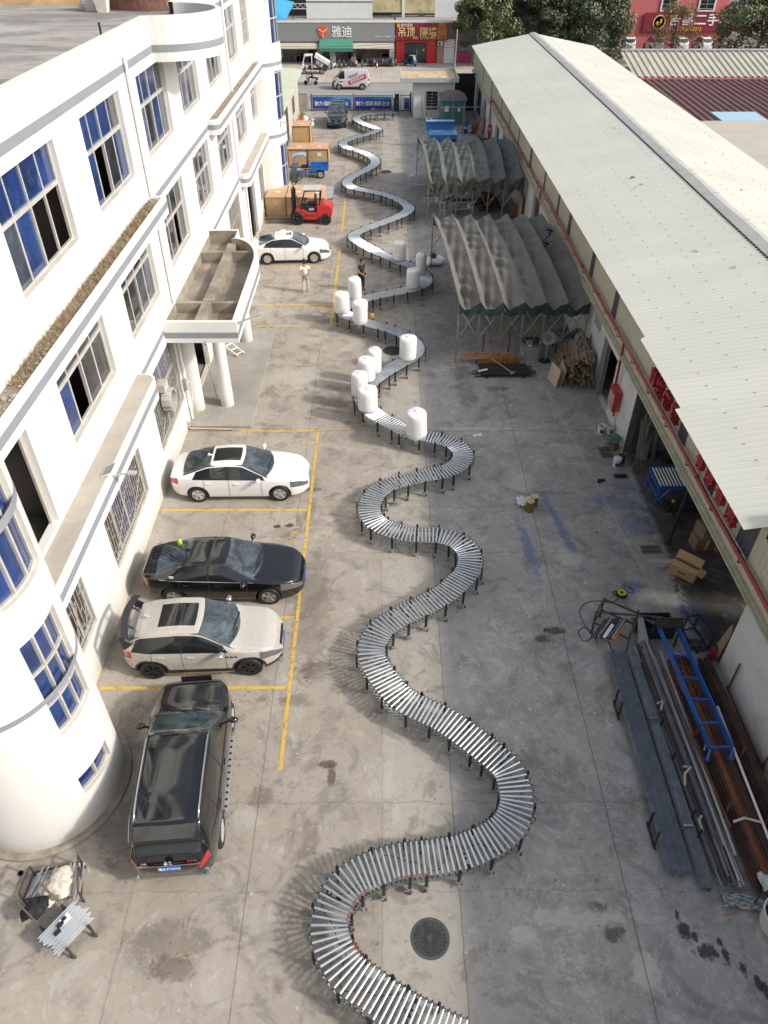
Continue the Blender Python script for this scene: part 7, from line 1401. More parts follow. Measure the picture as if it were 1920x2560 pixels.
# ================= WORKSHOP FRONT =========================================
def bucket(x,y,l,lid,rz=0):
    t=thing('paint_bucket',l,'bucket',(x,y,0),rz,'white buckets'); MB().lathe([(.125,0),(.15,.33),(.158,.33),(.158,.36),(.15,.36)]+([(.001,.365)] if lid else [(.14,.36),(.12,.06),(.001,.06)]),n=24).build('pail',M('pail_white',(.66,.67,.68),.4,0,.06),t,smooth=True,ang=35); mb=MB(); mb.grid([[((.133+.0705*z)*math.cos(a),(.133+.0705*z)*math.sin(a),z) for a in np.linspace(-2.3,-.9,9)] for z in(.06,.22)]); mb.build('label',M('label_navy',(.03,.05,.16),.5,0,.3,14),t)
    if lid: MB().lathe([(.15,.366),(.13,.385),(.001,.385)],n=24).lathe([(.03,.385),(.03,.41),(.001,.41)],n=10).build('lid',M('pail_white'),t)
    else: MB().lathe([(.128,.24),(.001,.25)],n=16).build('contents',M('paint_grey',(.3,.3,.29),.6),t)
    MB().path(smoothline([(-.155,0,.3),(-.12,-.13,.2),(0,-.17,.16),(.12,-.13,.2),(.155,0,.3)],6),.006,4).build('handle',STEEL,t)
bucket(8.67,24.2,'open white bucket by the wall, leftmost of the pair',False); bucket(9.0,24.2,'open white bucket right against the white wall beside another',False,.5); bucket(8.73,21.98,'lidded white bucket standing behind the open drain hole',True)
t=thing('tree_stump','short sawn log with bark standing over the drain by the wall corner','log',(8.9,23.1,0)); MB().lathe([(.15,0),(.145,.2),(.15,.38)],n=14).build('bark',BARK,t); MB().lathe([(.14,.38),(.14,.386),(.001,.386)],n=14).build('cut_face',M('cut_wood',(.42,.33,.22),.8,0,.15,8),t)
t=thing('green_cloth','green cloth draped over the upright log','cloth',(8.92,23.2,.39)); mb=MB(); blob(mb,(0,.02,.04),.22,.35,4,12,.3); mb.build('cloth',M('cloth_green',(.05,.16,.10),.85,0,.2,5),t,smooth=True); mb=MB(); blob(mb,(-.15,.15,-.02),.12,.4,6); mb.build('fold',M('cloth_green'),t,smooth=True)
t=thing('mop','straw mop with a long handle leaning on the white wall','mop',(8.9,23.5,0)); MB().tube((0,0,.1),(.22,.75,1.35),.015,6).build('handle',M('bamboo'),t); mb=MB()
for k in range(50): a=random.uniform(-1.3,1.3); mb.add([(0,0,.16),(.03,0,.16),(-.25+.2*math.sin(a),-.35*abs(math.cos(a)),.01+.05*random.random())],[(0,1,2)])
mb.build('strands',M('mop_strands',(.28,.22,.15),.9,0,.3,9),t,fix=False)
t=thing('blue_bin_bag','brown paper and navy bin behind the lidded bucket','bin',(8.95,22.25,0)); MB().lathe([(.14,0),(.17,.3)],n=14).build('bin',M('bin_navy',(.02,.03,.08),.5),t); mb=MB()
for k in range(7): mb.add([(0,0,.2),(.08*math.cos(k),.08*math.sin(k),.3),(.24*math.cos(k+.5),.24*math.sin(k+.5),.36+.1*math.sin(k*3)),(.2*math.cos(k+.9),.2*math.sin(k+.9),.28)],[(0,1,2,3)])
mb.build('paper',M('carton_brown'),t,fix=False)
for i,(x,l) in enumerate(((9.85,'tall dark gas cylinder leaning in the corner, left of two'),(10.25,'tall dark gas cylinder leaning in the corner, right of two'))):
    t=thing('gas_cylinder',l,'gas cylinder',(x,22.55,0),0,'gas cylinders'); mb=MB().lathe([(.11,0),(.115,.1),(.115,1.15),(.09,1.28),(.04,1.34)],n=16,m=Matrix.Rotation(-.12,3,'X')); mb.build('body',M('cylinder_dark',(.10,.11,.115),.4,.2,.2),t,smooth=True,ang=40); MB().lathe([(.045,1.34),(.045,1.45)],n=8,m=Matrix.Rotation(-.12,3,'X')).build('valve',STEEL,t)
t=thing('black_drum','squat black drum behind the gas cylinders','drum',(10.75,22.3,0)); MB().lathe([(.2,0),(.22,.25),(.2,.55)],n=16).build('body',BLK,t,smooth=True,ang=40); MB().lathe([(.08,.55),(.08,.6),(.05,.6)],n=12).build('cap',GREYP,t)
t=thing('red_gas_bottle','squat dark red gas bottle on the workshop floor','gas bottle',(11.1,21.9,0)); MB().lathe([(.14,0),(.16,.1),(.16,.35),(.06,.45)],n=16).build('body',M('bottle_red',(.22,.02,.03),.4,0,.1),t,smooth=True,ang=40); MB().lathe([(.05,.45),(.05,.54)],n=8).build('valve',STEEL,t)
t=thing('leaning_boards','grey boards and bars leaning on the dark wall end','boards',(9.6,22.7,0)); mb=MB()
for k in range(5): mb.bar((-.02+.09*k,-.35,.0),(.0+.09*k,.12,1.5+.2*(k%2)),.07,.03)
mb.build('board',M('grey_board'),t)
t=thing('roller_table','blue framed table of shining steel rollers inside the workshop opening','roller table',(10.25,20.3,0)); mb=MB()
for sy in(-1,1): mb.bar((-.75,sy*.56,.74),(1.3,sy*.56,.74),.05,.1)
for x in(-.7,1.2):
    for sy in(-1,1): mb.bar((x,sy*.55,0),(x,sy*.55,.7),.06)
    mb.bar((x,-.55,.3),(x,.55,.3),.05)
mb.bar((-.7,-.55,.1),(-.3,-.55,.68),.04).bar((-.75,-.56,.72),(-.75,.56,.72),.05); mb.build('frame',BLUEST,t)
rm2=MB().tube((0,-.52,.77),(0,.52,.77),.028,10); o0=None
for k in range(17):
    if o0 is None: o0=rm2.build('roller',ROLM,t,smooth=True,ang=40); o=o0
    else: o=o0.copy(); COL.objects.link(o); o.parent=t
    o.location=(-.66+k*.115,0,0)
t=thing('steel_beams','stack of black box section beams on wheeled trestles inside the workshop','beams',(10.4,18.9,0)); mb=MB()
for k in range(3):
    for j in range(2): mb.bar((-.9-.05*k,-.15+.14*k,.55+.13*j),(2.2,-.15+.14*k,.55+.13*j),.12)
mb.build('beam',M('beam_black',(.03,.03,.032),.5,.3,.2),t); mb=MB()
for x in(-.5,1.2): mb.bar((x,-.3,0.05),(x,-.3,.5),.06).bar((x,.45,0.05),(x,.45,.5),.06).bar((x,-.3,.46),(x,.45,.46),.06).bar((x,-.3,.15),(x,.45,.15),.05)
mb.build('trestle',DKST,t)
for x in(-.5,1.2): MB().lathe([(.02,-.02),(.05,-.02),(.05,.02),(.02,.02)],(x,-.34,.05),10,m=Matrix.Rotation(math.pi/2,3,'X')).build('caster',M('caster_pale',(.5,.48,.42),.5),t)
t=thing('tape_reel','small yellow tape roll on the black beams','tape',(9.75,18.95,.76)); MB().lathe([(.06,0),(.06,.05),(.03,.05),(.03,0)],n=18).build('tape',M('can_yellow'),t); MB().lathe([(.03,0),(.03,.052),(.025,.052),(.025,0)],n=18).build('core',M('carton_brown'),t)
t=thing('steel_post','slanting black steel post propping the workshop eave','post',(9.38,17.7,0)); MB().bar((0,0,0),(.12,.0,3.0),.09).build('post',M('beam_black'),t); MB().box((0,0,.012),(.22,.2,.024)).build('base_plate',DKST,t)
for i,(x,y,z,rz,l) in enumerate(((10.45,17.6,0,.1,'dusty brown carton, lower one in the workshop stack'),(10.5,17.65,.5,.3,'dusty brown carton, upper one in the workshop stack'))):
    t=thing('carton',l,'carton',(x,y,z),rz,'dusty cartons'); MB().box((0,0,.24),(.7,.5,.46)).build('box',M('dusty_carton',(.20,.14,.09),.85,0,.2),t); MB().box((0,-.252,.24),(.08,.006,.46)).build('tape',M('tape'),t)
t=thing('pallet','grey wooden pallet tipped on edge beside the dusty cartons','pallet',(11.3,17.3,0)); mb=MB()
for k in range(6): mb.box((-.5+k*.2,0,.5),(.12,.03,1.0))
for z in(.08,.5,.92): mb.box((0,.06,z),(1.1,.08,.09))
mb.build('slats',M('grey_board'),t)
t=thing('cardboard_box','open brown cardboard box with raised flaps on the workshop threshold','box',(9.43,16.3,0),R(-43)); w,d,h=.82,.38,.36; CB2=M('cardboard',(.40,.245,.12),.8,0,.08,2); mb=MB()
mb.box((0,-d/2,h/2),(w,.015,h)).box((0,d/2,h/2),(w,.015,h)).box((-w/2,0,h/2),(.015,d,h)).box((w/2,0,h/2),(.015,d,h)).box((0,0,.01),(w,d,.015)); mb.build('carton',CB2,t)
MB().box((0,d/2+.06,h+.13),(w,.012,.28),m=Matrix.Rotation(R(-25),3,'X')).box((0,-d/2+.09,h+.03),(w,.20,.012),m=Matrix.Rotation(R(14),3,'X')).box((w/2+.10,0,h-.0),(.22,d,.012),m=Matrix.Rotation(R(12),3,'Y')).build('flap',M('cardboard_light',(.46,.30,.16),.8,0,.08,2),t); MB().box((0,-d/2-.009,h*.5),(.24,.006,.06)).build('print',M('print_brown',(.10,.06,.04),.8,0,.4,30),t)
t=thing('cable_reel','yellow and black extension cable reel lying on the concrete','cable reel',(7.27,15.4,0)); MB().lathe([(.15,0),(.17,.05),(.15,.1)],n=20).build('drum',BLK,t); MB().lathe([(.13,.1),(.13,.12),(.055,.12),(.055,.1)],n=24).build('yellow_ring',M('reel_yellow',(.62,.46,.03),.4),t); MB().path(smoothline([(-.14,.1,.05),(-.24,.06,.07),(-.24,-.05,.07),(-.14,-.1,.05)],6),.018,6).build('handle',BLK,t)
pts=[(7.15,15.25),(6.9,15.1),(6.5,15.15),(6.1,15.05),(5.85,14.7),(5.9,14.2),(6.0,13.75),(5.75,13.6),(5.65,13.9),(5.85,14.1),(6.05,13.9),(6.1,13.5)]; pts2=[(6.45,14.35),(6.9,14.45),(7.2,14.4),(7.3,14.2),(7.4,14.3),(7.32,14.45),(7.7,14.4),(8.1,14.1),(8.5,13.95)]
mb=MB().path(smoothline([(*q,.012) for q in pts],8),.011,5).path(smoothline([(*q,.012) for q in pts2],8),.011,5); tag(mb.build('extension_lead',BLK),'thin black extension lead looping over the concrete by the bar trestle','cable')
t=thing('spray_gun','small silver spray gun with a hose end by the cable reel','tool',(7.5,15.75,0)); MB().box((0,0,.04),(.2,.05,.06),rz=-.5).box((.05,.05,.03),(.05,.12,.05)).build('gun',STEEL,t); MB().path(smoothline([(-.1,-.05,.02),(-.05,-.2,.02),(.1,-.28,.02),(.22,-.15,.02),(.1,-.08,.02)],6),.01,5).build('hose',BLK,t)
for i,(x,y,r_,h,l) in enumerate(((5.08,19.42,.15,.42,'round olive gold paint drum in the middle of the right yard'),(5.28,19.72,.14,.38,'square pale topped paint can just behind the olive drum'))):
    t=thing('paint_drum',l,'paint drum',(x,y,0),0,'paint drums'); MB().lathe([(r_,0),(r_,h*.3),(r_*1.03,h*.33),(r_,h*.36),(r_,h*.66),(r_*1.03,h*.69),(r_,h*.72),(r_,h)],n=24 if i==0 else 8).build('drum',M('drum_olive',(.17,.14,.03),.45,.2,.15,6),t,smooth=True,ang=35); MB().lathe([(r_*.97,h),(r_*.97,h+.01),(.001,h+.01)],n=24).build('lid',M('lid_gold',(.50,.42,.24),.45,.2,.25,12),t); MB().lathe([(.03,h+.01),(.03,h+.03)],(.05,.03,0),10).build('spout',STEEL,t)
t=thing('white_bag','crumpled white plastic bag behind the olive paint drum','bag',(5.0,19.8,0)); mb=MB(); P=[[(.42*(i/9-.5)*1.5+.05*math.sin(j*2+i),.5*(j/7-.5)+.05*math.sin(i*2),.05+.08*abs(math.sin(i*1.3+j*.9))) for i in range(10)] for j in range(8)]; mb.grid(P); mb.build('plastic',M('bag_white',(.68,.69,.68),.4,0,.08),t,smooth=True,fix=False); mb=MB(); blob(mb,(.1,-.05,.1),.12,.6,2); mb.build('knot',M('bag_white'),t,smooth=True)
t=thing('shoe','single dark shoe lying on the concrete','shoe',(7.95,21.05,0),.5); MB().prism([(-.16,0),(.16,0),(.18,.04),(.05,.08),(-.05,.13),(-.16,.12)],-.05,.05,'y').build('upper',M('shoe_black',(.015,.015,.02),.5),t,bevel=.02); MB().box((0,0,.008),(.34,.11,.016)).build('sole',M('sole_grey',(.12,.12,.12),.7),t)
for i,(x,y) in enumerate(((3.75,24.0),)):
    t=thing('paper_scrap','scrap of torn white paper on the concrete right of the conveyor','paper',(x,y,0),.4); mb=MB(); mb.grid([[(.12*(i_-1.5)+.03*math.sin(j*3),.08*(j-1)+.03*math.sin(i_*2),.01+.025*abs(math.sin(i_*2+j))) for i_ in range(4)] for j in range(3)]); mb.build('paper',WTX,t,fix=False)
# ================= STEEL STOCK LOWER RIGHT ================================
def pipes(label,cat,x0f,x1f,yf,x0n,x1n,yn,rows,n,r_,mats,name,jit=.02,zj=0,sq=False,base=.09,dz=None):
    t=thing(name,label,cat,((x0n+x1n)/2,(yf+yn)/2,0)); q=random.Random(int(x0f*100)); c=0
    for rw in range(rows):
        nn_=n-rw if rows<6 else n
        for k in range(nn_):
            u=(k+.5+rw*.5)/n; xa=x0n+(x1n-x0n)*u; xb=x0f+(x1f-x0f)*u; z=base+r_+rw*(dz or r_*1.72); ya=yn+q.uniform(-jit,jit)*3; yb=yf+q.uniform(-jit,jit)*5; rr=r_*(q.uniform(.7,1.25) if zj else 1); xa+=q.uniform(-zj,zj); xb+=q.uniform(-zj,zj)
            mb=MB()
            if sq: mb.bar((xa,ya,z),(xb,yb,z),rr*2,rr*2)
            else: mb.tube((xa,ya,z),(xb,yb,z),rr,8)
            mb.build('pipe' if not sq else 'bar',mats[q.randrange(len(mats))],t,world=True,smooth=not sq,ang=50); c+=1
    return t
GST2=M('grey_pipe_steel2',(.17,.195,.23),.42,.55,.3,6,dirt=(.34,.33,.31),da=.3,ds=3)
t=pipes('wide flat stack of thin blue grey steel pipes, nearest the open yard','pipe stack',6.22,6.74,13.0,6.12,6.68,7.0,3,20,.0122,[GST,GST,GST2],'steel_pipes',.02,0,False,.2)
b=t; MB().tube((6.05,8.0,.19),(6.95,8.0,.19),.03,6).tube((6.05,11.2,.19),(6.95,11.2,.19),.03,6).build('bearer',RUST,b,world=True)
t=pipes('round strapped bundle of thin grey pipes at the right edge of the flat pipe stack','pipe bundle',6.78,6.94,12.95,6.74,6.92,6.68,8,8,.0105,[GST2,GST],'steel_pipes',.015,0,False,.16)
MB().box((6.83,8.0,.27),(.20,.02,.20)).box((6.86,10.8,.27),(.20,.02,.20)).build('strap',STEEL,t,world=True)
MX=[M('tube_pale',(.50,.49,.45),.4,.5,.15,4),GST,M('tube_dark',(.06,.065,.07),.5,.4,.3),M('tube_zinc',(.42,.43,.44),.35,.7,.15),M('tube_grey_wood',(.27,.24,.20),.8,0,.3),M('tube_navy',(.03,.05,.12),.45,.3,.2),M('tube_brown',(.14,.065,.045),.6,.2,.3)]
t=pipes('mixed stack of grey, silver and brown steel between pipes and rusty bars','steel stack',7.05,7.55,13.05,7.16,7.7,6.95,4,13,.024,MX,'mixed_steel',.08,.035,True,.12)
t2=t; 
for k,(xf,xn,z,mt) in enumerate(((7.62,7.62,.42,0),(7.40,7.45,.43,3),(7.22,7.30,.44,1),(7.5,7.72,.45,6))): MB().bar((xn,7.3+.2*k,z),(xf,12.9-.2*k,z+.02),.05,.04).build('bar',MX[mt],t2,world=True)
MB().path([(7.15,9.4,.44),(7.3,9.35,.5),(7.12,9.2,.46),(7.1,9.0,.3)],.03,6).path([(7.05,11.2,.4),(7.2,11.25,.46),(7.1,11,.4)],.03,6).path([(7.2,8.2,.4),(7.1,8.1,.42),(7.15,7.9,.3)],.03,6).build('rag_tie',M('rag',(.45,.42,.36),.85,0,.2),t2,world=True)
t=pipes('stack of rust brown flat steel bars under the blue ladder frame','rusty bars',7.85,8.5,12.6,7.88,8.6,6.75,4,9,.036,[RUST,BROWN,RUST,BROWN],'rusty_bars',.05,.012,True,.12)
MB().path([(7.85,8.05,.42),(8.1,8.1,.50),(8.5,8.0,.47)],.03,4).build('tape',M('tape_white',(.62,.60,.55),.7),t,world=True); MB().path([(7.84,9.9,.35),(7.86,9.95,.48),(7.98,10.0,.48)],.02,5).build('hose_bit',WTX,t,world=True)
t=pipes('dark brown steel lengths piled along the white wall, farthest right','steel stack',8.65,9.05,12.6,8.75,9.22,6.5,4,6,.034,[BROWN,M('tube_dark'),BROWN],'brown_steel',.1,.02,True,.1)
t=thing('white_pipe','long white plastic pipe lying on the brown steel by the wall','pipe',(8.5,9.2,0)); MB().tube((8.52,10.95,.5),(8.46,6.9,.45),.03,10).build('pipe',WTX,t,world=True); MB().tube((8.52,10.95,.5),(8.52,11.03,.5),.037,10).build('socket',WTX,t,world=True)
def rack(x,ys,label,mat,h=.62,xo=.0):
    t=thing('stock_rack',label,'rack',(x,sum(ys)/len(ys),0))
    for y in ys: MB().bar((x,y,0),(x+xo,y+.02,h),.04).build('upright',mat,t,world=True)
    MB().bar((x,min(ys)-.1,.05),(x,max(ys)+.1,.05),.04).build('foot_bar',mat,t,world=True)
DR=M('rack_dark',(.035,.025,.025),.6,.3,.25)
rack(6.09,(11.45,11.05),'pair of black rack uprights at the far left of the flat pipe stack',DR); rack(6.06,(8.15,7.7),'pair of black rack uprights at the near left of the flat pipe stack',DR); rack(7.0,(10.6,9.65),'black rack uprights between the pipe stack and the mixed steel, far pair',DR); rack(7.0,(8.2,7.75),'black rack uprights between the pipe stack and the mixed steel, near pair',DR)
rack(7.80,(10.35,8.3),'rust brown rack uprights at the left of the rusty bars',RUST,.75); rack(8.66,(9.7,8.1),'rust brown rack uprights at the right of the rusty bars',RUST,.72); rack(9.24,(11.9,9.6),'rust brown rack uprights against the white wall',RUST,1.1)
t=thing('ladder_frame','long bright blue painted steel ladder frame lying on top of the rusty bars','steel frame',(8,11.6,0)); A=Vector((7.62,13.5,.86)); B=Vector((7.86,9.75,.62)); C_=Vector((8.12,13.4,.86)); D_2=Vector((8.40,9.78,.62))
MB().bar(A,B,.035,.19).build('side_rail',BLUEST,t,world=True); MB().bar(C_,D_2,.035,.19).build('side_rail',BLUEST,t,world=True)
for u in (.28,.47,.64,.82,.995): a=A.lerp(B,u)+Vector((.02,0,.03)); b=C_.lerp(D_2,u)+Vector((-.02,0,.03)); MB().bar(a,b,.05,.045).build('rung',BLUEST,t,world=True)
MB().bar(B,B+Vector((-.06,-.14,-.22)),.05).bar(B+Vector((-.11,-.14,-.22)),B+Vector((-.01,-.14,-.22)),.1,.03).build('foot',BLUEST,t,world=True); MB().bar(D_2,D_2+Vector((-.03,-.14,-.22)),.05).bar(D_2+Vector((-.08,-.14,-.22)),D_2+Vector((.02,-.14,-.22)),.1,.03).build('foot',BLUEST,t,world=True)
MB().prism([(7.54,.8),(7.72,.8),(7.63,1.12)],13.5,13.54,'y').build('gusset',BLUEST,t,world=True)
t=thing('red_hose','thin red hose coiled among the rusty bars beneath the blue frame','hose',(8,12.2,0)); mb=MB()
for k in range(3): mb.path([(7.95+.22*math.cos(a)+.03*k,12.1-.25*k+.3*math.sin(a),.48+.03*math.sin(a*3+k)) for a in np.linspace(0,6.1,22)],.012,5)
mb.build('hose',M('hose_red',(.35,.05,.03),.5),t,world=True); MB().path(smoothline([(7.8,12.6,.45),(8.0,12.75,.5),(8.3,12.6,.48),(8.35,12.3,.48)],6),.014,5).build('clear_hose',M('hose_pale',(.5,.48,.44),.4),t,world=True)
t=thing('dark_bar_stack','short dark steel bars resting across the head of the blue frame','bars',(8,13.45,0)); mb=MB()
for k in range(7): mb.bar((7.45+random.uniform(-.05,.15),13.3+k*.05,.97+.03*(k%2)),(8.32+random.uniform(-.1,.05),13.28+k*.05,.97+.03*(k%2)),.045)
mb.build('bar',M('bar_brown_dark',(.07,.052,.045),.6,.3,.3),t,world=True)
[MB().bar((q,13.4,0),(q,13.4,.95),.04).build('support',DKST,t,world=True) for q in(7.5,8.25)]
t=thing('steel_bin','dark open steel bin of rods behind the mixed steel stack','bin',(7.75,13.9,0)); mb=MB().bb(7.35,8.3,13.65,13.68,.02,.45).bb(7.35,8.3,14.25,14.28,.02,.45).bb(7.35,7.38,13.68,14.25,.02,.45).bb(8.27,8.3,13.68,14.25,.02,.45).bb(7.38,8.27,13.68,14.25,.02,.05); mb.build('bin',M('bin_black',(.02,.022,.024),.6),t,world=True); mb=MB()
for k in range(10): mb.bar((7.4+.04*k,14.1-.03*k,.42),(8.2+.01*k,13.9-.02*k,.36+.01*k),.025)
mb.build('rod',GST,t,world=True)
t=thing('leaning_sheet','grey galvanised sheet leaning on the bar trestle','sheet',(7.33,13.5,0)); MB().add([(7.22,13.95,.75),(7.36,13.9,.7),(7.42,13.3,.42),(7.36,13.05,.02),(7.18,13.2,.05)],[(0,1,2,3,4)]).build('sheet',GREYP,t,world=True,fix=False); MB().bar((7.20,13.95,.76),(7.37,13.9,.71),.02).build('edge',STEEL,t,world=True)
t=thing('bar_trestle','rusty welded trestle holding a heap of short steel bars','trestle',(6.6,13.9,0)); TR=M('trestle_steel',(.10,.085,.075),.6,.4,.3,4); mb=MB()
for a,b in (((6.03,13.9,0),(6.05,14.0,.8)),((6.40,14.5,0),(6.38,14.48,.85)),((6.85,13.2,0),(6.95,13.45,.8)),((7.28,13.9,0),(7.2,13.95,.9)),((6.05,14.0,.8),(7.9,13.75,.82)),((6.38,14.48,.8),(7.2,13.95,.8)),((6.05,14.0,.35),(6.9,13.4,.35)),((6.38,14.48,.35),(7.25,13.9,.35)),((6.05,14.0,.75),(6.38,14.48,.8)),((6.9,13.4,.5),(7.25,13.92,.6)),((6.05,14.0,.3),(6.38,14.48,.3)),((6.9,13.42,.3),(7.25,13.92,.3))): mb.bar(a,b,.045)
mb.build('frame',TR,t,world=True); mats=[M('tube_dark'),GST,TR,M('tube_dark'),MX[3],RUST]
for k in range(15): u=k/15; x0=5.9+.55*u; y0=13.45-.1*u; MB().bar((x0,y0,.34+.04*(k%3)),(x0+.5+.1*(k%2),y0+.62,.40+.04*(k%3)),.045).build('bar',mats[k%5],t,world=True)
MB().bar((6.45,13.3,.40),(6.9,13.85,.44),.06).build('orange_bar',M('bar_orange',(.50,.16,.02),.6,0,.15),t,world=True); MB().bar((6.18,13.35,.46),(6.52,13.78,.5),.09,.03).build('pale_channel',WTX,t,world=True)
t=thing('paint_channel','short paint spattered steel channel lying before the trestle','channel',(6.45,13.33,0)); MB().bar((-.03,.2,.03),(.0,-.2,.03),.09,.05).build('channel',M('channel_pale',(.55,.52,.45),.6,0,.4,9),t); MB().bar((-.03,.2,.057),(.0,-.2,.057),.05,.006).build('slot',TR,t)
t=thing('cube_frame','open dark blue steel cube frame standing by the workshop threshold','frame',(8.85,13.6,0)); mb=MB(); cs=[(8.66,13.95),(9.02,14.05),(9.2,13.3),(8.82,13.15)]
for k in range(4):
    a,b=cs[k],cs[(k+1)%4]; mb.bar((*a,0),(*a,.62),.035).bar((*a,.62),(*b,.62),.035).bar((*a,.05),(*b,.05),.03)
mb.build('frame',M('frame_navy',(.025,.04,.07),.5,.3,.2),t,world=True); MB().bar((9.03,13.9,.6),(9.3,13.1,.62),.02).build('loose_rod',DKST,t,world=True)
t=thing('red_extinguisher','dark red fire extinguisher standing at the end of the white wall','extinguisher',(9.15,12.95,0)); MB().lathe([(.09,0),(.095,.06),(.095,.42),(.04,.5)],n=14).build('body',M('extinguisher_red',(.28,.02,.03),.35),t,smooth=True,ang=40); MB().box((0,0,.53),(.05,.12,.06)).build('valve',DKST,t)
t=thing('timber_scraps','pale broken timber scraps leaning by the end of the white wall','timber',(9.45,13.2,0)); mb=MB()
for k in range(8): mb.bar((-.1+.02*k,-.2+.06*k,.02),(.25+.03*k,.2+.05*k,.45+.05*(k%3)),.06,.03)
mb.build('timber',M('pale_batten'),t)
t=thing('big_bucket','big round white plastic tub half full of dark scrap at the lower right','tub',(8.08,6.02,0)); MB().lathe([(.28,0),(.33,.15),(.37,.56),(.39,.56),(.39,.60),(.355,.60),(.32,.2),(.001,.2)],n=40).build('tub',M('tub_white',(.60,.60,.58),.45,0,.08,2,dirt=(.4,.38,.34),da=.4),t,smooth=True,ang=40); MB().lathe([(.33,.33),(.001,.36)],n=20).build('scrap',M('tub_scrap',(.035,.03,.028),.8,0,.6,9),t); MB().path(smoothline([(-.26,-.30,.45),(-.30,-.34,.36),(-.20,-.40,.36),(-.16,-.37,.45)],5),.008,5).build('handle',STEEL,t)
t=thing('plastic_film','crumpled clear plastic film on the concrete by the steel ends','film',(7.6,6.55,0)); mb=MB(); mb.grid([[(.55*(i/11-.5)*1.5,.3*(j/7-.5)-.12*(i/11),.03+.07*abs(math.sin(i*1.7+j*1.1))+.03*math.sin(j*3+i)) for i in range(12)] for j in range(8)]); mb.build('film',M('film_grey',(.33,.34,.37),.25,0,.4,9),t,fix=False); MB().path(smoothline([(.3,-.1,.05),(.55,-.15,.08),(.8,-.2,.05)],5),.04,6).build('twist',M('film_grey'),t)
t=thing('short_stake','thin grey stake leaning over the plastic film','stake',(7.86,6.5,0)); MB().tube((-.08,-.06,0),(.1,.08,.42),.018,8).build('rod',DKST,t); MB().box((-.08,-.06,.008),(.1,.08,.016)).build('foot',DKST,t)
t=thing('wood_stick','rough thin wooden stick lying before the white tub','stick',(7.45,6.33,0)); MB().bar((-.28,-.06,.02),(.28,.05,.02),.025).bar((.2,.03,.02),(.32,.04,.03),.03).build('stick',COP,t)
t=thing('paper_sheet','crumpled pale paper sheet on the end of the rusty bars','paper',(8.2,6.72,.42)); mb=MB(); mb.grid([[(.55*(i/6-.5),.38*(j/5-.5)+.04*math.sin(i*2),.02+.03*math.sin(i*1.9+j*1.3)) for i in range(7)] for j in range(6)]); mb.build('paper',M('paper_pale',(.52,.54,.50),.8,0,.1),t,fix=False)
# ================= CARTS LOWER LEFT =======================================
FRM=M('cart_frame',(.10,.075,.06),.6,.4,.25,4); SILV=M('profile_silver',(.60,.61,.62),.32,.8,.12,5)
t=thing('profile_cart','brown framed low cart loaded with silver profiles by the round tower','cart',(-6.95,6.8,0)); mb=MB(); cs=[(-7.52,6.5),(-7.5,7.05),(-6.55,7.28),(-6.32,6.55)]
for k in range(4):
    a,b=cs[k],cs[(k+1)%4]; mb.bar((*a,.25),(*b,.25),.035).bar((*a,0),(*a,.55),.03)
mb.bar((-7.52,6.5,.55),(-7.5,7.05,.55),.03).bar((-6.55,7.28,.55),(-6.32,6.55,.55),.03).bar((-6.5,7.1,.4),(-6.42,6.9,.4),.03).bar((-6.45,7.2,.25),(-6.3,7.0,.55),.03); mb.build('frame',FRM,t,world=True)
for k in range(9): x=-7.45+k*.045; MB().bar((x,6.5+.03*(k%3),.3+.03*(k%3)),(x+.12+.03*(k%2),7.0+.12*math.sin(k*2),.36+.04*(k%3)),.035,.025).build('profile',SILV,t,world=True)
for k in range(11): x=-6.72+k*.032; MB().bar((x+.06,6.42+.02*(k%4),.3+.02*(k%3)),(x-.02,7.22-.05*(k%3),.33+.03*(k%3)),.03,.02).build('profile',SILV if k%3 else M('profile_white',(.66,.66,.64),.4,.2,.1),t,world=True)
MB().bar((-6.52,6.5,.42),(-6.60,7.16,.45),.05,.03).build('profile',SILV,t,world=True)
t=thing('canvas_sack','cream canvas sack slumped over the profile cart','sack',(-6.82,6.75,.33)); mb=MB(); blob(mb,(.03,-.05,.14),.27,.6,21,18,.28); blob(mb,(.06,.12,.2),.2,.6,25,16,.25); mb.build('sack',M('canvas_cream',(.55,.51,.43),.85,0,.12,5,.5,9,dirt=(.36,.29,.2),da=.4,ds=4),t,smooth=True); mb=MB(); blob(mb,(-.2,-.12,.1),.17,.5,22,14,.3); blob(mb,(-.14,-.32,.0),.13,.6,23,12,.3); mb.build('sack_mouth',M('canvas_cream'),t,smooth=True)
t=thing('black_jacket','black jacket thrown over the end of the cart','jacket',(-7.14,6.24,.33)); mb=MB(); blob(mb,(0,0,.12),.21,.6,31,16,.2); blob(mb,(.14,.09,.15),.14,.6,32,14,.22); mb.build('cloth',M('jacket_black',(.012,.013,.018),.75,0,.3,4),t,smooth=True); mb=MB(); blob(mb,(-.15,-.08,.05),.12,.7,33,12); mb.build('sleeve',M('jacket_black'),t,smooth=True)
t=thing('roller_trolley','tilted trolley carrying a slab of bright steel rollers at the lower left','trolley',(-6.4,5.85,0)); e0=Vector((-6.89,5.70,.42)); ex=(Vector((-6.37,6.36,.50))-e0); ey=(Vector((-6.36,5.37,.42))-e0); nR=16
r_=ey.length/nR*.34
for k in range(nR): a=e0+ey*((k+.5)/nR)+ex*(.03*math.sin(k*2.3)+(.06 if 6<k<12 else 0)); MB().tube(a,a+ex*(1+.04*math.sin(k*1.7)),r_,10).build('roller',ROLM,t,world=True,smooth=True,ang=40)
nR2=7
for k in range(nR2): a=e0+ey*((2*k+1.5)/nR)+Vector((0,0,-2.2*r_)); MB().tube(a,a+ex*.96,r_,8).build('roller',ROLM,t,world=True,smooth=True,ang=40)
dl=ey.normalized(); mb=MB()
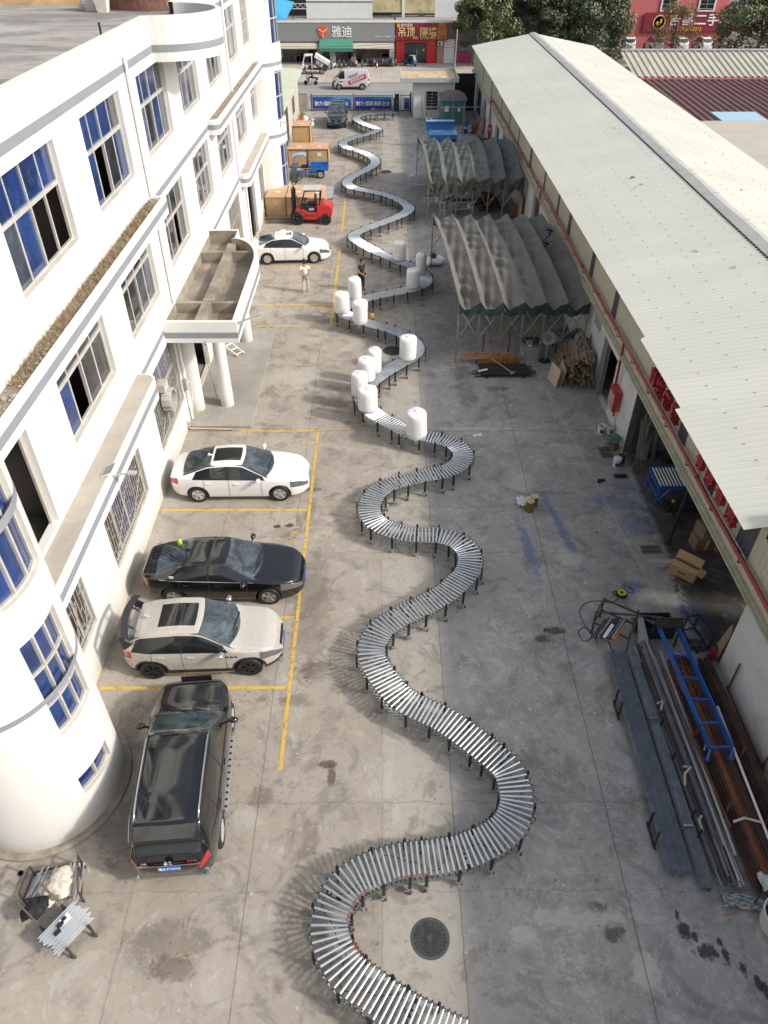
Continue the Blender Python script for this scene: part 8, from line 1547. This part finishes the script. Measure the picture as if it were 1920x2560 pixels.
for u in(.22,.82): a=e0+ex*u-dl*.22+Vector((0,0,-.14)); b=e0+ex*u+ey+dl*.06+Vector((0,0,-.14)); mb.bar(a,b,.04); mb.bar(b,b+Vector((0,0,.22)),.035); mb.bar(a+Vector((0,0,0)),(a.x,a.y,0),.035); mb.bar(b,(b.x,b.y,.06),.035)
a=e0+ex*.22-dl*.25; b=e0+ex*.82-dl*.25; mb.bar(a,a-dl*.45+Vector((-.05,.05,.25)),.03).bar(b,b-dl*.45+Vector((-.05,.05,.25)),.03); mb.build('frame',FRM,t,world=True)
mb=MB()
for u in(.22,.82): b=e0+ex*u+ey+dl*.06; mb.lathe([(.02,-.02),(.06,-.02),(.06,.02),(.02,.02)],(b.x,b.y,.06),12,m=Matrix.Rotation(math.pi/2,3,'X'))
mb.build('caster',FRM,t,world=True); um=ex.normalized()
for k,(u,v,c_,s_) in enumerate(((.48,.30,0,.1),(.33,.42,0,.1))):
    a=e0+ex*u+ey*v+Vector((0,0,r_+.022)); MB().box(a,(.14,.085,.04),rz=math.atan2(um.y,um.x)).build('controller',M('controller_black',(.02,.02,.022),.5),t,world=True,bevel=.008)
a=e0+ex*.63+ey*.27+Vector((0,0,r_+.012)); MB().box(a,(.2,.15,.02),rz=math.atan2(um.y,um.x)).build('white_card',WTX,t,world=True); MB().box(a+Vector((-.02,0,.02)),(.09,.07,.02),rz=math.atan2(um.y,um.x)).build('card_hole',M('controller_black'),t,world=True)
t=thing('floor_hole','small round dark socket hole in the concrete by the tower','hole',(-7.9,7.15,0)); MB().lathe([(.07,0),(.07,.006),(.045,.006),(.045,0)],n=16).build('ring',M('cast_iron'),t); MB().lathe([(.045,.003),(.001,.003)],n=16).build('hole',M('drain_hole'),t)
t=thing('white_foam_bundle','white foam bundle lying behind the white sedan by the crates','foam bundle',(-5.9,44.2,0)); mb=MB(); blob(mb,(0,0,.55),.5,1.0,41,12,.08); blob(mb,(.6,-.1,.35),.35,.9,42,12,.08); mb.build('foam',FOAM,t,smooth=True); MB().tube((-.5,0,.55),(.5,0,.6),.02,6).build('strap',GREYP,t)
